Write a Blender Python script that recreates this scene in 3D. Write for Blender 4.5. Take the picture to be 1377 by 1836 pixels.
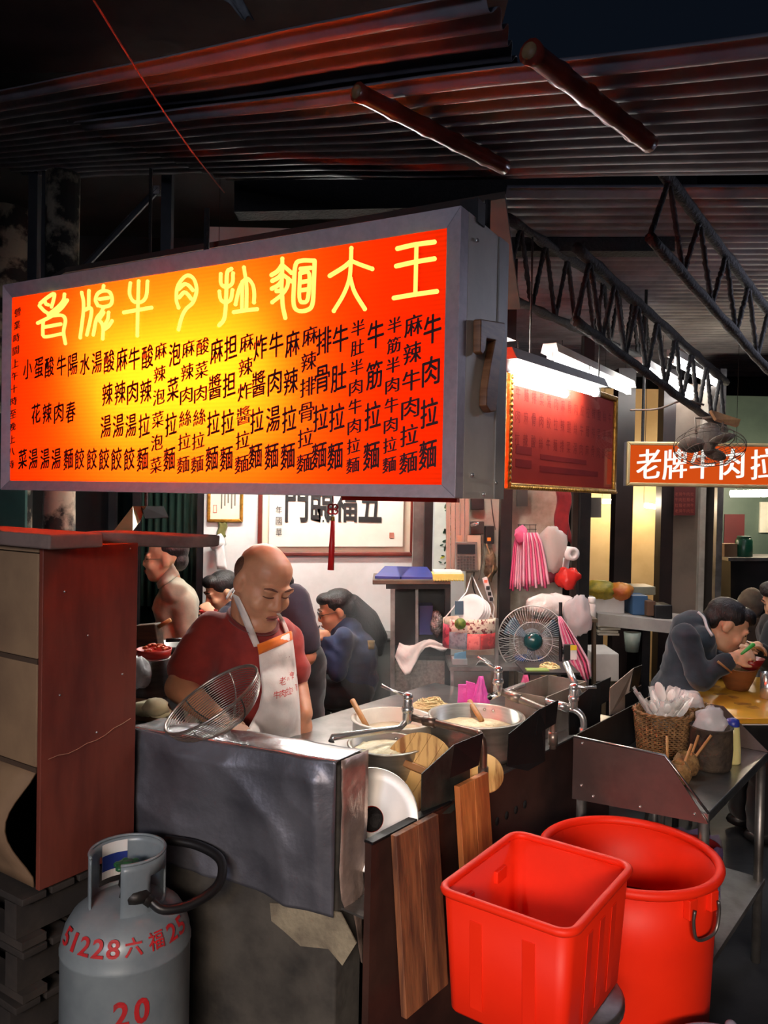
import bpy, bmesh, math, random
from mathutils import Vector, Matrix, noise
from mathutils.bvhtree import BVHTree
random.seed(7)
scene = bpy.context.scene
for o in list(bpy.data.objects): bpy.data.objects.remove(o)
COL = scene.collection
R = math.radians
# ------------------------------------------------------------------ camera
F = 1425.0; CW, CH = 1377.0, 1836.0
CAMZ = 1.65
cam_d = bpy.data.cameras.new('camera'); cam = bpy.data.objects.new('camera', cam_d); COL.objects.link(cam)
cam_d.sensor_fit = 'HORIZONTAL'; cam_d.sensor_width = 36.0; cam_d.lens = F / CW * 36.0
cam_d.clip_start = 0.05; cam_d.clip_end = 100
CR = Matrix.Rotation(R(90) - 24 / F, 3, 'X') @ Matrix.Rotation(0.0195, 3, 'Z')
cam.matrix_world = Matrix.Translation((0, 0, CAMZ)) @ CR.to_4x4()
scene.camera = cam
CP = Vector((0, 0, CAMZ))
scene.view_settings.view_transform = 'Standard'; scene.view_settings.look = 'None'
scene.view_settings.gamma = 1.0; scene.view_settings.use_curve_mapping = False
scene.view_settings.exposure = 0.0
# ------------------------------------------------------------------ world: night air with a faint blue city glow
w = bpy.data.worlds.new('night'); scene.world = w; w.use_nodes = True
bg = w.node_tree.nodes['Background']; bg.inputs[0].default_value = (0.35, 0.55, 1.0, 1); bg.inputs[1].default_value = 0.008

def ray(px, py):
    return CR @ Vector(((px - CW / 2) / F, -(py - CH / 2) / F, -1.0))
def P(px, py, d):            # world point seen at a photograph pixel, d metres ahead
    r = ray(px, py); return CP + r * (d / r.y)
def PZ(px, py, z):           # same, at height z
    r = ray(px, py); return CP + r * ((z - CAMZ) / r.z)
def on_plane(px, py, p0, n):
    r = ray(px, py); return CP + r * ((p0 - CP).dot(n) / r.dot(n))

def area(name, loc, target, sx, sy, power, color, spread=46):
    l = bpy.data.lights.new(name, 'AREA'); l.shape = 'RECTANGLE'; l.size = sx; l.size_y = sy; l.energy = power; l.color = color
    o = bpy.data.objects.new(name, l); COL.objects.link(o); o.location = loc
    l.spread = R(spread)
    o.rotation_euler = (Vector(target) - Vector(loc)).to_track_quat('-Z', 'Y').to_euler(); return o
# light of the shops across the alley, behind the photographer, then an added fill lamp
area('alley_shop_light', (-0.2, -2.4, 2.3), (0.5, 1.9, 0.35), 2.0, 0.5, 15, (1.0, 0.80, 0.66))
area('front_fill_light', (-1.6, -1.6, 2.2), (-0.2, 2.2, 1.5), 0.8, 0.5, 7, (0.78, 0.82, 1.0), 80)  # unseen fill, added to brighten the sign frame from the front

# ------------------------------------------------------------------ materials
def lin(c):
    return tuple((x / 255 / 12.92 if x / 255 <= 0.04045 else ((x / 255 + 0.055) / 1.055) ** 2.4) for x in c)
MATS = {}
def mat(name, c, c2=None, rough=0.55, metal=0.0, scale=6, stretch=(1, 1, 1), bump=0.0, bscale=None, lo=0.38, hi=0.64,
        emit=0, trans=0, coat=0, spec=0.5, sss=0, alpha=1, detail=5, rot=(0, 0, 0), sheen=0):
    if name in MATS: return MATS[name]
    m = bpy.data.materials.new(name); m.use_nodes = True; nt = m.node_tree; N = nt.nodes; L = nt.links
    b = N['Principled BSDF']
    c = lin(c) + (1,)
    c2 = lin(c2) + (1,) if c2 else tuple(x * 0.82 for x in c[:3]) + (1,)
    tc = N.new('ShaderNodeTexCoord'); mp = N.new('ShaderNodeMapping'); mp.inputs['Scale'].default_value = stretch; mp.inputs['Rotation'].default_value = rot
    L.new(tc.outputs['Object'], mp.inputs[0])
    no = N.new('ShaderNodeTexNoise'); no.inputs['Scale'].default_value = scale; no.inputs['Detail'].default_value = detail; no.inputs['Roughness'].default_value = 0.6
    L.new(mp.outputs[0], no.inputs[0])
    cr = N.new('ShaderNodeValToRGB'); cr.color_ramp.elements[0].position = lo; cr.color_ramp.elements[0].color = c
    cr.color_ramp.elements[1].position = hi; cr.color_ramp.elements[1].color = c2
    L.new(no.outputs[0], cr.inputs[0]); L.new(cr.outputs[0], b.inputs['Base Color'])
    b.inputs['Roughness'].default_value = rough; b.inputs['Metallic'].default_value = metal
    b.inputs['Specular IOR Level'].default_value = spec
    if coat: b.inputs['Coat Weight'].default_value = coat; b.inputs['Coat Roughness'].default_value = 0.05
    if trans: b.inputs['Transmission Weight'].default_value = trans
    if alpha < 1: b.inputs['Alpha'].default_value = alpha
    if sheen: b.inputs['Sheen Weight'].default_value = sheen
    if sss:
        b.inputs['Subsurface Weight'].default_value = sss; b.inputs['Subsurface Scale'].default_value = 0.01
        b.inputs['Subsurface Radius'].default_value = (1, 0.35, 0.2)
    if emit: L.new(cr.outputs[0], b.inputs['Emission Color']); b.inputs['Emission Strength'].default_value = emit
    if bump:
        n2 = N.new('ShaderNodeTexNoise'); n2.inputs['Scale'].default_value = bscale or scale * 4; n2.inputs['Detail'].default_value = 4
        L.new(mp.outputs[0], n2.inputs[0])
        bp = N.new('ShaderNodeBump'); bp.inputs['Strength'].default_value = bump; bp.inputs['Distance'].default_value = 0.01
        L.new(n2.outputs[0], bp.inputs['Height']); L.new(bp.outputs[0], b.inputs['Normal'])
    MATS[name] = m; return m
def emis(name, c, s):
    m = bpy.data.materials.new(name); m.use_nodes = True; nt = m.node_tree; nt.nodes.clear()
    e = nt.nodes.new('ShaderNodeEmission'); o = nt.nodes.new('ShaderNodeOutputMaterial')
    e.inputs[0].default_value = lin(c) + (1,); e.inputs[1].default_value = s; nt.links.new(e.outputs[0], o.inputs[0]); return m
def thin_glass(name, tint=(255, 255, 255), rough=0.02, boost=1.0):
    m = bpy.data.materials.new(name); m.use_nodes = True; nt = m.node_tree; nt.nodes.clear(); N = nt.nodes; L = nt.links
    o = N.new('ShaderNodeOutputMaterial'); mx = N.new('ShaderNodeMixShader'); t = N.new('ShaderNodeBsdfTransparent'); g = N.new('ShaderNodeBsdfGlossy')
    f = N.new('ShaderNodeFresnel'); f.inputs[0].default_value = 1.5; t.inputs[0].default_value = lin(tint) + (1,); g.inputs['Roughness'].default_value = rough
    ge = N.new('ShaderNodeNewGeometry'); io = N.new('ShaderNodeMapRange'); io.inputs[3].default_value = 1.5; io.inputs[4].default_value = 1 / 1.5; L.new(ge.outputs['Backfacing'], io.inputs[0]); L.new(io.outputs[0], f.inputs[0])
    mu = N.new('ShaderNodeMath'); mu.operation = 'MULTIPLY'; mu.inputs[1].default_value = boost; mu.use_clamp = True
    L.new(f.outputs[0], mu.inputs[0]); L.new(mu.outputs[0], mx.inputs[0]); L.new(t.outputs[0], mx.inputs[1]); L.new(g.outputs[0], mx.inputs[2]); L.new(mx.outputs[0], o.inputs[0]); return m
def film(name, c, opac, rough=0.25):      # thin crinkled plastic film
    m = bpy.data.materials.new(name); m.use_nodes = True; nt = m.node_tree; N = nt.nodes; L = nt.links
    b = N['Principled BSDF']; b.inputs['Base Color'].default_value = lin(c) + (1,); b.inputs['Roughness'].default_value = rough
    no = N.new('ShaderNodeTexNoise'); no.inputs['Scale'].default_value = 30; no.inputs['Detail'].default_value = 4
    tc = N.new('ShaderNodeTexCoord'); L.new(tc.outputs['Object'], no.inputs[0])
    bp = N.new('ShaderNodeBump'); bp.inputs['Strength'].default_value = 0.6; bp.inputs['Distance'].default_value = 0.01
    L.new(no.outputs[0], bp.inputs['Height']); L.new(bp.outputs[0], b.inputs['Normal'])
    b.inputs['Alpha'].default_value = opac; return m

# ------------------------------------------------------------------ mesh building
class B:
    def __init__(s, T=None): s.v = []; s.f = []; s.T = T or Matrix()
    def add(s, vs, fs):
        o = len(s.v); s.v += [s.T @ Vector(v) for v in vs]; s.f += [tuple(i + o for i in f) for f in fs]; return s
    def box(s, c, size, rz=0, M=None):
        c = Vector(c); x, y, z = [k / 2 for k in size]; M = M or Matrix.Rotation(rz, 3, 'Z')
        vs = [c + M @ Vector(p) for p in ((-x, -y, -z), (x, -y, -z), (x, y, -z), (-x, y, -z), (-x, -y, z), (x, -y, z), (x, y, z), (-x, y, z))]
        return s.add(vs, ((0, 3, 2, 1), (4, 5, 6, 7), (0, 1, 5, 4), (1, 2, 6, 5), (2, 3, 7, 6), (3, 0, 4, 7)))
    def prism(s, poly, n):              # polygon extruded by a vector
        n = Vector(n); k = len(poly); a = [Vector(p) for p in poly]; vs = a + [p + n for p in a]
        nor = sum(((a[i] - a[0]).cross(a[(i + 1) % k] - a[0]) for i in range(1, k - 1)), Vector())
        fl = nor.dot(n) > 0
        fs = [tuple(range(k)), tuple(range(2 * k - 1, k - 1, -1))] + [(i, i + k, (i + 1) % k + k, (i + 1) % k) for i in range(k)]
        if fl: fs = [tuple(reversed(f)) for f in fs]
        return s.add(vs, fs)
    def tube(s, pts, r, n=8, closed=False):
        pts = [Vector(p) for p in pts]; k = len(pts); rs = r if isinstance(r, (list, tuple)) else [r] * k
        vs = []; up = None
        for i, p in enumerate(pts):
            a = pts[(i - 1) % k] if (closed or i > 0) else p; c = pts[(i + 1) % k] if (closed or i < k - 1) else p
            t = (c - a).normalized() if (c - a).length > 1e-9 else Vector((0, 0, 1))
            if up is None: up = Vector((0, 0, 1)) if abs(t.z) < 0.9 else Vector((1, 0, 0))
            x = t.cross(up)
            if x.length < 1e-6: x = t.orthogonal()
            x.normalize(); y = x.cross(t).normalized(); up = y
            vs += [p + (x * math.cos(2 * math.pi * j / n) + y * math.sin(2 * math.pi * j / n)) * rs[i] for j in range(n)]
        fs = []
        for i in range(k if closed else k - 1):
            a = i * n; c = ((i + 1) % k) * n
            fs += [(a + j, a + (j + 1) % n, c + (j + 1) % n, c + j) for j in range(n)]
        if not closed: fs += [tuple(range(n - 1, -1, -1)), tuple(range((k - 1) * n, k * n))]
        return s.add(vs, fs)
    def lathe(s, prof, n=24, c=(0, 0, 0), M=None, sx=1, sy=1):   # prof: (radius, z)
        c = Vector(c); M = M or Matrix.Identity(3); vs = []; fs = []
        for r, z in prof:
            vs += [c + M @ Vector((r * sx * math.cos(2 * math.pi * j / n), r * sy * math.sin(2 * math.pi * j / n), z)) for j in range(n)]
        for i in range(len(prof) - 1):
            a = i * n; b = a + n
            fs += [(a + j, a + (j + 1) % n, b + (j + 1) % n, b + j) for j in range(n)]
        if prof[0][0] > 0: fs.append(tuple(range(n - 1, -1, -1)))
        if prof[-1][0] > 0: fs.append(tuple(range((len(prof) - 1) * n, len(prof) * n)))
        return s.add(vs, fs)
    def olathe(s, prof, n=24, c=(0, 0, 0), M=None, sx=1, sy=1):  # open ended
        k = len(s.f); s.lathe(prof, n, c, M, sx, sy); s.f = [f for i, f in enumerate(s.f) if i < k or len(f) == 4]; return s
    def ell(s, c, r, M=None, n=14):
        rx, ry, rz = r if isinstance(r, (tuple, list)) else (r, r, r); M = M or Matrix.Identity(3); c = Vector(c)
        prof = [(math.sin(math.pi * i / (n // 2 + 1)), -math.cos(math.pi * i / (n // 2 + 1))) for i in range(1, n // 2 + 1)]
        vs = [c + M @ Vector((0, 0, -rz))]; fs = []
        for q, z in prof: vs += [c + M @ Vector((q * rx * math.cos(2 * math.pi * j / n), q * ry * math.sin(2 * math.pi * j / n), z * rz)) for j in range(n)]
        vs.append(c + M @ Vector((0, 0, rz))); m = len(prof)
        fs += [(0, 1 + (j + 1) % n, 1 + j) for j in range(n)]
        for i in range(m - 1):
            a = 1 + i * n; b = a + n; fs += [(a + j, a + (j + 1) % n, b + (j + 1) % n, b + j) for j in range(n)]
        a = 1 + (m - 1) * n; t = len(vs) - 1; fs += [(a + j, a + (j + 1) % n, t) for j in range(n)]
        return s.add(vs, fs)
    def cap(s, p0, p1, r0, r1, n=14):   # tapered capsule
        p0 = Vector(p0); p1 = Vector(p1); d = p1 - p0; L = max(d.length, 1e-6); z = d / L
        M = z.to_track_quat('Z', 'Y').to_matrix(); prof = []
        for i in range(0, 5): a = -math.pi / 2 + math.pi / 2 * i / 4; prof.append((max(r0 * math.cos(a), 0), r0 * math.sin(a)))
        for i in range(0, 5): a = math.pi / 2 * i / 4; prof.append((max(r1 * math.cos(a), 0), L + r1 * math.sin(a)))
        prof = [(max(r, 1e-4), z) for r, z in prof]
        return s.lathe(prof, n, p0, M)
    def sheet(s, rows, flip=False):     # grid of points
        n = len(rows[0]); vs = [p for r in rows for p in r]; fs = []
        for i in range(len(rows) - 1):
            for j in range(n - 1):
                a = i * n + j; q = (a, a + 1, a + n + 1, a + n); fs.append(tuple(reversed(q)) if flip else q)
        return s.add(vs, fs)
    def mesh(s, name, inv=None):
        me = bpy.data.meshes.new(name); vs = [inv @ v for v in s.v] if inv else s.v
        me.from_pydata([tuple(v) for v in vs], [], s.f); me.update(); return me
    def build(s, name, m, parent=None, smooth=False, bevel=0, solid=0, kind=None, label=None, off=0, seg=2, fixn=True):
        inv = root_of(parent).matrix_world.inverted() if parent else None
        me = s.mesh(name, inv)
        if fixn:
            bm = bmesh.new(); bm.from_mesh(me); bmesh.ops.recalc_face_normals(bm, faces=bm.faces); bm.to_mesh(me); bm.free()
        for mm in (m if isinstance(m, list) else [m]): me.materials.append(mm)
        if smooth: me.polygons.foreach_set('use_smooth', [True] * len(me.polygons))
        o = bpy.data.objects.new(name, me); COL.objects.link(o)
        if parent: o.parent = parent
        if solid:
            q = o.modifiers.new('solid', 'SOLIDIFY'); q.thickness = solid; q.offset = off
        if bevel:
            q = o.modifiers.new('bevel', 'BEVEL'); q.width = bevel; q.segments = seg; q.limit_method = 'ANGLE'; q.angle_limit = 0.6
            if not smooth: me.polygons.foreach_set('use_smooth', [True] * len(me.polygons)); q2 = o.modifiers.new('wn', 'WEIGHTED_NORMAL')
        if kind: o['kind'] = kind
        if label: o['label'] = label
        return o
def root_of(o):
    while o.parent: o = o.parent
    return o
def thing(name, label, cat, loc=(0, 0, 0), rz=0, group=None):
    o = bpy.data.objects.new(name, None); COL.objects.link(o); o.empty_display_size = 0.1
    o.matrix_world = Matrix.Translation(loc) @ Matrix.Rotation(rz, 4, 'Z')
    o['label'] = label; o['category'] = cat
    if group: o['group'] = group
    return o
def tag(o, label, cat, group=None):
    o['label'] = label; o['category'] = cat
    if group: o['group'] = group
    return o
def struct(o): o['kind'] = 'structure'; return o
def TM(loc, rz=0, rx=0, ry=0, s=1):
    return Matrix.Translation(loc) @ Matrix.Rotation(rz, 4, 'Z') @ Matrix.Rotation(ry, 4, 'Y') @ Matrix.Rotation(rx, 4, 'X') @ Matrix.Scale(s, 4)
def blob(name, b, m, parent, voxel=0.012, smooth=6, label=None, kind=None):   # overlapping volumes fused into one continuous skin
    o = b.build(name, m, parent, True, fixn=False)
    q = o.modifiers.new('r', 'REMESH'); q.mode = 'VOXEL'; q.voxel_size = voxel; q.use_smooth_shade = True
    q = o.modifiers.new('s', 'SMOOTH'); q.iterations = smooth; q.factor = 0.5
    dg = bpy.context.evaluated_depsgraph_get(); me = bpy.data.meshes.new_from_object(o.evaluated_get(dg)); o.modifiers.clear()
    old = o.data; o.data = me; bpy.data.meshes.remove(old); me.name = name
    if not me.materials: me.materials.append(m)
    if name in ('jacket', 't_shirt', 'trousers'):      # folds of the cloth
        cos = [v.co.copy() for v in me.vertices]; nos = [v.normal.copy() for v in me.vertices]
        for v, c, n_ in zip(me.vertices, cos, nos):
            q = Vector((c.x * 9 + c.z * 5, c.y * 9 - c.z * 3, c.z * 12)); k = (1 - abs(noise.noise(q)) * 2.6) * 0.006 + noise.noise(c * 26) * 0.002
            v.co = c + n_ * k
    if label: o['label'] = label
    return o
def bvh_of(*obs):
    vs = []; fs = []
    for o in obs:
        k = len(vs); Mx = root_of(o).matrix_world; vs += [Mx @ v.co for v in o.data.vertices]; fs += [tuple(i + k for i in p.vertices) for p in o.data.polygons]
    return BVHTree.FromPolygons(vs, fs)
def lay(bvh, px, py, dflt, off=0.006):     # point on a surface under a pixel, lifted off it
    r = ray(px, py).normalized(); h = bvh.ray_cast(CP, r)
    if h[0] is None: return P(px, py, dflt)
    return h[0] - r * off
# ---- lettering
GL = {}
def glyph(ch, bold=0.0):
    k = (ch, bold)
    if k in GL: return GL[k]
    cu = bpy.data.curves.new('t', 'FONT'); cu.body = ch; cu.size = 1; cu.resolution_u = 3; cu.offset = bold; cu.fill_mode = 'FRONT'
    o = bpy.data.objects.new('t', cu); COL.objects.link(o); dg = bpy.context.evaluated_depsgraph_get(); dg.update()
    me = bpy.data.meshes.new_from_object(o.evaluated_get(dg)); vs = [(v.co.x, v.co.y) for v in me.vertices]; fs = [tuple(p.vertices) for p in me.polygons]
    bpy.data.objects.remove(o); bpy.data.curves.remove(cu); bpy.data.meshes.remove(me)
    if vs:
        x0 = min(v[0] for v in vs); x1 = max(v[0] for v in vs); y0 = min(v[1] for v in vs); y1 = max(v[1] for v in vs)
        vs = [(x - (x0 + x1) / 2, y - (y0 + y1) / 2) for x, y in vs]; bb = (x1 - x0, y1 - y0)
    else: bb = (0.5, 0.5)
    GL[k] = (vs, fs, bb); return GL[k]
def put_glyph(b, ch, fn, h, wd=None, bold=0.0, slant=0.0, fit=True):   # fn maps local (x, y) metres to world
    vs, fs, bb = glyph(ch, bold)
    if not vs: return
    sy = h / max(bb[1], 0.35) if fit else h; sx = (wd / max(bb[0], 0.35)) if wd else sy
    b.add([fn(x * sx, y * sy + slant * x * sx) for x, y in vs], fs)
VD = Vector((math.sin(R(38)), math.cos(R(38)), 0)); UD = Vector((-VD.y, VD.x, 0))   # along the stove / into the stall
VA = -R(38)    # z-rotation that turns local +Y into VD
# ================================================================== SETTING
concrete = mat('dark_concrete', (62, 62, 62), (38, 38, 40), rough=0.6, scale=3, bump=0.3, bscale=20)
floor_m = mat('wet_floor', (60, 62, 66), (32, 34, 38), rough=0.28, scale=2.5, bump=0.15, bscale=14)
white_wall = mat('white_plaster', (226, 226, 224), (208, 208, 204), rough=0.8, scale=3, bump=0.05, bscale=30)
peel = mat('peeling_plaster', (150, 140, 122), (30, 28, 26), rough=0.9, scale=6, bump=0.5, bscale=12, lo=0.45, hi=0.56)
black_steel = mat('black_steel', (20, 20, 24), (34, 32, 32), rough=0.45, metal=0.3, scale=9, bump=0.1)
soot = mat('sooty_steel', (16, 16, 18), (26, 24, 24), rough=0.8, scale=14, bump=0.8, bscale=60)
grey_con = mat('grey_concrete', (128, 124, 118), (96, 92, 88), rough=0.85, scale=5, bump=0.2)
steel = mat('brushed_steel', (190, 190, 190), (150, 150, 150), rough=0.28, metal=0.95, scale=5, stretch=(1, 1, 12), bump=0.04, bscale=30)
steel_dull = mat('dull_steel', (150, 148, 145), (96, 92, 90), rough=0.42, metal=0.85, scale=5, bump=0.08, bscale=24)
chrome = mat('chrome', (228, 228, 226), (208, 208, 206), rough=0.24, metal=0.85)
white_pl = mat('white_plastic', (235, 235, 232), (225, 225, 222), rough=0.35)
black_pl = mat('black_plastic', (18, 18, 20), (26, 26, 28), rough=0.4)
amber_wall_m = mat('cream_plaster', (232, 198, 140), (214, 176, 118), rough=0.75, scale=2)
struct(B().box((0, 4, -0.05), (16, 18, 0.1)).build('floor', floor_m))
# back wall of the stall
def wallbox(name, pxl, pxr, d, z0, z1, m, th=0.08, dr=None, **k):
    a = P(pxl, 900, d); b = P(pxr, 900, dr or d); a.z = b.z = z0; n = (b - a).normalized(); nn = Vector((-n.y, n.x, 0)) * th
    q = [a, b, b + Vector((0, 0, z1 - z0)), a + Vector((0, 0, z1 - z0))]
    return B().prism(q, nn).build(name, m, **k)
struct(wallbox('wall_back', 366, 760, 5.212, 0, 3.4, white_wall, 0.12))
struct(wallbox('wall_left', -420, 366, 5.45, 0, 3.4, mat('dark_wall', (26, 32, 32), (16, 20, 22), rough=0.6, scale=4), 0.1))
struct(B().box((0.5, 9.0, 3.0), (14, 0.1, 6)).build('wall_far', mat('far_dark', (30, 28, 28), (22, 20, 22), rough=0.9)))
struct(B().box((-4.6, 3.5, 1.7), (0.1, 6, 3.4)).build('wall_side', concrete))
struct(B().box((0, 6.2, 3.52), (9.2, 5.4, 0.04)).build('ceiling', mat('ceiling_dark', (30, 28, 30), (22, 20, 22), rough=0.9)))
# dark window with a vertical-pleat curtain behind the standing man
w1 = struct(wallbox('window_1', 196, 366, 5.38, 0.0, 2.2, mat('window_frame_dark', (22, 26, 26), (16, 18, 18), rough=0.4), 0.04))
cb = B(); rows = []
for iz in range(2):
    rows.append([])
    for j in range(61):
        t = j / 60; p = P(246 + t * 116, 900, 5.32); p.z = 0.9 + iz * 0.78; p.y += 0.022 * math.sin(t * 2 * math.pi * 9); rows[-1].append(p)
cb.sheet(rows); cu = cb.build('curtain', mat('curtain_olive', (70, 78, 70), (48, 56, 52), rough=0.8, scale=8, stretch=(6, 6, 0.4)), w1, True, solid=0.004)
gp = [P(200, 900, 5.26), P(364, 900, 5.26)]
gb = B(); gb.add([Vector((gp[0].x, 5.26, 0.2)), Vector((gp[1].x, 5.26, 0.2)), Vector((gp[1].x, 5.26, 2.1)), Vector((gp[0].x, 5.26, 2.1))], [(0, 1, 2, 3)])
gb.build('pane', thin_glass('window_glass', (170, 190, 185), 0.05), w1)
fb = B()
for px in (203, 246, 362):
    p = P(px, 900, 5.25); fb.box((p.x, 5.25, 1.1), (0.05, 0.04, 2.2))
fb.build('window_frame', black_steel, w1)
struct(wallbox('window_2', -40, 45, 4.6, 1.0, 2.1, mat('teal_board', (52, 84, 78), (36, 62, 60), rough=0.5, scale=3), 0.03))
struct(B().lathe([(0.075, 0), (0.07, 0.5), (0.08, 1.2), (0.072, 1.9), (0.08, 3.2)], 14, (P(106, 900, 3.9).x, 3.9, 0)).build('trim_1', peel, smooth=True))
q = P(14, 400, 5.0); struct(B().lathe([(0.17, 0), (0.16, 1.5), (0.175, 2.4), (0.16, 3.4)], 16, (q.x, q.y, 0)).build('trim_2', peel, smooth=True))
for i, (px, d, wd) in enumerate(((300, 3.9, 0.05), (85, 4.2, 0.045), (62, 4.3, 0.05))):
    p = P(px, 400, d); struct(B().box((p.x, p.y, 2.75), (wd, wd, 1.5)).build('trim_%d' % (3 + i), mat('old_steel_post', (42, 46, 54), (30, 32, 38), rough=0.6)))
bt = thing('diagonal_brace', 'thin grey steel brace slanting up to a post above the glowing sign', 'brace', P(150, 480, 3.9))
B().tube([P(140, 490, 3.92), P(284, 338, 3.92)], 0.016, 6).build('brace_rod', MATS['old_steel_post'], bt)
B().box(P(282, 342, 3.92), (0.03, 0.03, 0.04)).build('brace_bolt', chrome, bt)
# ---------------- corrugated roof
def roofmat(): return mat('corrugated_tin', (126, 124, 132), (92, 90, 100), rough=0.48, metal=0.0, scale=3, stretch=(1, 1, 1), bump=0.1, bscale=18)
c_dir = (ray(-904, 350)).normalized(); e_dir = Vector((math.sin(R(43)), math.cos(R(43)), 0))
r_n = c_dir.cross(e_dir).normalized()
if r_n.z < 0: r_n = -r_n
e_dir = r_n.cross(c_dir).normalized()
if e_dir.y < 0: e_dir = -e_dir
p_roof = P(620, 160, 1.9)
def st(px, py, p0):
    q = on_plane(px, py, p0, r_n) - p0; return q.dot(c_dir), q.dot(e_dir)
def corrugated(name, p0, s0, s1, t0, t1, label, ragged=0.0, per=0.062, amp=0.012):
    b = B(); rows = []; n = int((t1 - t0) / per * 10); m = 14
    for j in range(n + 1):
        t = t0 + (t1 - t0) * j / n; row = []
        rr = ragged * noise.noise((t * 3.1, 0.3, 1.7)) + (ragged * 0.6 * (t - t0) if ragged else 0)
        for i in range(m + 1):
            s = s0 + rr + (s1 - s0 - rr) * i / m
            row.append(p0 + c_dir * s + e_dir * t + r_n * (amp * math.sin(2 * math.pi * t / per) + 0.012 * noise.noise((s * 1.3, t * 1.1, 2.0))))
        rows.append(row)
    b.sheet(rows); o = b.build(name, roofmat(), None, True, solid=0.0015); o['label'] = label; o['category'] = 'roof sheet'; return o
sB_r = st(1500, 31, p_roof)[0]; sB_l = st(190, 243, p_roof)[0]; tB = st(720, 318, p_roof)[1]
corrugated('roof_sheet', p_roof, sB_r, sB_l, 0.0, tB, 'lower corrugated tin roof sheet resting on the two red poles', ragged=0.12)
pA = on_plane(375, 86, p_roof + r_n * 0.05, r_n)
sA_r = st(862, 20, pA)[0]; sA_l = st(-260, 215, pA)[0]
corrugated('roof_sheet', pA, sA_r, sA_l, 0.0, 0.9, 'upper corrugated tin roof sheet with red light on its ribs', ragged=0.08)
pD = p_roof + e_dir * (tB - 0.05) - r_n * 0.05
# tin roof of the hall further back on the right, ribs running across
b = B(); rows = []
q0 = P(960, 440, 3.6)
for i in range(3):
    row = []
    for j in range(321):
        y = 3.4 + j * 5.2 / 320; x = -1.0 + i * 3.0 + 0.0
        row.append(Vector((0.5 + i * 2.6, y, 2.98 + 0.06 * i + 0.02 * math.sin(2 * math.pi * y / 0.1))))
    rows.append(row)
o = b.sheet(rows).build('roof_sheet', roofmat(), None, True, solid=0.002); tag(o, 'ribbed tin roof of the hall over the black trusses', 'roof sheet')
# canvas awning far above on the left, unlit
aw = B(); rows = []
for i in range(9):
    row = []
    for j in range(13):
        x = -3.2 + j * 0.30; y = 1.4 + i * 0.24; row.append(Vector((x, y, 3.38 + 0.04 * noise.noise((x, y, 0)) + 0.02 * math.sin(x * 5))))
    rows.append(row)
tag(aw.sheet(rows).build('awning', mat('awning_canvas', (92, 62, 56), (72, 48, 46), rough=0.9, scale=3), None, True, solid=0.003), 'dull brown canvas awning above the tin roof sheets', 'awning')
rg = B(); rows = []
for i in range(7):
    t = i / 6; p = P(395 + 48 * t, -30 + 62 * t, 1.95 - 0.02 * t)
    rows.append([p + Vector((0.028 * (k - 2) / 2 * (1 - 0.5 * t), 0.012 * math.sin(k * 1.9 + i), 0)) for k in range(5)])
tag(rg.sheet(rows).build('rag', mat('grey_rag', (110, 112, 116), (80, 82, 88), rough=0.9), None, True, solid=0.004), 'torn grey rag hanging from the awning', 'rag')
for i, (a, c, lb) in enumerate((((640, 165, 1.78), (905, 300, 2.4), 'red-brown bamboo pole under the roof above the glowing sign'), ((950, 92, 1.62), (1165, 258, 2.3), 'red-brown bamboo pole with a shiny hollow end beside the tin edge'))):
    a = on_plane(a[0], a[1], p_roof - r_n * 0.04, r_n); c = on_plane(c[0], c[1], p_roof - r_n * 0.04, r_n); d = (c - a); t = thing('bamboo_pole', lb, 'pole', a)
    pts = []; rs = []
    for k in range(25):
        u = k / 24; pts.append(a + d * u); rs.append(0.0195 + (0.003 if k % 5 == 0 else 0))
    B().tube(pts, rs, 12).build('pole_shaft', mat('red_lacquer_bamboo', (120, 44, 32), (86, 30, 24), rough=0.3, scale=8, coat=0.3), t, True)
    dn = d.normalized(); B().tube([a - dn * 0.004, a + dn * 0.004], 0.0145, 12).build('pole_end', mat('pole_end_tan', (150, 120, 84), (90, 66, 44), rough=0.6), t, True)
st_ = B().tube([P(162, -10, 1.55) + (P(402, 345, 2.5) - P(162, -10, 1.55)) * (k / 20) + Vector((0, 0, -0.05 * math.sin(math.pi * k / 20) * 0.4)) for k in range(21)], 0.0022, 5).build('string', mat('red_string', (150, 70, 54), rough=0.7))
tag(st_, 'thin reddish string hanging diagonally from the roof sheets', 'string')
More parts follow.
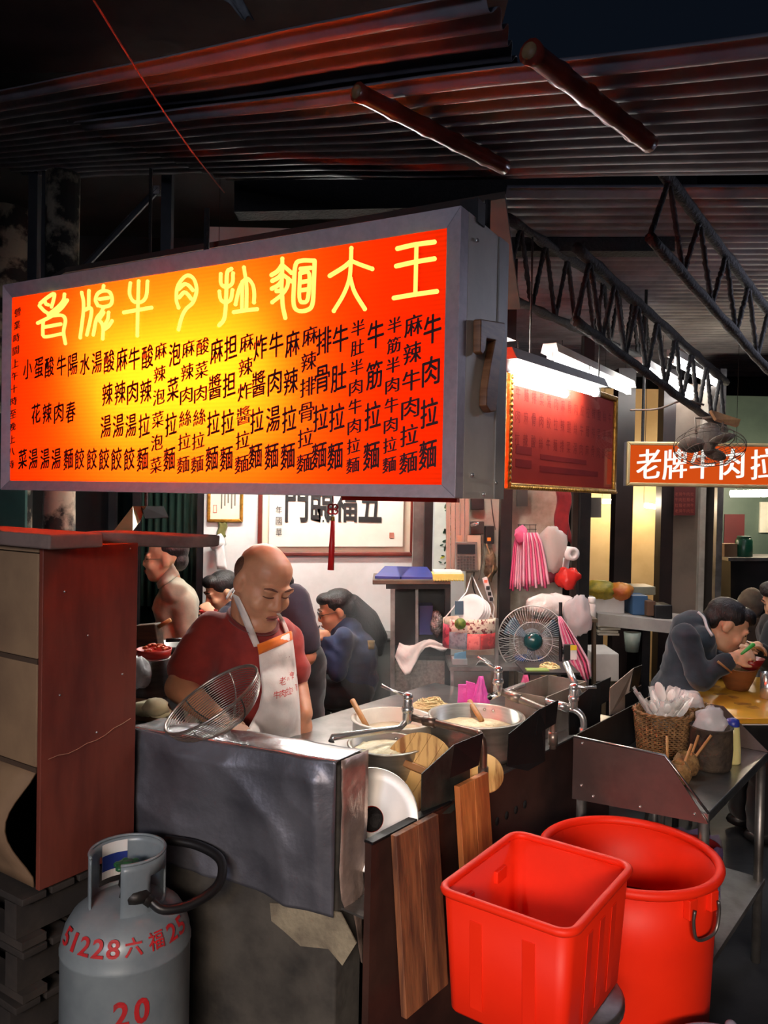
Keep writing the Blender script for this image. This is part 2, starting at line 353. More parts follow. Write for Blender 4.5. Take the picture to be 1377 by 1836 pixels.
# beam and trusses
p0 = P(430, 322, 3.75); p1 = P(1240, 300, 3.75)
struct(B().prism([P(420, 318, 3.7), P(1250, 300, 3.7), P(1250, 360, 3.7), P(420, 380, 3.7)], (0, 0.12, 0)).build('trim_6', soot))
struct(B().prism([P(880, 395, 4.0), P(1210, 395, 4.0), P(1210, 450, 4.0), P(880, 450, 4.0)], (0, 0.1, 0)).build('trim_7', soot))
def truss(a, c, h, n, lb):
    a = Vector(a); c = Vector(c); t = thing('roof_truss', lb, 'truss', a); up = Vector((0, 0, h)); k = 30
    def rough(p, q, r):
        pts = []; rs = []
        for i in range(k):
            u = i / (k - 1); pts.append(p + (q - p) * u + Vector((noise.noise((i, p.x, 3)), noise.noise((i, p.y, 9)), noise.noise((i, 5, p.z)))) * 0.006); rs.append(r * (1 + 0.35 * noise.noise((i * 0.9, p.x * 9, 2))))
        return pts, rs
    bb = B(); bb.tube(*rough(a, c, 0.022), 7); bb.build('bottom_chord', soot, t, True)
    bb = B(); bb.tube(*rough(a + up, c + up, 0.024), 7); bb.build('top_chord', soot, t, True)
    for i in range(n):
        u = i / n; p = a + (c - a) * u; q = a + (c - a) * ((i + 0.5) / n) + up; s = a + (c - a) * ((i + 1) / n)
        B().tube(*rough(p, q, 0.012), 6).build('web_bar', soot, t, True); B().tube(*rough(q, s, 0.012), 6).build('web_bar', soot, t, True)
truss(P(1165, 425, 3.0), P(1420, 712, 4.6), 0.30, 6, 'soot-black roof truss with dusty webs under the ribbed hall roof')
truss(P(1030, 575, 3.3), P(1300, 772, 5.0), 0.30, 8, 'soot-black roof truss that carries the caged fan')
truss(P(905, 530, 3.5), P(1165, 648, 5.6), 0.34, 8, 'soot-black roof truss above the two white tube lamps')
struct(B().prism([Vector((0.33, 2.30, 2.52)), Vector((0.60, 3.62, 2.52)), Vector((-1.9, 3.9, 2.52)), Vector((-1.28, 3.16, 2.52))], (0, 0, 0.02)).build('ceiling', mat('light_block_board', (66, 56, 48), (46, 40, 36), rough=0.85, scale=3)))  # added board behind the sign, keeps sign and lamp light off the roof
# ---------------- cross wall with the clutter
struct(wallbox('trim_8', 742, 764, 4.75, 0, 3.0, grey_con, 0.12))
struct(wallbox('trim_9', 762, 777, 4.6, 0, 3.0, black_steel, 0.08))
struct(wallbox('wall_right', 775, 842, 5.212, 0, 3.2, white_wall, 0.08))
struct(wallbox('wall_front', 838, 1012, 4.28, 0, 2.2, mat('greasy_wall', (176, 168, 152), (112, 100, 84), rough=0.6, scale=4, bump=0.2, lo=0.42, hi=0.66), 0.06))
struct(wallbox('trim_10', 899, 919, 4.12, 0, 2.9, black_steel, 0.08))
struct(wallbox('trim_11', 1041, 1060, 4.5, 0, 2.6, black_steel, 0.07))
struct(wallbox('trim_12', 1028, 1040, 4.55, 0, 2.4, mat('brown_frame', (60, 44, 36), rough=0.5), 0.05))
# right back: lit cream room, door posts, grey door
struct(wallbox('wall_cream', 1040, 1215, 6.6, 0, 2.6, amber_wall_m, 0.08))
for i, (a, c, d) in enumerate(((1104, 1135, 5.6), (1186, 1208, 5.6))):
    struct(wallbox('trim_%d' % (13 + i), a, c, d, 0, 2.6, mat('dark_wood_post', (40, 28, 26), (26, 20, 20), rough=0.4, scale=6), 0.12))
d1 = struct(wallbox('door_1', 1207, 1258, 5.62, 0, 2.5, mat('grey_brown_door', (112, 98, 86), (98, 86, 76), rough=0.7, scale=4), 0.05))
hb = P(1225, 960, 5.6)
struct(wallbox('trim_15', 1256, 1266, 5.58, 0, 2.6, mat('pale_frame', (170, 164, 152), (140, 134, 124), rough=0.6), 0.06))
struct(wallbox('door_2', 1264, 1288, 5.7, 0, 2.5, mat('folding_door', (52, 46, 42), (40, 36, 34), rough=0.6), 0.04))
struct(wallbox('trim_16', 1286, 1297, 5.55, 0, 2.6, steel_dull, 0.05))
struct(wallbox('wall_shop', 1296, 1460, 6.9, 0, 2.6, mat('green_tile_wall', (96, 112, 100), (80, 96, 88), rough=0.4, scale=3), 0.06))
# ================================================================== GLOWING MENU SIGN
ang = R(61.3); su = Vector((-math.sin(ang), math.cos(ang), 0)); sd = Vector((math.cos(ang), math.sin(ang), 0))
sd = Vector((math.sin(R(28.7)), math.cos(R(28.7)), 0))
s0 = P(816, 893, 1.95); sn = -sd
def SG(px, py, off=0.0): return on_plane(px, py, s0 + sn * off, sn)
ztop = SG(826, 368).z; zbot = s0.z; Wd = (SG(2, 700) - s0).dot(su); Hh = ztop - zbot; TH = 0.33
def S(u, z, dd=0.0): return Vector((s0.x, s0.y, 0)) + su * u + sd * dd + Vector((0, 0, zbot + z))
alu = mat('grey_aluminium', (190, 180, 190), (176, 168, 178), rough=0.5, metal=0.15, scale=40)
boxw = mat('white_sign_box', (226, 220, 208), (214, 208, 196), rough=0.5, scale=8)
sign = thing('menu_light_box', 'long orange backlit menu sign with yellow seal-script title and grey frame', 'sign', S(Wd / 2, 0, TH / 2))
fr = 0.046; fr_r = (SG(790, 861) - s0).dot(su)
# frame bars with mitred corners, sloped inwards
def bar(pts, name='frame_bar'): return B().add(*pts).build(name, alu, sign)
o4 = [(0, 0), (Wd, 0), (Wd, Hh), (0, Hh)]; i4 = [(fr, fr * 0.72), (Wd - fr * 0.6, fr * 0.72), (Wd - fr * 0.6, Hh - fr * 0.95), (fr, Hh - fr * 0.95)]
for k in range(4):
    a, c = o4[k], o4[(k + 1) % 4]; e, g = i4[k], i4[(k + 1) % 4]
    vs = [S(*a, 0.0), S(*c, 0.0), S(*g, 0.018), S(*e, 0.018), S(*a, 0.05), S(*c, 0.05), S(*g, 0.05), S(*e, 0.05)]
    B().add(vs, [(0, 1, 2, 3), (7, 6, 5, 4), (0, 4, 5, 1), (1, 5, 6, 2), (2, 6, 7, 3), (3, 7, 4, 0)]).build('frame_bar', alu, sign, bevel=0.002)
# box: top, bottom, two sides, each a sheet-metal panel
th = 0.006
def panel(u0, u1, z0, z1, d0, d1, name, m):
    q = [S(u0, z0, d0), S(u1, z0, d0), S(u1, z1, d0), S(u0, z1, d0)]; return B().prism(q, sd * (d1 - d0)).build(name, m, sign)
panel(0, Wd, Hh - th, Hh, 0.05, TH, 'top_panel', boxw); panel(0, Wd, 0, th, 0.05, TH, 'bottom_panel', boxw)
panel(0, th, th, Hh - th, 0.05, TH, 'side_panel', boxw); panel(Wd - th, Wd, th, Hh - th, 0.05, TH, 'side_panel', boxw)
panel(-0.004, 0.0, 0.0, Hh, TH - 0.07, TH, 'edge_strip', mat('edge_strip', (150, 146, 142), rough=0.5))
for (z, d_) in ((0.06, 0.09), (0.045, 0.26), (0.012, 0.17), (Hh - 0.06, 0.09)):
    B().ell(S(-0.006, z, d_), 0.006, n=8).build('screw', chrome, sign, True)
# translucent sheets
def trans_mat(name, tc, dc, fac=0.8, lines=True):
    m = bpy.data.materials.new(name); m.use_nodes = True; nt = m.node_tree; nt.nodes.clear(); N = nt.nodes; L = nt.links
    o = N.new('ShaderNodeOutputMaterial'); mx = N.new('ShaderNodeMixShader'); t = N.new('ShaderNodeBsdfTranslucent'); d = N.new('ShaderNodeBsdfDiffuse')
    t.inputs[0].default_value = tuple(tc) + (1,); d.inputs[0].default_value = tuple(dc) + (1,); mx.inputs[0].default_value = 1 - fac
    L.new(t.outputs[0], mx.inputs[1]); L.new(d.outputs[0], mx.inputs[2]); L.new(mx.outputs[0], o.inputs[0])
    if lines:   # fluted twin-wall sheet
        tcn = N.new('ShaderNodeTexCoord'); wv = N.new('ShaderNodeTexWave'); wv.bands_direction = 'Z'; wv.inputs['Scale'].default_value = 26; wv.inputs['Distortion'].default_value = 0
        L.new(tcn.outputs['Object'], wv.inputs[0]); mr = N.new('ShaderNodeMixRGB'); mr.inputs[1].default_value = tuple(x * 0.86 for x in tc) + (1,); mr.inputs[2].default_value = tuple(tc) + (1,)
        L.new(wv.outputs[0], mr.inputs[0]); L.new(mr.outputs[0], t.inputs[0])
    return m
red_sheet = trans_mat('red_fluted_acrylic', (1.0, 0.050, 0.0012), (0.5, 0.02, 0.01))
red_back = trans_mat('red_back_acrylic', (0.8, 0.04, 0.004), (0.3, 0.02, 0.01))
fz0, fz1 = fr * 0.72, Hh - fr
B().add([S(fr * 0.9, fz0 * 0.9, 0.019), S(Wd - fr * 0.5, fz0 * 0.9, 0.019), S(Wd - fr * 0.5, Hh - fr * 0.9, 0.019), S(fr * 0.9, Hh - fr * 0.9, 0.019)], [(0, 1, 2, 3)]).build('front_sheet', red_sheet, sign)
B().add([S(0, 0, TH), S(Wd, 0, TH), S(Wd, Hh, TH), S(0, Hh, TH)], [(0, 1, 2, 3)]).build('back_sheet', red_back, sign)
lamp_in = emis('sign_inner_tube', (255, 246, 225), 160)
for (ua, ub, z) in ((0.34 * Wd, 0.72 * Wd, 0.50 * Hh), (0.30 * Wd, 0.74 * Wd, 0.36 * Hh), (0.36 * Wd, 0.80 * Wd, 0.62 * Hh)):
    B().tube([S(ua, z, TH / 2), S(ub, z, TH / 2)], 0.012, 10).build('inner_tube', lamp_in, sign, True)
panel(0.32 * Wd, 0.34 * Wd, th, Hh - th, TH / 2 - 0.01, TH / 2 + 0.01, 'tube_bracket', white_pl); panel(0.80 * Wd, 0.815 * Wd, th, Hh - th, TH / 2 - 0.01, TH / 2 + 0.01, 'tube_bracket', white_pl)
# title in seal script
def crom(pts, n=5):
    pts = [Vector(p) for p in pts]
    if len(pts) < 3: return [pts[0].lerp(pts[-1], i / 4) for i in range(5)]
    out = []; q = [pts[0] * 2 - pts[1]] + pts + [pts[-1] * 2 - pts[-2]]
    for i in range(1, len(q) - 2):
        for k in range(n):
            t = k / n; a, b_, c, d = q[i - 1], q[i], q[i + 1], q[i + 2]
            out.append(0.5 * ((2 * b_) + (c - a) * t + (2 * a - 5 * b_ + 4 * c - d) * t * t + (3 * b_ - a - 3 * c + d) * t ** 3))
    out.append(pts[-1]); return out
K1 = (0, 440, 0.2505); K2 = (220, 440, 0.2505); K4 = (440, 360, 0.3486)
TITLE = [
 (K1, [[(288, 415), (340, 372), (388, 346), (382, 395), (368, 440)], [(282, 432), (318, 470), (350, 488)], [(318, 392), (330, 420), (345, 425)], [(462, 350), (455, 392), (415, 440), (345, 495)], [(482, 392), (440, 448), (370, 505), (270, 556)], [(360, 505), (440, 500), (468, 535), (455, 620), (468, 702)], [(310, 545), (308, 620), (322, 654), (435, 634)], [(318, 585), (435, 563)]]),
 (K1, [[(585, 338), (598, 400), (598, 470), (588, 560), (574, 660)], [(637, 325), (636, 440)], [(600, 465), (648, 448), (652, 500), (622, 640)], [(742, 290), (738, 325)], [(700, 430), (684, 390), (700, 345), (740, 325), (785, 335), (802, 385), (790, 425), (745, 440), (700, 430)], [(712, 385), (775, 375)], [(742, 440), (725, 480), (690, 530), (668, 640)], [(742, 480), (712, 530), (730, 560), (738, 600), (735, 668)], [(778, 480), (772, 530), (738, 590)], [(802, 540), (775, 580), (740, 605)]]),
 (K2, [[(55, 270), (50, 345), (72, 395), (110, 408), (150, 395), (172, 350), (178, 258)], [(115, 256), (110, 430), (105, 646)], [(8, 480), (110, 462), (207, 445)]]),
 (K2, [[(400, 446), (385, 390), (392, 300), (432, 235), (472, 215), (512, 245), (530, 320), (505, 405), (455, 455), (425, 510), (400, 602)], [(402, 312), (440, 278), (470, 285), (502, 320)], [(404, 372), (440, 336), (465, 350), (490, 382)]]),
 (K2, [[(778, 168), (748, 195), (742, 330), (735, 470), (722, 535), (690, 572)], [(702, 205), (705, 275), (740, 302)], [(790, 200), (785, 270), (745, 302)], [(692, 330), (702, 388), (738, 412)], [(786, 320), (775, 385), (740, 412)], [(868, 158), (880, 232)], [(808, 422), (832, 320), (862, 258), (895, 240), (930, 280), (942, 340), (940, 408)], [(856, 262), (854, 455)], [(884, 245), (888, 330), (886, 455)], [(795, 478), (880, 465), (962, 456)]]),
 (K4, [[(190, 298), (190, 360), (186, 450)], [(134, 382), (165, 362), (188, 330)], [(190, 330), (214, 350), (236, 370)], [(138, 412), (168, 396), (188, 374)], [(190, 378), (214, 396), (236, 414)], [(136, 452), (166, 436), (186, 414)], [(220, 400), (216, 440), (190, 480), (138, 522)], [(160, 465), (186, 470), (192, 540), (205, 602)], [(355, 308), (290, 308), (258, 330), (250, 430), (248, 530), (270, 565), (318, 562), (345, 530), (352, 420), (356, 312)], [(284, 350), (335, 345)], [(282, 372), (278, 500), (300, 522), (322, 500), (328, 375), (284, 370)], [(290, 418), (320, 413)], [(288, 460), (318, 456)]]),
 (K4, [[(545, 244), (543, 310)], [(543, 310), (505, 342), (434, 386)], [(543, 308), (590, 328), (652, 350)], [(543, 310), (535, 400), (505, 482), (455, 566)], [(540, 398), (562, 470), (614, 556)]]),
 (K4, [[(782, 246), (870, 226), (972, 212)], [(776, 336), (870, 315), (972, 298)], [(764, 500), (870, 482), (984, 466)], [(880, 224), (874, 482)]]),
]
yel = emis('yellow_letter', (255, 255, 118), 1.15)
for (ox, oy, k), strokes in TITLE:
    b = B()
    for s_ in strokes:
        q = [SG(ox + p.x * k, oy + p.y * k, -0.016) for p in crom([(x, y, 0) for x, y in s_])]
        b.tube(q, 0.0060, 6); b.ell(q[0], 0.0062, n=8); b.ell(q[-1], 0.0062, n=8)
    b.build('title_character', yel, sign, True)
ink = mat('dark_red_ink', (60, 4, 8), (48, 2, 8), rough=0.6)
MENU = [('牛肉拉麵', 774.6, 590, 766, 815, 52), ('麻辣牛肉拉麵', 740.5, 583, 731, 829, 38), ('半筋半肉牛肉拉麵', 706.7, 583, 697, 833, 28), ('牛筋拉麵', 672.9, 600, 664.8, 817, 50),
 ('半肚半肉牛肉拉麵', 641.5, 588, 631.7, 834, 28), ('牛肚拉麵', 609.8, 607, 600, 818, 49), ('排骨拉麵', 580, 611, 571, 817, 48), ('麻辣排骨拉麵', 555, 602, 544.6, 830, 34), ('麻辣拉麵', 523.7, 616, 515, 818, 47),
 ('牛肉湯麵', 494.7, 618, 486, 818, 46), ('炸醬拉麵', 466, 623, 457, 818, 45), ('麻辣炸醬拉麵', 441.7, 614, 432.4, 832, 32), ('担担拉麵', 412.9, 623, 405, 822, 44), ('麻醬拉麵', 387.8, 629, 379, 822, 44),
 ('酸菜肉絲拉麵', 362.8, 621, 352.8, 832, 30), ('麻辣肉絲拉麵', 337, 625, 327.7, 833, 30), ('泡菜拉麵', 312.7, 635, 302.7, 823, 42), ('麻辣泡菜泡菜', 287.6, 629, 278.9, 834, 29), ('酸辣拉麵', 263.8, 640, 255, 823, 42),
 ('牛肉湯餃', 240, 643, 231, 823, 41), ('麻辣湯餃', 218, 644, 208, 823, 41), ('酸辣湯餃', 195, 648, 186, 823, 40), ('湯餃', 173, 650, 164, 823, 39), ('水餃', 151.5, 653, 142, 823, 38), ('陽春麵', 130, 654, 122, 823, 38),
 ('牛肉湯', 109.5, 655.5, 100, 823, 37), ('酸辣湯', 88, 658, 80, 823, 36), ('蛋花湯', 69, 660, 59, 823, 36), ('小菜', 49, 662, 40, 823, 35), ('營業時間上午十時至晚上八時', 31, 560, 19, 833, 15)]
for txt, xt, yt, xb, yb, hp in MENU:
    n = len(txt)
    a = SG(xt, yt, -0.0175); c = SG(xb, yb, -0.0175)
    hz = (SG(xt, yt - hp / 2) - SG(xt, yt + hp / 2)).z; wz = hz * (0.98 if n >= 6 else 0.66)
    if n == 13: wz = hz * 1.15
    wz = min(wz, 0.050)
    for i, ch in enumerate(txt):
        m_ = a.lerp(c, i / (n - 1)); b = B()
        put_glyph(b, ch, lambda x, y, m_=m_: m_ - su * x + Vector((0, 0, y)), hz, wz, 0.0, 0.22)
        put_glyph(b, ch, lambda x, y, m_=m_: m_ - su * (x + 0.0022) + sd * 0.0004 + Vector((0, 0, y)), hz, wz, 0.0, 0.22)
        if n < 6: put_glyph(b, ch, lambda x, y, m_=m_: m_ - su * (x + 0.001) + sd * 0.0007 + Vector((0, 0, y + 0.0016)), hz, wz, 0.0, 0.22)
        b.build('menu_character', ink, sign)
# wooden house number on the side
nb = B(); prof7 = [(0, 1), (0.95, 1), (0.97, 0.86), (0.84, 0.55), (0.72, 0.28), (0.66, 0.0), (0.36, 0.0), (0.38, 0.22), (0.5, 0.52), (0.62, 0.8), (0.22, 0.8), (0.18, 0.62), (-0.02, 0.62)]
h7 = 0.24; c7 = [S(-0.004, 0, 0) for _ in range(1)]
def S7(px, py): 
    r = ray(px, py); q0_ = S(-0.005, 0, 0); return CP + r * ((q0_ - CP).dot(su) / r.dot(su))
w7 = [(848, 573), (892, 580), (893, 594), (888, 625), (882, 668), (879, 712), (876, 738), (866, 740), (858, 728), (859, 700), (865, 660), (874, 612), (859, 609), (857, 628), (852, 637), (847, 632)]
nb.prism([S7(x, y) for x, y in w7], -su * 0.022); nb.build('house_number', mat('walnut_wood', (150, 104, 70), (104, 66, 42), rough=0.5, scale=6, stretch=(1, 1, 8)), sign, bevel=0.004, label='wooden house number 7')
panel(0.075 * Wd, 0.30 * Wd, -0.012, 0.0, TH - 0.02, TH, 'red_strip', mat('red_strip_pl', (235, 40, 30), rough=0.4))
hk = B(); hk.box(S(0.02, Hh + 0.02, 0.12), (0.05, 0.05, 0.06), -R(28.7)); hk.build('hanger_clip', black_pl, sign)
hb = B()
for u in (0.03, 0.62): B().tube([S(u * Wd, Hh, TH - 0.03), S(u * Wd, Hh + (0.12 if u < 0.1 else 0.26), TH - 0.03)], 0.01, 6).build('hanger_rod', soot, sign)
# kitchen tube lamps on the stall side of the sign, above the stove
tube_w = emis('lamp_tube', (255, 252, 244), 330); tube_hot = emis('lamp_tube_street', (255, 250, 244), 34); tube_far = emis('lamp_tube_far', (255, 236, 206), 110); tube_alley = emis('lamp_tube_alley', (228, 230, 255), 60)
fix_w = mat('lamp_fixture', (220, 218, 210), (205, 202, 196), rough=0.5)
def tube_lamp(a, c, lb, r=0.016, m=None, fix=True, group=None, shade=0.12, hang=0):
    a = Vector(a); c = Vector(c); t = thing('tube_lamp', lb, 'lamp', a, group=group); d = (c - a).normalized(); up = Vector((0, 0, 1)); sdv = d.cross(up).normalized()
    B().tube([a + d * 0.03, c - d * 0.03], r, 10).build('tube', m or tube_w, t, True)
    if fix:
        up2 = sdv.cross(d).normalized()
        q = [a + up2 * 0.02 - sdv * shade, a + up2 * 0.02 + sdv * shade, a + up2 * 0.06 + sdv * 0.03, a + up2 * 0.06 - sdv * 0.03]
        B().prism(q, c - a).build('fixture', fix_w, t)
        for e in (a, c - d * 0.03): B().prism([e - sdv * 0.012 - up2 * 0.02, e + sdv * 0.012 - up2 * 0.02, e + sdv * 0.012 + up2 * 0.024, e - sdv * 0.012 + up2 * 0.024], d * 0.03).build('socket', white_pl, t)
    for k in (0.12, 0.88):
        q = a.lerp(c, k); B().tube([q + Vector((0, 0, 0.02)), Vector((q.x, q.y, max(hang, q.z + 0.1)))], 0.002, 4).build('hanger_wire', soot, t)
    return t
tube_lamp((0.10, 2.92, 2.3), (0.44, 3.40, 2.3), 'white tube lamp above the stove pots', hang=2.52)
tube_lamp((-1.1, 4.6, 2.36), (-0.1, 4.6, 2.36), 'white tube lamp near the white back wall', hang=3.5)
# ================================================================== FOREGROUND: foil wall, cabinet, gas bottle
ZW = 0.986
fA = PZ(608, 1365, ZW); fB = PZ(655, 1345, ZW); fC = PZ(235, 1303, ZW); wdir = (fC - fA).normalized(); fC2 = fA + wdir * 0.655
wn = Vector((wdir.y, -wdir.x, 0)); wn = wn if wn.y < 0 else -wn; thick = fB - fA
foil = mat('crumpled_foil', (118, 120, 130), (92, 94, 104), rough=0.42, metal=0.6, scale=5, bump=0.2, bscale=34)
low = mat('stained_concrete', (74, 71, 66), (36, 35, 34), rough=0.85, scale=5, bump=0.4, bscale=16)
wl = thing('foil_covered_wall', 'low concrete counter wall draped in crumpled aluminium foil', 'low wall', (fA.x, fA.y, 0))
def dn(v, z): return Vector((v.x, v.y, z))
B().prism([dn(fA, 0), dn(fB, 0), dn(fC2 + thick, 0), dn(fC2, 0)], (0, 0, ZW - 0.012)).build('wall_core', low, wl, bevel=0.008)
pb = B(); pp = []
for x, y in ((485, 1618), (545, 1622), (612, 1635), (640, 1690), (615, 1730), (590, 1700), (540, 1695), (510, 1668), (488, 1650)): pp.append(on_plane(x, y, fA + wn * 0.001, wn))
pb.prism(pp, wn * 0.004); pb.build('plaster_patch', mat('bare_plaster', (140, 132, 112), (108, 100, 86), rough=0.9, scale=14, bump=0.5), wl)
def wrinkle(p): return 0.020 * (1 - abs(noise.noise(Vector((p.x * 3.4 + p.z * 1.6, p.y * 3.4, p.z * 2.2)))) * 2.4) + 0.006 * (1 - abs(noise.noise(p * 7.5 + Vector((3, 1, 2)))) * 2) + 0.008 * noise.noise(p * 2)
fb = B(); rows = []
for j in range(46):
    row = []
    for i in range(71):
        t = i / 70; top = fC2.lerp(fA, t) + Vector((0, 0, 0.004)); xl = 236 + (609 - 236) * t
        yb = [1500, 1535, 1560, 1600, 1641][min(int(t * 4), 3)]; k = t * 4 - int(t * 4) if t < 1 else 1
        ys = [1532, 1548, 1572, 1606, 1642]; yb = ys[min(int(t * 4), 3)] * (1 - k) + ys[min(int(t * 4) + 1, 4)] * k
        bot = on_plane(xl, yb, fA, wn); zb = bot.z + 0.006 * noise.noise((t * 9, 1, 1)); z = top.z + (zb - top.z) * j / 45
        p = Vector((top.x, top.y, z)); a = min(1, j / 6) * min(1, (70 - i) / 5)
        row.append(p + wn * (0.016 + a * max(wrinkle(p), -0.012)))
    rows.append(row)
fb.sheet(rows); fb.build('foil_drape', foil, wl, True, solid=0.001)
tb = B(); rows = []
for j in range(8):
    row = []
    for i in range(71):
        p = fC2.lerp(fA, i / 70) + thick * (j / 7 * 1.04 - 0.02) + wn * (0.016 * (1 - j / 7))
        row.append(p + Vector((0, 0, 0.004 + 0.004 * noise.noise(p * 14) - (0.004 if j in (0, 7) else 0))))
    rows.append(row)
tb.sheet(rows); tb.build('foil_top', mat('smooth_foil', (205, 205, 208), (180, 180, 184), rough=0.24, metal=0.85, scale=9, bump=0.25, bscale=22), wl, True, solid=0.001)
en = Vector((thick.y, -thick.x, 0)).normalized(); en = en if en.x > 0 else -en
eb = B(); rows = []
for j in range(14):
    row = []; t = j / 13
    for i in range(9):
        u = i / 8; p = dn(fA.lerp(fB, u), ZW + 0.003 - t * (0.30 + 0.26 * u + 0.03 * math.sin(u * 9)))
        row.append(p + en * (0.008 + 0.008 * noise.noise(p * 16)))
    rows.append(row)
eb.sheet(rows); eb.build('foil_flap', mat('warm_foil', (200, 176, 164), (160, 140, 132), rough=0.35, metal=0.6, scale=10, bump=0.5, bscale=26), wl, True, solid=0.001)
# ---------------- cabinet on pallets
kv = Vector((math.sin(R(33.5)), math.cos(R(33.5)), 0)); ku = Vector((-kv.y, kv.x, 0)); K = Vector((-0.835, 1.95, 0)); kz0, kz1 = 0.662, 1.515
veneer = mat('red_veneer', (126, 62, 48), (98, 46, 38), rough=0.5, scale=4, stretch=(3, 3, 0.6), bump=0.05)
ply = mat('beige_plywood', (150, 122, 92), (128, 102, 78), rough=0.75, scale=5)
cab = thing('plywood_cabinet', 'tall plywood cabinet with a reddish veneer side standing on stacked pallets', 'cabinet', K + ku * 0.4 + Vector((0, 0, kz0)))
B().prism([dn(K, kz0), dn(K + kv * 0.288, kz0), dn(K + kv * 0.288, kz1), dn(K, kz1)], ku * 0.016).build('side_panel', veneer, cab, bevel=0.002)
B().prism([dn(K + ku * 0.018, kz1 - 0.015), dn(K + ku * 0.9, kz1 - 0.015), dn(K + ku * 0.9 + kv * 0.288, kz1 - 0.015), dn(K + ku * 0.018 + kv * 0.288, kz1 - 0.015)], (0, 0, 0.015)).build('top_panel', ply, cab)
B().prism([dn(K + ku * 0.018 + kv * 0.27, kz0), dn(K + ku * 0.9 + kv * 0.27, kz0), dn(K + ku * 0.9 + kv * 0.27, kz1 - 0.016), dn(K + ku * 0.018 + kv * 0.27, kz1 - 0.016)], kv * 0.015).build('back_panel', black_pl, cab)
for z0, z1 in ((1.235, 1.497), (0.965, 1.222)):
    B().prism([dn(K + ku * 0.02, z0), dn(K + ku * 0.9, z0), dn(K + ku * 0.9, z1), dn(K + ku * 0.02, z1)], -kv * 0.012 + kv * 0.02).build('front_panel', ply, cab, bevel=0.003)
sb = B(); rows = []
for j in range(13):
    t = j / 12; z = 0.952 - t * 0.285; bow = math.sin(math.pi * min(1, t * 1.05)) ** 1.3
    rows.append([dn(K + ku * (0.02 + 0.05 * bow + (0.85 - 0.05 * bow) * i / 10) - kv * (0.05 * bow * (1 - i / 10)), z) for i in range(11)])
sb.sheet(rows); sb.build('curled_panel', ply, cab, True, solid=0.006, label='warped plywood panel peeling off')
for z in (1.228, 0.958): B().prism([dn(K + ku * 0.02, z - 0.006), dn(K + ku * 0.9, z - 0.006), dn(K + ku * 0.9, z + 0.006), dn(K + ku * 0.02, z + 0.006)], kv * 0.02).build('batten', mat('dark_batten', (84, 66, 52), rough=0.7), cab)
ck = [K + kv * (0.02 + 0.25 * i / 9) + Vector((0, 0, 0.985 + 0.05 * (i / 9) ** 2 + 0.003 * math.sin(i * 2))) - ku * 0.0012 for i in range(10)]
B().tube(ck, 0.0011, 5).build('scratch', mat('scratch_pale', (170, 120, 96), rough=0.7), cab)
for t, z in ((0.05, 1.14), (0.13, 1.28), (0.24, 1.16), (0.16, 1.02), (0.26, 1.5), (0.06, 1.4)): B().ell(K + kv * t + Vector((0, 0, z)) - ku * 0.001, 0.003, n=8).build('nail', chrome, cab, True)
old_wood = mat('weathered_plank', (128, 108, 100), (84, 70, 66), rough=0.85, scale=5, stretch=(1, 1, 1), bump=0.5, bscale=12)
tag(B().prism([dn(K - ku * 0.10 - kv * 0.05, kz1), dn(K + ku * 0.8 - kv * 0.05, kz1 + 0.004), dn(K + ku * 0.8 + kv * 0.1, kz1 + 0.004), dn(K - ku * 0.10 + kv * 0.1, kz1)], (0, 0, 0.036)).build('plank', old_wood, bevel=0.006), 'thick weathered plank lying along the front of the cabinet top', 'plank')
tag(B().prism([P(150, 978, 2.13), P(339, 983, 2.25), P(341, 961, 2.25), P(150, 952, 2.13)], kv * 0.12).build('plank', old_wood, bevel=0.005), 'weathered plank sticking out past the cabinet over the foil wall', 'plank')
pal_m = mat('pallet_wood', (74, 66, 60), (48, 44, 42), rough=0.85, scale=4, bump=0.4)
for L_ in range(5):
    z = L_ * 0.132; rz_ = -R(33.5) + 0.02 * math.sin(L_ * 2.3)
    pl = thing('wooden_pallet', ['dark wooden pallet on the floor at the bottom of the stack', 'dark wooden pallet second from the floor in the stack', 'dark wooden pallet in the middle of the stack', 'dark wooden pallet second from the top of the stack', 'dark wooden pallet on top of the stack right under the plywood cabinet'][L_], 'pallet', K + ku * 0.455 + kv * 0.15 + Vector((0, 0, z)), rz_, 'stacked pallets')
    T = pl.matrix_world; n_ = 5
    for i in range(n_): B(T).box((0, -0.16 + 0.08 * i, 0.118), (0.9, 0.066, 0.018)).build('deck_board', pal_m, pl, bevel=0.002, seg=1)
    for x in (-0.4, 0, 0.4): B(T).box((x, 0, 0.065), (0.05, 0.386, 0.086)).build('bearer', pal_m, pl)
    for y in (-0.16, 0.16): B(T).box((0, y, 0.011), (0.9, 0.066, 0.02)).build('bottom_board', pal_m, pl)
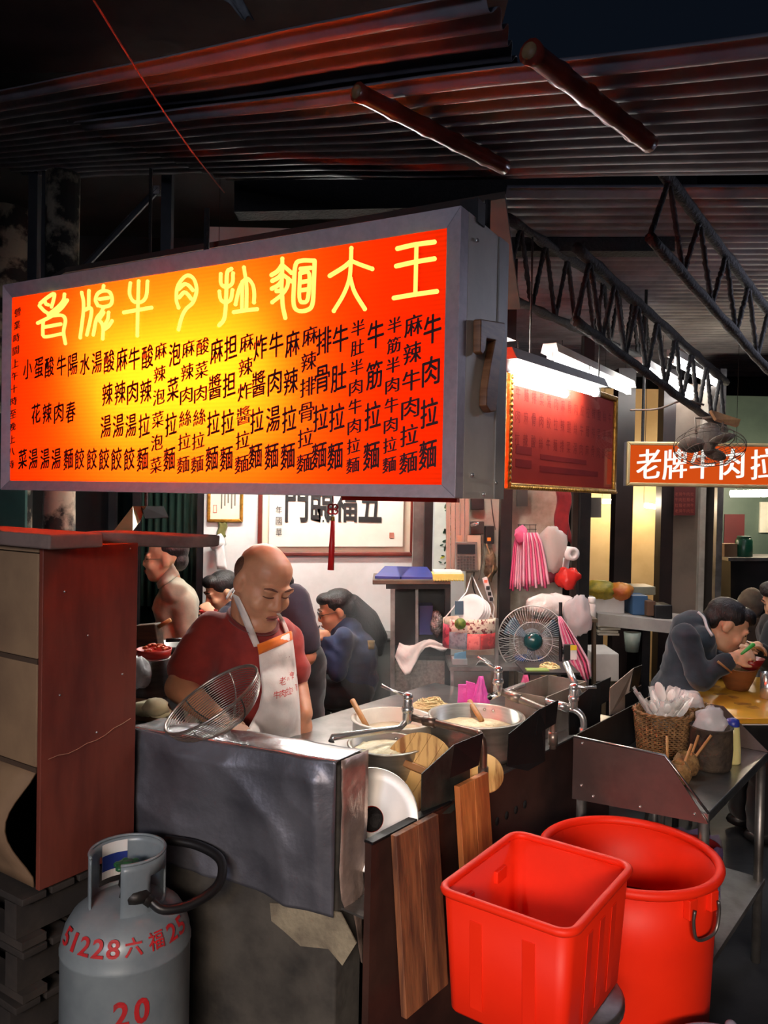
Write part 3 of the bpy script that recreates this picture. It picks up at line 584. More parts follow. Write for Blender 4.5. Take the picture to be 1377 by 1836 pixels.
# ---------------- gas bottle
gx, gy = -0.628, 1.985
gas = thing('gas_cylinder', 'grey gas cylinder with red stencilled numbers and a green valve wheel', 'gas cylinder', (gx, gy, 0))
gpaint = mat('grey_gas_paint', (140, 152, 158), (116, 128, 136), rough=0.35, metal=0.1, scale=5, bump=0.04)
gprof = [(0.12, 0.0), (0.14, 0.01), (0.156, 0.035), (0.157, 0.30), (0.157, 0.52), (0.159, 0.524), (0.159, 0.53), (0.156, 0.535), (0.154, 0.555), (0.147, 0.58), (0.132, 0.605), (0.11, 0.622), (0.07, 0.637), (0.03, 0.643)]
B(Matrix.Translation((gx, gy, 0))).lathe(gprof, 40).build('tank', gpaint, gas, True)
cb = B(Matrix.Translation((gx, gy, 0))); rows = []
for j in range(9):
    z = 0.60 + 0.155 * j / 8; row = []
    for i in range(41):
        a = R(-62 + 300 * i / 40) - R(20); row.append((0.091 * math.cos(a), 0.091 * math.sin(a), z - (0.0 if j < 8 else 0.004)))
    rows.append(row)
fsk = cb.sheet(rows)
# windows cut in the collar
cb.f = [f for n_, f in enumerate(cb.f) if not (2 <= (n_ // 40) <= 5 and (26 <= n_ % 40 <= 31 or 6 <= n_ % 40 <= 11))]
cb.build('collar', gpaint, gas, True, solid=0.005)
B(Matrix.Translation((gx, gy, 0))).tube([(0.091 * math.cos(R(-82 + 300 * i / 40)), 0.091 * math.sin(R(-82 + 300 * i / 40)), 0.755) for i in range(41)], 0.004, 6).build('collar_rim', gpaint, gas, True)
vb = B(Matrix.Translation((gx + 0.005, gy - 0.01, 0))); vb.lathe([(0.018, 0.62), (0.022, 0.64), (0.016, 0.66), (0.024, 0.675), (0.02, 0.70), (0.012, 0.715)], 12); vb.tube([(0, 0, 0.68), (0.02, -0.03, 0.675)], 0.016, 10); vb.lathe([(0.034, -0.012), (0.036, 0.0), (0.03, 0.014), (0.012, 0.02)], 14, (0.035, -0.045, 0.672)); vb.tube([(0.035, -0.045, 0.675), (0.075, -0.055, 0.655)], 0.014, 10)
vlv = vb.build('regulator', mat('dark_brass', (50, 48, 46), (34, 32, 32), rough=0.45, metal=0.5), gas, True)
wb = B(TM((gx + 0.004, gy - 0.012, 0.722)))
wb.lathe([(0.012, -0.008), (0.012, 0.008)], 10)
for i in range(6):
    a = i * math.pi / 3; wb.ell((0.025 * math.cos(a), 0.025 * math.sin(a), 0), (0.011, 0.011, 0.007), n=8)
wb.lathe([(0.02, -0.005), (0.028, -0.004), (0.028, 0.004), (0.02, 0.005)], 18)
wb.build('valve_wheel', mat('green_valve', (40, 100, 62), (28, 80, 50), rough=0.4), vlv, True)
hp_ = [Vector((gx + 0.075, gy - 0.055, 0.655)), Vector((gx + 0.11, gy - 0.06, 0.636)), Vector((gx + 0.17, gy - 0.03, 0.635)), Vector((gx + 0.225, gy + 0.02, 0.66)), Vector((gx + 0.22, gy + 0.07, 0.70)), Vector((gx + 0.15, gy + 0.11, 0.72)), Vector((gx + 0.06, gy + 0.13, 0.725))]
def crom3(pts, n=6):
    return crom(pts, n)
B().tube(crom3(hp_), 0.0125, 10).build('hose', mat('black_rubber', (24, 24, 26), rough=0.4), gas, True)
sp = B(Matrix.Translation((gx, gy, 0)))
def cylpt(a, z, r): return (r * math.cos(a), r * math.sin(a), z)
for nm, z0, z1, mm in (('sticker', 0.655, 0.745, white_pl), ('sticker_blue', 0.675, 0.715, mat('sticker_blue', (40, 60, 140), rough=0.4))):
    sb = B(Matrix.Translation((gx, gy, 0))); rr = 0.0875 if nm == 'sticker' else 0.0868
    sb.sheet([[cylpt(R(108 + 45 * i / 8), z0 + (z1 - z0) * j, rr) for i in range(9)] for j in range(2)]); sb.build(nm, mm, gas)
red_ink = mat('red_stencil', (190, 34, 40), (150, 40, 46), rough=0.6, scale=40, lo=0.5, hi=0.7)
# arc length along the dome for the stencils
arc = [(0.157, 0.50, 0.0)]; pr_ = [(0.1575, 0.50), (0.159, 0.53), (0.1555, 0.552), (0.148, 0.58), (0.133, 0.606), (0.111, 0.624), (0.07, 0.638)]
acc = [0.0]
for i in range(1, len(pr_)): acc.append(acc[-1] + math.hypot(pr_[i][0] - pr_[i - 1][0], pr_[i][1] - pr_[i - 1][1]))
def dome(a, s):
    for i in range(1, len(acc)):
        if s <= acc[i] or i == len(acc) - 1:
            t = (s - acc[i - 1]) / (acc[i] - acc[i - 1]); r = pr_[i - 1][0] * (1 - t) + pr_[i][0] * t; z = pr_[i - 1][1] * (1 - t) + pr_[i][1] * t
            return Vector((gx + (r + 0.0025) * math.cos(a), gy + (r + 0.0025) * math.sin(a), z + 0.002))
for i, ch in enumerate('51228六福25'):
    a0 = R(-90 - 60 + 14.0 * i + (4 if i > 4 else 0) + (7 if i > 5 else 0) + (4 if i > 6 else 0)) + R(10)
    b = B(); put_glyph(b, ch, lambda x, y, a0=a0: dome(a0 + x / 0.148, 0.085 + y), 0.042, 0.030 if i < 5 or i > 6 else 0.04, 0.02 if i not in (6,) else 0.01); b.build('stencil_mark', red_ink, gas)
for i, ch in enumerate('20'):
    a0 = R(-90 + 14 + 17 * i); b = B()
    put_glyph(b, ch, lambda x, y, a0=a0: Vector((gx + 0.1585 * math.cos(a0 + x / 0.157), gy + 0.1585 * math.sin(a0 + x / 0.157), 0.435 + y)), 0.062, 0.036, 0.03); b.build('stencil_mark', red_ink, gas)
# ================================================================== STOVE
h_ = 0.85
f0 = PZ(666, 1510, 0.80); f1 = f0 + VD * 1.62   # front edge line
stove = thing('noodle_stove', 'steel noodle stove counter with a perforated dark front panel', 'stove', dn(f0, 0))
def SV(v, u, z): return Vector((f0.x, f0.y, 0)) + VD * v + UD * u + Vector((0, 0, z))
sfront = mat('stove_front', (96, 66, 58), (60, 44, 42), rough=0.4, metal=0.5, scale=3, bump=0.05)
B().prism([SV(0.0, 0, 0.02), SV(1.52, 0, 0.02), SV(1.52, 0, 0.795), SV(0.0, 0, 0.795)], UD * 0.02).build('front_panel', sfront, stove)
B().prism([SV(0.36, 0.0, 0.795), SV(1.52, 0, 0.795), SV(1.52, 0.85, 0.795), SV(0.36, 0.85, 0.795)], (0, 0, 0.006)).build('worktop', steel, stove)
B().prism([SV(0.0, 0.021, 0.60), SV(0.36, 0.021, 0.60), SV(0.36, 0.6, 0.60), SV(0.0, 0.6, 0.60)], (0, 0, 0.006)).build('burner_well', steel_dull, stove)
B().prism([SV(0.36, 0.021, 0.60), SV(0.36, 0.6, 0.60), SV(0.36, 0.6, 0.794), SV(0.36, 0.021, 0.794)], VD * 0.01).build('well_side', steel_dull, stove)
B().prism([SV(0.0, -0.004, 0.792), SV(0.36, -0.004, 0.792), SV(0.36, 0.024, 0.792), SV(0.0, 0.024, 0.792)], (0, 0, 0.008)).build('front_ledge', black_steel, stove, bevel=0.002)
B().prism([SV(0.36, 0.835, 0.02), SV(1.52, 0.835, 0.02), SV(1.52, 0.835, 0.79), SV(0.36, 0.835, 0.79)], UD * 0.015).build('back_panel', steel_dull, stove)
B().prism([SV(1.5, 0.02, 0.02), SV(1.5, 0.83, 0.02), SV(1.5, 0.83, 0.79), SV(1.5, 0.02, 0.79)], VD * 0.02).build('end_panel', steel_dull, stove)
for v in (0.22, 0.30, 0.56, 0.62, 0.68, 0.74, 0.80):
    c = SV(v, -0.001, 0.66); b = B(); M_ = (-UD).to_track_quat('Z', 'Y').to_matrix()
    b.lathe([(0.011, 0.0), (0.011, 0.002)], 14, c, M_, sy=1.2); b.build('vent_hole', soot, stove, True)
# tilted steel burner dish
dc = P(664, 1468, 2.13); dnrm = (Vector((-0.2, -0.88, 0.42))).normalized(); DM = dnrm.to_track_quat('Z', 'Y').to_matrix()
dish = thing('steel_dish', 'shiny round steel dish with a hole in the middle, in the stove well', 'dish', dc - Vector((0, 0, 0.1)))
B().olathe([(0.034, -0.012), (0.06, -0.006), (0.10, 0.0), (0.130, 0.008), (0.133, 0.006), (0.10, -0.003), (0.06, -0.009), (0.034, -0.016)], 48, dc, DM).build('dish_plate', mat('bright_steel', (238, 236, 230), (228, 226, 220), rough=0.4, metal=0.35, scale=6), dish, True)
B().olathe([(0.034, -0.012), (0.034, -0.045)], 24, dc, DM).build('center_ring', mat('red_ring', (180, 50, 30), rough=0.5), dish, True, solid=0.002)
B().lathe([(0.033, -0.05), (0.033, -0.042)], 24, dc, DM).build('burner_cap', soot, dish, True)
# wooden half lid with handle bar
lw = mat('pine_wood', (226, 182, 112), (150, 96, 48), rough=0.6, scale=3.2, stretch=(9, 1.2, 1.2), bump=0.1, lo=0.5, hi=0.62, rot=(0.2, 0.5, 0.3))
lc = P(752, 1384, 2.34); ln = Vector((-0.35, -0.80, 0.42)).normalized(); LMx = ln.to_track_quat('Z', 'Y').to_matrix()
lid = thing('wooden_pot_lid', 'round pale wooden pot lid with a bar handle leaning by the first black splash guard', 'lid', lc - Vector((0, 0, 0.1)))
for i in range(5):
    y0, y1 = -0.112 + 0.0448 * i + 0.0006, -0.112 + 0.0448 * (i + 1) - 0.0006; poly = []
    n_ = 12
    for k in range(n_ + 1):
        y = y0 + (y1 - y0) * k / n_; poly.append((math.sqrt(max(0.112 ** 2 - y * y, 1e-6)), y))
    for k in range(n_ + 1):
        y = y1 - (y1 - y0) * k / n_; poly.append((-math.sqrt(max(0.112 ** 2 - y * y, 1e-6)), y))
    Rg = Matrix.Rotation(R(66), 3, 'Z')
    B().prism([lc + LMx @ (Rg @ Vector((x, y, 0))) for x, y in poly], ln * 0.016).build('lid_board', lw, lid)
a_ = lc + LMx @ Vector((-0.088, 0.025, 0.030)); b_ = lc + LMx @ Vector((0.088, -0.012, 0.030)); hd = (b_ - a_).normalized(); hs = ln.cross(hd)
B().prism([a_ - hs * 0.012 - ln * 0.014, a_ + hs * 0.012 - ln * 0.014, a_ + hs * 0.010 + ln * 0.016, a_ - hs * 0.010 + ln * 0.016], b_ - a_).build('handle_bar', mat('pine_handle', (168, 116, 66), (120, 76, 40), rough=0.6, scale=5), lid, bevel=0.004)
ld2 = thing('wooden_pot_lid', 'small pale wooden lid half hidden behind the leaning orange plank', 'lid', P(868, 1405, 2.37))
B().lathe([(0.058, -0.007), (0.06, 0.0), (0.058, 0.007)], 28, P(868, 1386, 2.37), Vector((0.1, -0.8, 0.6)).normalized().to_track_quat('Z', 'Y').to_matrix()).build('lid_disc', lw, ld2, True)
# pots
broth = mat('milky_noodles', (235, 222, 186), (214, 196, 150), rough=0.45, scale=30, bump=0.9, bscale=40)
def pot(c, r, h, name, lb, m, fill=0.7, thick=0.006, handles=False, soup=broth):
    T = Matrix.Translation(c); t = thing(name, lb, 'pot', c)
    B(T).lathe([(r * 0.94, 0), (r, 0.02), (r, h - 0.006), (r + 0.008, h - 0.003), (r + 0.008, h), (r - thick, h), (r - thick, 0.02), (0.01, 0.012)], 44).build('pot_body', m, t, True)
    rows = []; b = B(T)
    b.lathe([(r - thick - 0.001, h * fill - 0.004)] + [((r - thick - 0.001) * (1 - k / 9), h * fill + 0.012 * (1 - (1 - k / 9) ** 2)) for k in range(1, 9)] + [(0.001, h * fill + 0.013)], 36)
    for i, v in enumerate(b.v): v.z += 0.006 * noise.noise(v * 45)
    b.build('noodle_broth', soup, t, True)
    if handles:
        for s in (-1, 1):
            q = crom([(s * (r + 0.003), -0.04, h * 0.75), (s * (r + 0.035), -0.035, h * 0.76), (s * (r + 0.035), 0.035, h * 0.76), (s * (r + 0.003), 0.04, h * 0.75)], 5)
            B(T).tube(q, 0.005, 8).build('pot_handle', chrome, t, True)
    for a in (R(60), R(72)): B(T).ell(((r - thick) * math.cos(a), (r - thick) * math.sin(a), h * 0.85), 0.006, n=8).build('rivet', chrome, t, True)
    return t
alup = mat('pot_aluminium', (186, 182, 172), (160, 156, 146), rough=0.35, metal=0.75, scale=6, stretch=(1, 1, 8))
pR = Vector((0.325, 2.67, 0.802)); pot(pR, 0.155, 0.125, 'stock_pot', 'wide aluminium stock pot full of pale noodle water behind the second splash guard', alup, 0.62, handles=False)
pF = Vector((0.02, 2.42, 0.802)); pot(pF, 0.112, 0.10, 'stock_pot', 'aluminium pot of boiling noodles half hidden by the wooden lid', alup, 0.8)
pE = Vector((0.045, 2.705, 0.802)); pot(pE, 0.138, 0.10, 'enamel_pot', 'white enamel pot with a wooden stick behind the faucet spout', mat('white_enamel', (228, 222, 208), (205, 196, 180), rough=0.3, scale=6), 0.5, soup=mat('pale_soup', (206, 190, 158), (190, 172, 138), rough=0.3))
stick = mat('stick_wood', (190, 140, 84), (150, 104, 60), rough=0.6, scale=6)
tag(B().tube([P(632, 1256, 2.78), P(663, 1312, 2.66)], [0.010, 0.009], 8).build('wooden_stick', stick, None, True), 'wooden stick standing in the white enamel pot', 'stick')
tag(B().tube([P(842, 1258, 2.85), P(864, 1292, 2.72)], [0.010, 0.009], 8).build('wooden_stick', stick, None, True), 'short wooden stick standing in the wide stock pot', 'stick')
# steam
# faucets
def faucet(name_lb, path, r, valve, spout, lever, m=None):
    path = [Vector(p) for p in path]; t = thing('pot_faucet', name_lb, 'faucet', path[0])
    m = m or mat('worn_brass_pipe', (132, 112, 100), (96, 82, 76), rough=0.35, metal=0.8, scale=8)
    B().tube(path, r, 10).build('pipe', m, t, True)
    for k in (1, -2):
        p = path[k]; d = (path[k + (1 if k > 0 else -1)] - p).normalized(); B().tube([p - d * 0.012, p + d * 0.03], r * 1.35, 10).build('pipe_collar', m, t, True)
    v = Vector(valve); vb = B(); vb.cap(v + Vector((0, 0, -0.03)), v + Vector((0, 0, 0.028)), 0.017, 0.015); vb.ell(v, (0.02, 0.02, 0.018)); vb.build('valve_body', m if not lever else chrome, t, True)
    B().lathe([(0.011, 0), (0.016, 0.004), (0.016, 0.014), (0.010, 0.022), (0.001, 0.024)], 14, v + Vector((0, 0, 0.03))).build('valve_cap', chrome, t, True)
    B().ell(v + Vector((0, -0.012, 0.05)), (0.006, 0.005, 0.004), n=8).build('hot_mark', mat('red_mark', (200, 50, 36), rough=0.4), t, True)
    if lever: B().tube([v + Vector((0, 0, 0.042)), v + Vector(lever) * 0.55 + Vector((0, 0, 0.044)), v + Vector(lever) + Vector((0, 0, 0.05))], [0.006, 0.0045, 0.006], 8).build('lever', chrome, t, True)
    B().tube(spout, [r * 0.85] * len(spout), 10).build('spout', chrome, t, True)
    return t
v1 = P(731, 1272, 2.5)
faucet('chrome swing faucet with a long spout over the front noodle pot', crom([P(866, 1412, 2.36), P(866, 1340, 2.36), P(860, 1318, 2.37), P(845, 1312, 2.39), P(738, 1286, 2.5)], 4), 0.012, v1,
       [v1 + Vector((-0.01, -0.01, -0.04)), P(716, 1306, 2.47), P(596, 1322, 2.34), P(594, 1330, 2.34)], (-0.085, 0.02, 0.02))
v2 = P(893, 1222, 2.72)
faucet('chrome faucet with a grey pipe over the wide stock pot', crom([P(991, 1342, 2.62), P(991, 1290, 2.62), P(985, 1276, 2.63), P(970, 1270, 2.64), P(900, 1240, 2.72)], 4), 0.012, v2,
       [v2 + Vector((-0.01, -0.01, -0.04)), P(878, 1250, 2.68), P(938, 1228, 2.9)], (-0.07, 0.02, 0.03), mat('grey_pipe', (150, 138, 128), (120, 112, 104), rough=0.35, metal=0.7))
v3 = P(1028, 1252, 2.78)
faucet('chrome tap with a lever bolted by the third black splash guard', crom([P(1045, 1330, 2.76), P(1046, 1292, 2.76), P(1036, 1276, 2.77), P(1020, 1270, 2.78), P(1000, 1264, 2.78)], 4), 0.012, v3,
       [P(1000, 1264, 2.78), P(978, 1256, 2.8)], (0.08, 0.0, -0.01), chrome)
tag(B().tube([P(1014, 1188, 3.1), P(1040, 1248, 3.0)], [0.012, 0.014], 10).build('steel_rod', chrome, None, True), 'polished steel rod leaning behind the third tap', 'rod')
# splash guards, bent sheet steel
def guard(lb, polys, m=None):
    t = thing('splash_guard', lb, 'splash guard', P(*polys[0][1][-1]))
    for nm, pts, mm in polys:
        b = B(); q = [P(*p) for p in pts]; b.add(q, [tuple(range(len(q)))]); b.build(nm, mm, t, solid=0.003)
gsteel = mat('burnt_steel', (70, 72, 66), (34, 34, 32), rough=0.5, metal=0.5, scale=7, bump=0.15, bscale=20); gblack = mat('guard_black', (16, 16, 18), (24, 22, 22), rough=0.5, metal=0.2)
guard('dark bent steel splash guard standing over the steel dish', [('guard_plate', [(756, 1387, 2.15), (814, 1335, 2.25), (842, 1330, 2.30), (842, 1428, 2.30), (807, 1458, 2.22), (755, 1462, 2.15)], gsteel), ('guard_flap', [(814, 1335, 2.25), (866, 1314, 2.30), (858, 1372, 2.30), (806, 1395, 2.235)], gblack)])
guard('dark bent steel splash guard in front of the wide stock pot', [('guard_plate', [(912, 1316, 2.44), (966, 1272, 2.54), (978, 1268, 2.55), (977, 1364, 2.55), (946, 1382, 2.49), (909, 1374, 2.44)], gblack), ('guard_flap', [(966, 1272, 2.54), (1001, 1255, 2.58), (996, 1297, 2.58), (960, 1318, 2.52)], gblack)])
guard('black bent steel splash guard beside the lever tap', [('guard_plate', [(1020, 1262, 2.80), (1064, 1228, 2.90), (1076, 1225, 2.92), (1076, 1295, 2.92), (1048, 1316, 2.86), (1020, 1318, 2.80)], gblack), ('guard_flap', [(1064, 1228, 2.9), (1095, 1214, 2.96), (1090, 1256, 2.96), (1058, 1274, 2.88)], gblack)])
guard('pale steel splash guard with a black flap at the far end of the stove', [('guard_plate', [(1093, 1234, 2.98), (1136, 1198, 3.1), (1130, 1240, 3.1), (1120, 1246, 3.1), (1120, 1275, 3.1), (1093, 1282, 2.98)], mat('pale_plate', (176, 158, 144), (150, 134, 124), rough=0.45, metal=0.4)), ('guard_flap', [(1136, 1198, 3.1), (1151, 1192, 3.14), (1144, 1232, 3.14), (1129, 1240, 3.09)], gblack), ('side_wing', [(1120, 1246, 3.1), (1150, 1228, 3.16), (1150, 1256, 3.16), (1120, 1274, 3.1)], gblack)])
# planks leaning on the stove front
pk = mat('orange_pine', (216, 134, 70), (166, 90, 46), rough=0.6, scale=3, stretch=(7, 7, 0.6), bump=0.15, lo=0.42, hi=0.6)
pk2 = mat('brown_plank', (150, 94, 60), (92, 56, 40), rough=0.65, scale=3, stretch=(7, 7, 0.6), bump=0.2, lo=0.42, hi=0.6)
def leaning(lb, v0, v1, ztop, zbot, out, m, boards=2):
    t = thing('leaning_plank', lb, 'plank', SV((v0 + v1) / 2, -out, zbot))
    for i in range(boards):
        a = v0 + (v1 - v0) * i / boards + 0.0008; c = v0 + (v1 - v0) * (i + 1) / boards - 0.0008
        B().prism([SV(a, -0.016, ztop), SV(c, -0.016, ztop), SV(c, -out, zbot), SV(a, -out, zbot)], -UD * 0.018).build('board', m, t, bevel=0.002)
leaning('brown stained plank leaning on the stove front beside the foil wall', 0.055, 0.245, 0.805, 0.36, 0.06, pk2)
leaning('orange pine plank leaning on the stove front behind the square red tub', 0.345, 0.505, 0.85, 0.40, 0.06, pk)
# ================================================================== RED TUB, BARREL, STOOL
redp = mat('red_plastic', (238, 44, 14), (228, 38, 12), rough=0.5, scale=3, spec=0.3)
cx, cy = 0.361, 1.753; trz = -R(35.5)
tub = thing('square_tub', 'square red plastic tub with a rolled rim standing on a metal stool', 'tub', (cx, cy, 0.552), trz)
def rrect(hx, hy, rad, n=6):
    out = []
    for q, (sx, sy) in enumerate(((1, 1), (-1, 1), (-1, -1), (1, -1))):
        for k in range(n + 1):
            a = (q * 90 + 90 * k / n) * math.pi / 180; out.append((sx * (hx - rad) + rad * math.cos(a), sy * (hy - rad) + rad * math.sin(a)))
    return out
def loft_rr(b, levels, cap0=True):
    rings = [[(x, y, z) for x, y in rrect(hx, hy, rad)] for hx, hy, rad, z in levels]; n = len(rings[0]); vs = [p for r_ in rings for p in r_]; fs = []
    for i in range(len(rings) - 1): fs += [(i * n + j, i * n + (j + 1) % n, (i + 1) * n + (j + 1) % n, (i + 1) * n + j) for j in range(n)]
    fs += [tuple(range(n - 1, -1, -1)), tuple(range((len(rings) - 1) * n, len(rings) * n))]; b.add(vs, fs)
b = B(tub.matrix_world); loft_rr(b, [(0.128, 0.162, 0.02, 0.0), (0.132, 0.166, 0.024, 0.006), (0.147, 0.182, 0.03, 0.262), (0.143, 0.178, 0.026, 0.262), (0.129, 0.163, 0.022, 0.012)])
b.build('tub_body', redp, tub, True)
b = B(tub.matrix_world); rim = [(x, y, 0.262) for x, y in rrect(0.149, 0.184, 0.034)]; b.tube(rim, 0.0095, 10, closed=True); b.build('rim', redp, tub, True)
for s in (-1, 1):
    for k in (-0.07, 0.0, 0.07): B(tub.matrix_world).prism([(s * 0.136, k - 0.014, 0.03), (s * 0.136, k + 0.014, 0.03), (s * 0.1455, k + 0.014, 0.22), (s * 0.1455, k - 0.014, 0.22)], (s * 0.0015, 0, 0)).build('side_rib', redp, tub, bevel=0.002)
    for k in (-0.06, 0.06): B(tub.matrix_world).prism([(k - 0.014, s * 0.170, 0.03), (k + 0.014, s * 0.170, 0.03), (k + 0.014, s * 0.1805, 0.22), (k - 0.014, s * 0.1805, 0.22)], (0, s * 0.0015, 0)).build('side_rib', redp, tub, bevel=0.002)
    B(tub.matrix_world).box((-0.136, s * 0.08, 0.20), (0.012, 0.05, 0.03)).build('inner_lug', redp, tub, bevel=0.003)
st0 = thing('round_stool', 'round metal stool under the square red tub', 'stool', (cx + 0.045, cy + 0.03, 0))
T = st0.matrix_world @ Matrix.Diagonal((1, 1, 0.552 / 0.474, 1))
B(T).lathe([(0.145, 0.452), (0.155, 0.458), (0.155, 0.468), (0.148, 0.474), (0.002, 0.474)], 36).build('seat', steel_dull, st0, True)
for i in range(4):
    a = R(45 + 90 * i - 20); c, s = math.cos(a), math.sin(a)
    B(T).tube(crom([(0.10 * c, 0.10 * s, 0.450), (0.135 * c, 0.135 * s, 0.435), (0.15 * c, 0.15 * s, 0.39), (0.185 * c, 0.185 * s, 0.0)], 5), 0.011, 10).build('leg', mat('grey_leg', (92, 96, 100), (70, 74, 78), rough=0.4, metal=0.6), st0, True)
B(T).tube([(0.165 * math.cos(2 * math.pi * k / 32), 0.165 * math.sin(2 * math.pi * k / 32), 0.2) for k in range(32)], 0.007, 8, closed=True).build('foot_ring', MATS['grey_leg'], st0, True)
bx_, by_ = 0.690, 2.165; bar_ = thing('round_barrel', 'big round red plastic barrel with wire handles behind the square tub', 'barrel', (bx_, by_, 0)); T = bar_.matrix_world
B(T).lathe([(0.198, 0), (0.204, 0.01), (0.222, 0.52), (0.224, 0.53), (0.228, 0.685), (0.223, 0.685), (0.218, 0.53), (0.2, 0.015), (0.002, 0.012)], 56).build('barrel_body', redp, bar_, True)
B(T).tube([(0.232 * math.cos(2 * math.pi * k / 56), 0.232 * math.sin(2 * math.pi * k / 56), 0.688) for k in range(56)], 0.013, 10, closed=True).build('rim', redp, bar_, True)
for a in (R(-58), R(122)):
    c, s = math.cos(a), math.sin(a); tx, ty = -s, c
    for k in (-0.042, 0.042): B(T).box((0.230 * c + tx * k, 0.230 * s + ty * k, 0.652), (0.02, 0.03, 0.05), a).build('handle_lug', redp, bar_, bevel=0.003)
    q = [(0.246 * c + tx * x, 0.246 * s + ty * x, z + 0.115) for x, z in ((-0.046, 0.54), (-0.05, 0.51), (-0.038, 0.468), (0, 0.458), (0.038, 0.468), (0.05, 0.51), (0.046, 0.54))]
    B(T).tube(crom(q, 4), 0.0045, 8).build('wire_handle', steel_dull, bar_, True)
B(T).lathe([(0.2155, 0.5), (0.002, 0.501)], 40).build('dish_water', mat('murky_water', (120, 34, 20), (100, 30, 18), rough=0.08), bar_, True)
gb_ = thing('grey_bucket', 'lilac grey plastic bucket on the floor in front of the red barrel', 'bucket', (0.79, 1.765, 0)); T = gb_.matrix_world; gpl = mat('lilac_plastic', (128, 122, 140), (112, 108, 126), rough=0.45)
B(T).lathe([(0.085, 0), (0.09, 0.005), (0.122, 0.40), (0.118, 0.40), (0.088, 0.01), (0.002, 0.008)], 40).build('bucket_body', gpl, gb_, True)
B(T).tube([(0.124 * math.cos(2 * math.pi * k / 40), 0.124 * math.sin(2 * math.pi * k / 40), 0.40) for k in range(40)], 0.007, 8, closed=True).build('rim', gpl, gb_, True)
B(T).ell((0.06, 0.108, 0.412), (0.014, 0.012, 0.012)).build('handle_lug', gpl, gb_, True)
B(T).tube(crom([(0.066, 0.112, 0.414), (0.16, 0.06, 0.39), (0.15, -0.04, 0.375), (0.07, -0.112, 0.41)], 6), 0.003, 6).build('wire_handle', steel_dull, gb_, True)
# ================================================================== STEEL SERVING TABLE
tz = 0.76; ZP = 0.90
t0 = PZ(1272, 1458, tz); tU = UD; tL = 0.73; tW = 0.42
def TB(v, u, z): return Vector((t0.x, t0.y, 0)) + VD * v + tU * u + Vector((0, 0, z))
tab = thing('steel_table', 'stainless steel serving table with raised splash panels', 'table', TB(0.35, 0.2, 0))
B().prism([TB(0, 0, tz - 0.03), TB(tL, 0, tz - 0.03), TB(tL, tW, tz - 0.03), TB(0, tW, tz - 0.03)], (0, 0, 0.03)).build('table_top', mat('table_steel', (150, 150, 146), (110, 112, 112), rough=0.3, metal=0.9, scale=5, bump=0.05), tab, bevel=0.006)
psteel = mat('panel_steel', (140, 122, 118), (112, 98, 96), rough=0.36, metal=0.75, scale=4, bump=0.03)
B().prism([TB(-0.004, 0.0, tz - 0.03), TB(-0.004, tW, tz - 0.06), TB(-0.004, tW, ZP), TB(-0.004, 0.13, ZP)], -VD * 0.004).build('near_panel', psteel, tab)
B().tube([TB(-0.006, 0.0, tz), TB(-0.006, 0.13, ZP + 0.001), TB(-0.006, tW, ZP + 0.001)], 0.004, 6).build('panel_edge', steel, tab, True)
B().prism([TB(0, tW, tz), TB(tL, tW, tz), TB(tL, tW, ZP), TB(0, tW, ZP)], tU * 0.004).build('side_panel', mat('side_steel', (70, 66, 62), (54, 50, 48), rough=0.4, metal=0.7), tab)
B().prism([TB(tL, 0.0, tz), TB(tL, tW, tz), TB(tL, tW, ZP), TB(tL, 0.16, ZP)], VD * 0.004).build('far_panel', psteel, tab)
for u, z in ((tW - 0.03, 0.885), (tW - 0.03, 0.75), (tW - 0.07, 0.725), (0.2, 0.73), (0.04, 0.75)): B().ell(TB(-0.009, u, z), 0.005, n=8).build('rivet', chrome, tab, True)
for v, u in ((0.02, 0.02), (tL - 0.02, 0.02), (0.02, tW - 0.02), (tL - 0.02, tW - 0.02)): B().tube([TB(v, u, 0), TB(v, u, tz - 0.03)], 0.016, 10).build('leg', steel_dull, tab, True)
B().prism([TB(0, 0, 0.28), TB(tL, 0, 0.28), TB(tL, tW, 0.28), TB(0, tW, 0.28)], (0, 0, 0.02)).build('lower_shelf', steel_dull, tab)
# bin on the lower shelf
bn = TB(0.22, 0.1, 0.30); bin_ = thing('lined_bin', 'dark red bin lined with a purple plastic bag under the steel table', 'bin', bn); T = bin_.matrix_world
B(T).lathe([(0.06, 0), (0.075, 0.27), (0.07, 0.27), (0.056, 0.01), (0.002, 0.008)], 24).build('bin_body', mat('dark_red_plastic', (120, 28, 32), rough=0.4), bin_, True)
b = B(T); rows = []
for j in range(8):
    t = j / 7; rows.append([((0.079 + 0.006 * math.sin(k * 2.3 + j) - 0.004 * t) * math.cos(2 * math.pi * k / 28), (0.079 + 0.006 * math.sin(k * 2.3 + j) - 0.004 * t) * math.sin(2 * math.pi * k / 28), 0.285 - 0.16 * t + 0.008 * math.sin(k * 1.7)) for k in range(29)])
b.sheet(rows).build('bag_liner', film('purple_film', (120, 100, 150), 0.6), bin_, True)
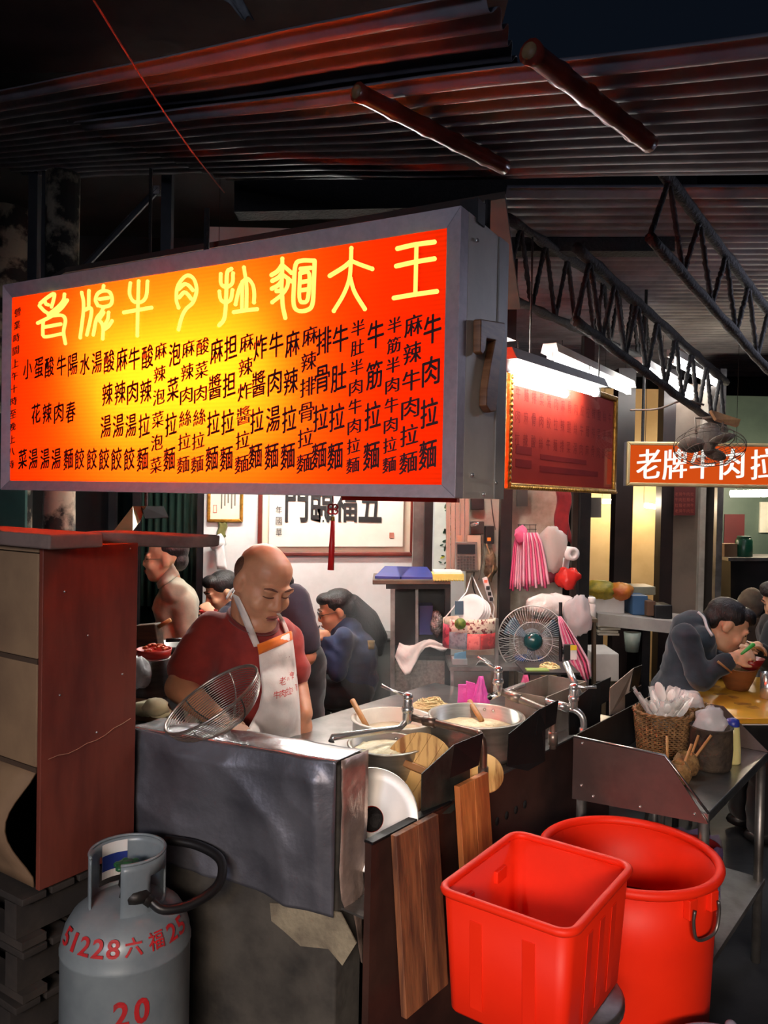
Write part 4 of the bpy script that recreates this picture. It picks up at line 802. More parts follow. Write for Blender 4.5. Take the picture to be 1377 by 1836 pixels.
# wicker baskets
wick = mat('wicker', (150, 112, 70), (104, 74, 44), rough=0.7, scale=40)
def basket(c, r, h, lb):
    t = thing('wicker_basket', lb, 'basket', c, group='wicker baskets on the steel table'); T = t.matrix_world; n = 30
    B(T).lathe([(r * 0.80, 0), (r * 0.80, 0.006), (0.002, 0.006)], n).build('basket_base', wick, t, True)
    for k in range(n):
        a = 2 * math.pi * k / n; B(T).tube([(r * 0.82 * math.cos(a), r * 0.82 * math.sin(a), 0), (r * math.cos(a), r * math.sin(a), h)], 0.0026, 5).build('stake', wick, t, True)
    rows_ = 22
    for j in range(rows_):
        z = 0.006 + (h - 0.012) * j / (rows_ - 1); rr = r * (0.82 + 0.18 * z / h)
        B(T).tube([((rr + 0.0036 * (1 if (k + (j % 2) * 2) % 4 < 2 else -1)) * math.cos(2 * math.pi * k / 120), (rr + 0.0036 * (1 if (k + (j % 2) * 2) % 4 < 2 else -1)) * math.sin(2 * math.pi * k / 120), z) for k in range(120)], 0.0028, 4, closed=True).build('weave_strand', wick, t, True)
    b = B(T)
    for s in (0, 1): b.tube([((r + 0.002 + 0.004 * math.cos(k * 0.9 + s * 3.14)) * math.cos(2 * math.pi * k / 84), (r + 0.002 + 0.004 * math.cos(k * 0.9 + s * 3.14)) * math.sin(2 * math.pi * k / 84), h + 0.004 * math.sin(k * 0.9 + s * 3.14)) for k in range(84)], 0.0042, 5, closed=True)
    b.build('braided_rim', wick, t, True); return t
bk1 = PZ(1206, 1346, tz + 0.003); bk1 = Vector((1.0, 2.80, tz)); bk2 = Vector((1.14, 2.93, tz))
basket(bk1, 0.096, 0.158, 'woven wicker basket heaped with wrapped white spoons'); basket(bk2, 0.07, 0.15, 'woven wicker basket with crumpled clear bags behind the spoon basket')
spm = mat('spoon_plastic', (240, 238, 234), (228, 226, 222), rough=0.35); wrapm = film('wrap_film', (245, 243, 240), 0.55)
sprng = random.Random(3)
for i in range(13):
    a = sprng.uniform(0, 6.28); rr = sprng.uniform(0.0, 0.055); tilt = Vector((math.cos(a) * 0.8 + 0.1, math.sin(a) * 0.8, 1.15)).normalized()
    base = bk1 + Vector((rr * math.cos(a), rr * math.sin(a), 0.135)); lngt = sprng.uniform(0.05, 0.085)
    s_ = thing('wrapped_spoon', 'white plastic spoon in a clear wrapper in the wicker basket', 'spoon', base, group='wrapped spoons in the basket')
    M_ = tilt.to_track_quat('Z', 'Y').to_matrix()
    b = B(); b.tube([base - tilt * 0.05, base + tilt * (lngt - 0.02)], 0.004, 6); b.ell(base + tilt * lngt, (0.016, 0.006, 0.025), M_, 12); b.build('spoon', spm, s_, True)
    b = B(); rows = []
    for j in range(6):
        t = j / 5; rows.append([base - tilt * 0.04 + tilt * (lngt + 0.075) * t + M_ @ Vector((0.030 * (k / 4 - 1) * (1 - 0.2 * t), 0.006 * math.sin(k * 1.7 + i + j), 0)) for k in range(9)])
    b.sheet(rows).build('wrapper', wrapm, s_, True)
sp_ = thing('white_spoon', 'large white soup spoon sticking up from the spoon basket', 'spoon', bk1 + Vector((-0.05, -0.02, 0.14)))
b = B(); M_ = Vector((-0.25, -0.1, 1)).normalized().to_track_quat('Z', 'Y').to_matrix(); b.ell(P(1184, 1240, 2.80), (0.026, 0.010, 0.036), M_, 16); b.tube([P(1188, 1258, 2.80), P(1200, 1300, 2.81)], [0.010, 0.007], 8); b.build('spoon', spm, sp_, True)
clear = film('clear_film', (235, 232, 235), 0.5)
def crumple(name, c, r, m, lb, cat, seed=0, amp=0.35, parent=None, n=22):
    b = B(); b.ell((0, 0, 0), (1, 1, 1), n=n)
    r = r if isinstance(r, tuple) else (r, r, r)
    for v in b.v:
        k = 1 + amp * (noise.noise(v * 1.7 + Vector((seed, 2, 1))) + 0.7 * abs(noise.noise(v * 4.1 + Vector((1, seed, 3)))))
        v.x, v.y, v.z = c[0] + v.x * r[0] * k, c[1] + v.y * r[1] * k, c[2] + v.z * r[2] * k
    o = b.build(name, m, parent, True)
    return tag(o, lb, cat) if lb else o
crumple('plastic_bag', bk2 + Vector((0, 0, 0.165)), (0.055, 0.055, 0.035), clear, 'crumpled clear plastic bag in the rear wicker basket', 'plastic bag', 4)
# bark pot, squeeze bottle, coconut pots
bp = Vector((1.125, 2.685, tz)); bpt = thing('bark_pot', 'dark bark-covered pot holding clear plastic bags on the steel table', 'pot', bp); T = bpt.matrix_world
b = B(T); b.lathe([(0.062, 0), (0.068, 0.01), (0.070, 0.07), (0.068, 0.135), (0.071, 0.14), (0.062, 0.14), (0.058, 0.02), (0.002, 0.01)], 48)
for v in b.v:
    q = v - bp
    if math.hypot(q.x, q.y) > 0.061 and 0.008 < q.z < 0.134: v.x += 0.005 * noise.noise(v * 40) * q.x / 0.07; v.y += 0.005 * noise.noise(v * 40) * q.y / 0.07
b.build('pot_body', mat('bark', (72, 58, 44), (44, 36, 30), rough=0.8, scale=16, bump=0.8, bscale=40), bpt, True)
crumple('plastic_bag', bp + Vector((-0.005, 0, 0.155)), (0.05, 0.045, 0.05), clear, 'clear plastic bags stuffed into the bark pot', 'plastic bag', 9)
sq = Vector((1.22, 2.735, tz)); sqt = thing('squeeze_bottle', 'pale yellow squeeze bottle with a blue cap beside the bark pot', 'bottle', sq); T = sqt.matrix_world
B(T).lathe([(0.026, 0), (0.029, 0.006), (0.028, 0.05), (0.024, 0.1), (0.022, 0.125), (0.018, 0.13)], 24).build('bottle_body', mat('pale_liquid', (222, 214, 150), (214, 204, 140), rough=0.3, sss=0.3), sqt, True)
B(T).lathe([(0.021, 0.128), (0.022, 0.131), (0.020, 0.15), (0.008, 0.155)], 24).build('bottle_cap', mat('blue_cap', (50, 62, 160), rough=0.35), sqt, True)
coco = mat('coconut_fibre', (150, 116, 70), (98, 70, 40), rough=0.9, scale=30, bump=1.0, bscale=60)
for i, (x, y, rr, zz, lb) in enumerate(((0.955, 2.515, 0.038, 0.04, 'small rough coconut-shell sauce pot with a wooden spoon'), (1.01, 2.60, 0.042, 0.042, 'larger brown coconut-shell sauce pot with two sticks'))):
    c = Vector((x, y, tz)); t = thing('coconut_pot', lb, 'sauce pot', c, group=None); T = t.matrix_world
    b = B(T); b.lathe([(0.014, 0.0), (rr * 0.8, 0.008), (rr, zz * 0.7), (rr * 0.95, zz * 1.2), (rr * 0.62, zz * 1.75), (rr * 0.55, zz * 1.7), (rr * 0.8, zz * 1.1), (0.002, 0.012)], 26)
    for v in b.v: v += Vector((0.002 * noise.noise(v * 70), 0.002 * noise.noise(v * 60), 0))
    b.build('shell', coco, t, True)
    for k in range(1 + i):
        B(T).tube([(0.0, 0.0, 0.02), (0.05 + 0.03 * k, 0.03 - 0.03 * k, zz * 1.75 + 0.05 + 0.01 * k)], 0.0045, 7).build('stirrer', stick, t, True)
tag(B().tube([Vector((0.96, 2.63, tz + 0.01)), P(1196, 1320, 2.67)], 0.005, 7).build('wooden_stirrer', stick, None, True), 'wooden stirrer leaning against the spoon basket', 'stirrer')
# ================================================================== PEOPLE
skin = mat('skin_tan', (206, 150, 116), (190, 132, 100), rough=0.5, scale=8, sss=0.15)
skin_p = mat('skin_light', (222, 172, 138), (206, 152, 120), rough=0.5, scale=8, sss=0.15)
hair_m = mat('black_hair', (20, 18, 20), (30, 27, 28), rough=0.45, scale=30, stretch=(3, 3, 1), bump=0.5, bscale=60)
grey_hair = mat('shaved_hair', (92, 66, 54), (124, 88, 70), rough=0.7, scale=60)
lip_m = mat('lips', (160, 88, 78), rough=0.5); eye_w = mat('eye_white', (220, 214, 208), rough=0.3); brow_m = mat('eyebrow', (40, 28, 24), rough=0.8)
def face_T(c, yaw, pitch, roll=0, s=1.0):    # yaw: 0 faces the camera, +90 faces image right
    return Matrix.Translation(c) @ Matrix.Rotation(R(180 + yaw), 4, 'Z') @ Matrix.Rotation(R(-pitch), 4, 'X') @ Matrix.Rotation(R(roll), 4, 'Y') @ Matrix.Scale(s, 4)
def add_head(b, fat=1.0):
    b.ell((0, -0.012, 0.032), (0.077, 0.096, 0.086)); b.ell((0, 0.02, 0.05), (0.068, 0.068, 0.062)); b.ell((0, 0.022, -0.03), (0.064 * fat, 0.072, 0.085))
    b.ell((0, 0.052, -0.088), (0.036 * fat, 0.034, 0.028)); b.ell((0, 0.02, -0.078), (0.056 * fat, 0.055, 0.04))
    for s in (-1, 1):
        b.ell((s * 0.037, 0.062, -0.03), (0.026 * fat, 0.026, 0.028)); b.ell((s * 0.031, 0.084, 0.024), (0.026, 0.014, 0.009)); b.ell((s * 0.03, 0.079, 0.005), (0.017, 0.012, 0.010))
        b.ell((s * 0.0115, 0.098, -0.031), (0.009, 0.010, 0.008))
        b.ell((s * 0.079, -0.012, 0.0), (0.010, 0.021, 0.033), Matrix.Rotation(R(-12 * 1), 3, 'X')); b.ell((s * 0.077, -0.004, -0.022), (0.008, 0.010, 0.012))
    b.cap((0, 0.088, 0.018), (0, 0.104, -0.026), 0.009, 0.0125); b.ell((0, 0.088, -0.058), (0.023, 0.012, 0.007)); b.ell((0, 0.085, -0.072), (0.02, 0.012, 0.008))
def face_bits(t, T, brow=brow_m, closed=True, part=None):
    par = part or t
    for s in (-1, 1):
        b = B(T); b.tube([(s * (0.014 + 0.034 * k / 6), 0.0925 - 0.010 * (k / 6) ** 2, 0.004 - 0.003 * math.sin(math.pi * k / 6)) for k in range(7)], [0.0012, 0.0018, 0.002, 0.002, 0.002, 0.0016, 0.001], 6); b.build('eye_line', brow, par, True)
        b = B(T); b.tube([(s * (0.012 + 0.04 * k / 6), 0.0985 - 0.014 * (k / 6) ** 2, 0.026 + 0.006 * math.sin(math.pi * k / 7)) for k in range(7)], [0.0015, 0.003, 0.0035, 0.0035, 0.003, 0.0025, 0.0015], 6); b.build('eyebrow', brow, par, True)
    b = B(T); b.ell((0, 0.0985, -0.0595), (0.021, 0.004, 0.004), n=12); b.ell((0, 0.0955, -0.069), (0.017, 0.004, 0.0045), n=12); b.build('lips', lip_m, par, True)
    b = B(T); b.tube([(-0.02, 0.0955, -0.064), (0, 0.1018, -0.0635), (0.02, 0.0955, -0.064)], 0.0013, 6); b.build('mouth_line', brow, par, True)
def add_hand(b, wrist, d, nrm, curl=0.5, s=1.0, thumb=1):    # d: wrist to fingertips, nrm: back of the hand
    d = Vector(d).normalized(); nrm = Vector(nrm); nrm = (nrm - d * nrm.dot(d)).normalized(); x = d.cross(nrm).normalized(); w_ = Vector(wrist)
    M = Matrix((x, d, nrm)).transposed(); b.ell(w_ + d * 0.045 * s, (0.040 * s, 0.048 * s, 0.016 * s), M)
    for i, (off, L) in enumerate(((-0.030, 0.062), (-0.010, 0.072), (0.010, 0.068), (0.029, 0.052))):
        p = w_ + d * 0.078 * s + x * off * s; ang_ = 0.0
        for k, f in enumerate((0.45, 0.32, 0.23)):
            ang_ += curl * (0.7 if k == 0 else 0.9); q = p + (d * math.cos(ang_) - nrm * math.sin(ang_)) * L * f * s; b.cap(p, q, 0.0095 * s * (1 - 0.08 * k), 0.0088 * s * (1 - 0.08 * k), 10); p = q
    p = w_ + d * 0.022 * s - x * thumb * 0.034 * s; q = p + (d * 0.75 - x * thumb * 0.55 - nrm * 0.3).normalized() * 0.036 * s; b.cap(p, q, 0.0125 * s, 0.0105 * s, 10)
    b.cap(q, q + (d * 0.9 - x * thumb * 0.05 - nrm * 0.45).normalized() * 0.028 * s, 0.0105 * s, 0.009 * s, 10)
def chain(b, pts, rs):
    for i in range(len(pts) - 1): b.cap(pts[i], pts[i + 1], rs[i], rs[i + 1])
def legs(b, hip_l, hip_r, d, zknee=None): pass
cloth = lambda n, c, c2=None, **k: mat(n, c, c2, rough=0.85, scale=9, bump=0.25, bscale=16, sheen=0.2, **k)
# ---------------- the cook
dC = 2.75; cook = thing('person', 'bald cook in a red T-shirt and white apron bending over the stove', 'person', (-0.43, 2.85, 0))
HT = face_T(P(471, 1046, 2.72), 40, 24, -4, 1.14)
b = B(HT); add_head(b, 1.16); b.ell((0, 0.035, -0.105), (0.06, 0.06, 0.032)); b.T = Matrix()
nk = HT @ Vector((0, -0.03, -0.08)); b.cap(nk, P(452, 1130, 2.82), 0.068, 0.078)
shR, elR, wrR = P(382, 1138, 2.76), P(322, 1232, 2.68), P(392, 1292, 2.52)
shL, elL, wrL = P(508, 1150, 3.0), P(532, 1235, 2.98), P(545, 1280, 2.88)
chain(b, [shR, elR, wrR], [0.05, 0.052, 0.034]); chain(b, [shL, elL, wrL], [0.045, 0.046, 0.034])
add_hand(b, wrR, (0.75, -0.25, -0.25), (0, -0.2, 1), 0.45, 1.0, 1); add_hand(b, wrL, (0.05, -0.3, -0.9), (0.6, -0.7, 0), 0.5, 1.0, -1)
# trunk and legs run on under the clothes
chain(b, [P(452, 1130, 2.82), P(462, 1230, 2.86), P(462, 1330, 2.88)], [0.07, 0.06, 0.06])
for s in (-1, 1): chain(b, [Vector((-0.46 + s * 0.06, 2.92, 0.75)), Vector((-0.46 + s * 0.09, 2.9, 0.45)), Vector((-0.43 + s * 0.1, 2.92, 0.08))], [0.085, 0.06, 0.045])
body = blob('body', b, skin, cook, 0.0065, 5)
face_bits(cook, HT, mat('thin_brow', (104, 64, 50), rough=0.8), part=body)
b = B(HT)
for s in (-1, 1): b.ell((s * 0.056, -0.036, 0.026), (0.022, 0.042, 0.044))
b.ell((0, -0.060, 0.018), (0.056, 0.036, 0.056)); b.ell((0.0, -0.038, 0.056), (0.056, 0.05, 0.05)); blob('hair', b, grey_hair, cook, 0.005, 3, label='closely shaved greying hair')
rb = B(); chest = P(446, 1172, 2.86); belly = P(466, 1262, 2.82)
rb.ell(chest, (0.155, 0.13, 0.12)); rb.ell(belly, (0.135, 0.15, 0.15)); rb.ell(P(462, 1335, 2.86), (0.15, 0.13, 0.13)); rb.cap(P(410, 1128, 2.78), P(502, 1136, 2.96), 0.062, 0.062); rb.cap(P(452, 1118, 2.82), P(452, 1140, 2.82), 0.085, 0.10)
rb.cap(shR, shR.lerp(elR, 0.66), 0.082, 0.079); rb.cap(shL, shL.lerp(elL, 0.6), 0.075, 0.072); rb.cap(P(400, 1150, 2.78), P(430, 1240, 2.84), 0.08, 0.11)
tee = cloth('red_tee', (150, 44, 36), (124, 34, 30)); shirt = blob('t_shirt', rb, tee, cook, 0.010, 7)
rb = B(); rb.tube([nk.lerp(P(452, 1130, 2.82), 0.62) + (HT.to_3x3() @ Vector((0.078 * math.cos(2 * math.pi * k / 28), 0.082 * math.sin(2 * math.pi * k / 28) + 0.008, 0.004))) * 0.98 for k in range(28)], 0.008, 8, closed=True); rb.build('collar', cloth('tee_collar', (110, 30, 28)), cook, True)
tr = B()
for s in (-1, 1): chain(tr, [Vector((-0.46 + s * 0.06, 2.92, 0.78)), Vector((-0.46 + s * 0.09, 2.9, 0.45)), Vector((-0.46 + s * 0.1, 2.92, 0.1))], [0.10, 0.085, 0.075])
blob('trousers', tr, cloth('dark_trousers', (40, 40, 46), (32, 32, 36)), cook, 0.014, 5)
for s in (-1, 1): B().ell((-0.43 + s * 0.1, 2.87, 0.045), (0.05, 0.12, 0.045)).build('shoe', black_pl, cook, True)
bv = bvh_of(shirt, body)
def lerp_poly(poly, t):
    n = len(poly) - 1; i = min(int(t * n), n - 1); k = t * n - i; return (poly[i][0] * (1 - k) + poly[i + 1][0] * k, poly[i][1] * (1 - k) + poly[i + 1][1] * k)
def wrapped(name, left, right, nr, nc, m, parent, bv, dflt, off, solid=0.003, smoothd=2):
    rows = []
    for j in range(nr + 1):
        a = lerp_poly(left, j / nr); c = lerp_poly(right, j / nr); rows.append([lay(bv, a[0] + (c[0] - a[0]) * i / nc, a[1] + (c[1] - a[1]) * i / nc, dflt, off) for i in range(nc + 1)])
    for _ in range(smoothd):
        nw = [[p.copy() for p in r_] for r_ in rows]
        for j in range(nr + 1):
            for i in range(nc + 1):
                nb_ = [rows[jj][ii].y for jj, ii in ((j - 1, i), (j + 1, i), (j, i - 1), (j, i + 1)) if 0 <= jj <= nr and 0 <= ii <= nc]
                y = min(sum(nb_) / len(nb_), rows[j][i].y); k = y / rows[j][i].y if rows[j][i].y else 1; nw[j][i] = CP + (rows[j][i] - CP) * k
        rows = nw
    return B().sheet(rows).build(name, m, parent, True, solid=solid)
apw = cloth('apron_white', (232, 222, 214), (216, 204, 196))
apron = wrapped('apron', [(463, 1160), (466, 1200), (470, 1238), (464, 1270), (446, 1304), (430, 1330)], [(523, 1133), (530, 1190), (535, 1240), (538, 1280), (539, 1310), (539, 1332)], 24, 14, apw, cook, bv, 2.7, 0.009)
bv = bvh_of(shirt, body)
wrapped('apron_hem', [(461, 1156), (464, 1174)], [(522, 1131), (525, 1147)], 3, 12, cloth('orange_hem', (250, 124, 26)), apron, bv, 2.68, 0.014)
wrapped('apron_strap', [(416, 1064), (432, 1104), (455, 1160)], [(428, 1070), (446, 1106), (467, 1158)], 14, 3, apw, apron, bv, 2.72, 0.010, smoothd=1)
wrapped('apron_strap', [(496, 1100), (506, 1120), (512, 1137)], [(502, 1099), (512, 1117), (519, 1134)], 8, 3, apw, apron, bv, 2.72, 0.010, smoothd=1)
bva = bvh_of(apron)
apr_ink = mat('apron_print', (214, 44, 36), rough=0.7)
for ch, px, py, hh in (('老', 507, 1221, 15), ('牌', 521, 1212, 15), ('牛', 496, 1246, 14), ('肉', 507, 1243, 14), ('拉', 518, 1239, 14), ('麵', 528, 1233, 13)):
    b = B(); put_glyph(b, ch, lambda x, y, px=px, py=py: lay(bva, px + x, py - y, 2.7, 0.005), hh, hh * 0.78, 0.0, 0.2); o = b.build('apron_character', apr_ink, apron)
# ---------------- standing man at the left, in profile
m1 = thing('person', 'man in glasses and a pale khaki jacket standing in profile by the curtain', 'person', (P(318, 1100, 4.15).x, 4.15, 0))
HT = face_T(P(297, 1004, 4.12), -82, -2, 0, 1.02); b = B(HT); add_head(b); b.T = Matrix(); dd = 4.15
b.cap(HT @ Vector((0, -0.02, -0.07)), P(308, 1050, dd), 0.05, 0.056)
hx = P(318, 1100, dd).x
chain(b, [P(330, 1090, 4.05), P(338, 1150, 4.02), P(312, 1195, 4.0)], [0.04, 0.036, 0.032]); add_hand(b, P(312, 1195, 4.0), (-0.8, -0.2, -0.3), (0, -0.5, 0.8), 0.5)
chain(b, [P(316, 1070, dd), P(318, 1200, dd)], [0.06, 0.06])
for s in (-1, 1): chain(b, [Vector((hx, dd + s * 0.06, 0.75)), Vector((hx, dd + s * 0.08, 0.45)), Vector((hx, dd + s * 0.08, 0.08))], [0.08, 0.055, 0.04])
bo = blob('body', b, skin_p, m1, 0.008, 4); face_bits(m1, HT, part=bo)
b = B(HT); b.ell((0, -0.03, 0.058), (0.081, 0.088, 0.070)); b.ell((0, -0.07, 0.0), (0.068, 0.045, 0.055)); b.ell((0, 0.035, 0.092), (0.06, 0.05, 0.032)); blob('hair', b, hair_m, m1, 0.006, 3)
gl = B(HT)
for s in (-1, 1):
    gl.tube([(s * 0.032 + 0.022 * math.cos(2 * math.pi * k / 16), 0.101 - 0.006 * abs(s * 0.032 + 0.022 * math.cos(2 * math.pi * k / 16)) / 0.05, 0.002 + 0.017 * math.sin(2 * math.pi * k / 16)) for k in range(16)], 0.0014, 5, closed=True); gl.tube([(s * 0.053, 0.096, 0.006), (s * 0.079, 0.0, 0.008)], 0.0014, 5)
gl.tube([(-0.011, 0.103, 0.004), (0.011, 0.103, 0.004)], 0.0014, 5); gl.build('glasses', mat('wire_frame', (150, 140, 120), rough=0.3, metal=0.8), m1, True)
jk = B(); jk.ell(P(316, 1088, dd), (0.115, 0.17, 0.13)); jk.ell(P(316, 1140, dd), (0.12, 0.17, 0.15)); jk.ell(P(318, 1200, dd), (0.12, 0.17, 0.17)); jk.cap(P(312, 1060, 4.02), P(312, 1060, 4.28), 0.07, 0.07); jk.cap(P(330, 1082, 4.03), P(340, 1150, 4.0), 0.064, 0.056); jk.cap(P(340, 1150, 4.0), P(318, 1185, 3.99), 0.055, 0.045); jk.cap(P(318, 1220, dd), P(320, 1270, dd), 0.14, 0.13)
khaki = cloth('khaki_jacket', (170, 168, 148), (146, 146, 130)); jo = blob('jacket', jk, khaki, m1, 0.011, 6); bvj = bvh_of(jo)
wrapped('collar', [(281, 1046), (284, 1056)], [(310, 1010), (322, 1030)], 3, 8, khaki, m1, bvj, 4.03, 0.02, 0.006)
b = B()
for s in (-1, 1): chain(b, [Vector((hx, dd + s * 0.06, 0.72)), Vector((hx, dd + s * 0.08, 0.45)), Vector((hx, dd + s * 0.09, 0.08))], [0.09, 0.08, 0.07])
blob('trousers', b, cloth('grey_trousers', (60, 60, 62)), m1, 0.016, 4)
for s in (-1, 1): B().ell((hx - 0.05, dd + s * 0.09, 0.045), (0.13, 0.05, 0.045)).build('shoe', black_pl, m1, True)
# ---------------- seated helper: a quick seated figure in side view
def seated(lb, hc, yaw, pitch, d, sh, hipz, top_m, skin_m, hair_fn, arm, scale=1.0, extra=None, low_m=None, face_dir=-1):
    base = Vector((sh.x, sh.y, 0)); t = thing('person', lb, 'person', base)
    HT = face_T(hc, yaw, pitch, 0, scale); b = B(HT); add_head(b); b.T = Matrix(); b.cap(HT @ Vector((0, -0.02, -0.07)), sh + Vector((0, 0, 0.03)), 0.05, 0.056)
    hip = Vector((sh.x - face_dir * 0.06, sh.y, hipz)); chain(b, [sh, hip], [0.06, 0.06])
    for a in arm:
        chain(b, a[:3], [0.04, 0.036, 0.030]); dirn = a[3]; add_hand(b, a[2], dirn, a[4], 0.75, 0.95, a[5])
    fw = Vector((face_dir, 0, 0))
    for s in (-1, 1): chain(b, [hip + Vector((0, s * 0.09, 0)), hip + fw * 0.40 + Vector((0, s * 0.10, 0.0)), hip + fw * 0.38 + Vector((0, s * 0.10, -hipz + 0.08))], [0.06, 0.05, 0.04])
    bo = blob('body', b, skin_m, t, 0.008, 4); face_bits(t, HT, part=bo)
    b = B(HT); hair_fn(b); blob('hair', b, hair_m, t, 0.0065, 3)
    b = B(); b.ell(sh + Vector((0, 0, -0.10)), (0.115, 0.165, 0.14)); b.ell(hip + Vector((0, 0, 0.18)), (0.13, 0.17, 0.17)); b.ell(hip + Vector((0, 0, 0.05)), (0.135, 0.18, 0.12)); b.cap(sh + Vector((0, -0.12, -0.03)), sh + Vector((0, 0.12, -0.03)), 0.066, 0.066); b.cap(sh, hip + Vector((0, 0, 0.1)), 0.10, 0.13)
    for a in arm:
        b.cap(a[0], a[1], 0.063, 0.056); b.cap(a[1], a[1].lerp(a[2], 0.82), 0.056, 0.043)
    jo = blob('jacket', b, top_m, t, 0.011, 6)
    b = B()
    for s in (-1, 1): chain(b, [hip + Vector((0, s * 0.09, 0)), hip + fw * 0.40 + Vector((0, s * 0.10, 0.0)), hip + fw * 0.38 + Vector((0, s * 0.10, -hipz + 0.1))], [0.11, 0.085, 0.065])
    blob('trousers', b, low_m or cloth('black_trousers', (24, 24, 28)), t, 0.014, 4)
    for s in (-1, 1): B().ell(hip + fw * 0.42 + Vector((0, s * 0.1, -hipz + 0.045)), (0.12, 0.05, 0.045)).build('shoe', black_pl, t, True)
    return t, HT, jo
# woman writing
dW = 4.7
def hair_w(b):
    b.ell((0, -0.02, 0.05), (0.086, 0.098, 0.080)); b.ell((0, -0.075, 0.01), (0.078, 0.06, 0.075)); b.ell((0, 0.05, 0.085), (0.068, 0.05, 0.036)); b.cap((0, -0.10, 0.02), (0, -0.165, -0.09), 0.055, 0.066); b.cap((0, -0.165, -0.09), (0, -0.20, -0.21), 0.066, 0.058); b.cap((0, -0.20, -0.21), (0, -0.19, -0.30), 0.058, 0.02); b.ell((0.05, -0.02, 0.02), (0.034, 0.05, 0.04)); b.ell((-0.05, -0.02, 0.02), (0.034, 0.05, 0.04))
shW = P(622, 1135, dW); wrs = P(583, 1138, dW - 0.18)
denim = cloth('denim', (30, 46, 84), (20, 32, 62))
wom, HTW, joW = seated('woman with long black hair and a denim jacket writing at a table', P(603, 1096, dW), -78, 14, dW, shW, 0.52, denim, skin, hair_w,
    [(P(616, 1145, dW - 0.16), P(604, 1205, dW - 0.2), wrs, (-0.9, -0.1, 0.15), (0.1, -0.6, 0.8), 1), (P(624, 1145, dW + 0.15), P(600, 1200, dW + 0.1), P(575, 1170, dW + 0.02), (-0.9, 0, -0.1), (0, 0.3, 0.9), -1)], 1.04)
gl = B(HTW)
for s in (-1, 1): gl.tube([(s * 0.032 + 0.022 * math.cos(2 * math.pi * k / 16), 0.101, 0.002 + 0.017 * math.sin(2 * math.pi * k / 16)) for k in range(16)], 0.0016, 5, closed=True); gl.tube([(s * 0.053, 0.096, 0.006), (s * 0.079, 0.0, 0.008)], 0.0016, 5)
gl.build('glasses', black_pl, wom, True); bvW = bvh_of(joW)
b = B(HTW); b.ell((0.045, -0.1, 0.05), 0.008, n=8); b.build('hair_clip', chrome, wom, True)
wrapped('jacket_patch', [(659, 1148), (661, 1164)], [(672, 1148), (671, 1164)], 3, 3, cloth('yellow_patch', (120, 104, 50)), wom, bvW, dW, 0.006, 0.002)
tag(B().tube([P(560, 1148, dW - 0.16), P(573, 1122, dW - 0.2)], 0.0045, 8).build('pen', black_pl, None, True), 'black pen in the hand of the woman in denim', 'pen')
# man in navy T-shirt bending behind the cook
dN = 3.6; nv = thing('person', 'person in a navy T-shirt bending behind the cook', 'person', (P(515, 1100, dN).x, dN, 0)); navy = cloth('navy_tee', (22, 28, 48), (16, 20, 36)); nx = P(512, 1100, dN).x
HT = face_T(P(492, 1052, dN), -150, 25); b = B(HT); add_head(b); b.T = Matrix(); b.cap(HT @ Vector((0, -0.02, -0.07)), P(500, 1072, dN), 0.05, 0.056)
chain(b, [P(520, 1092, dN - 0.03), P(548, 1175, dN - 0.12), P(505, 1215, dN - 0.2)], [0.045, 0.05, 0.035]); add_hand(b, P(505, 1215, dN - 0.2), (-0.8, -0.3, -0.3), (0, -0.4, 0.9)); chain(b, [P(510, 1080, dN), P(525, 1230, dN)], [0.06, 0.06])
for s in (-1, 1): chain(b, [Vector((nx + s * 0.09, dN, 0.85)), Vector((nx + s * 0.09, dN, 0.45)), Vector((nx + s * 0.09, dN, 0.08))], [0.08, 0.055, 0.04])
bo = blob('body', b, skin, nv, 0.009, 4); face_bits(nv, HT, part=bo); b = B(HT); b.ell((0, -0.03, 0.055), (0.082, 0.09, 0.072)); b.ell((0, -0.07, 0.0), (0.068, 0.045, 0.055)); blob('hair', b, hair_m, nv, 0.008, 3)
b = B(); b.ell(P(512, 1095, dN), (0.11, 0.15, 0.13)); b.ell(P(518, 1165, dN), (0.115, 0.15, 0.16)); b.ell(P(500, 1230, dN), (0.10, 0.14, 0.14)); b.cap(P(525, 1078, dN - 0.05), P(546, 1150, dN - 0.11), 0.078, 0.072); b.cap(P(480, 1078, dN), P(525, 1078, dN), 0.06, 0.07); blob('t_shirt', b, navy, nv, 0.012, 6)
b = B()
for s in (-1, 1): chain(b, [Vector((nx + s * 0.08, dN, 0.9)), Vector((nx + s * 0.1, dN, 0.45)), Vector((nx + s * 0.1, dN, 0.1))], [0.11, 0.08, 0.07])
blob('trousers', b, MATS['black_trousers'], nv, 0.016, 4)
b = B()
b.prism([P(540, 1192, dN - 0.14), P(553, 1195, dN - 0.14), P(550, 1240, dN - 0.14), P(540, 1240, dN - 0.14)], (0, 0.01, 0)); b.build('side_apron', apw, nv)
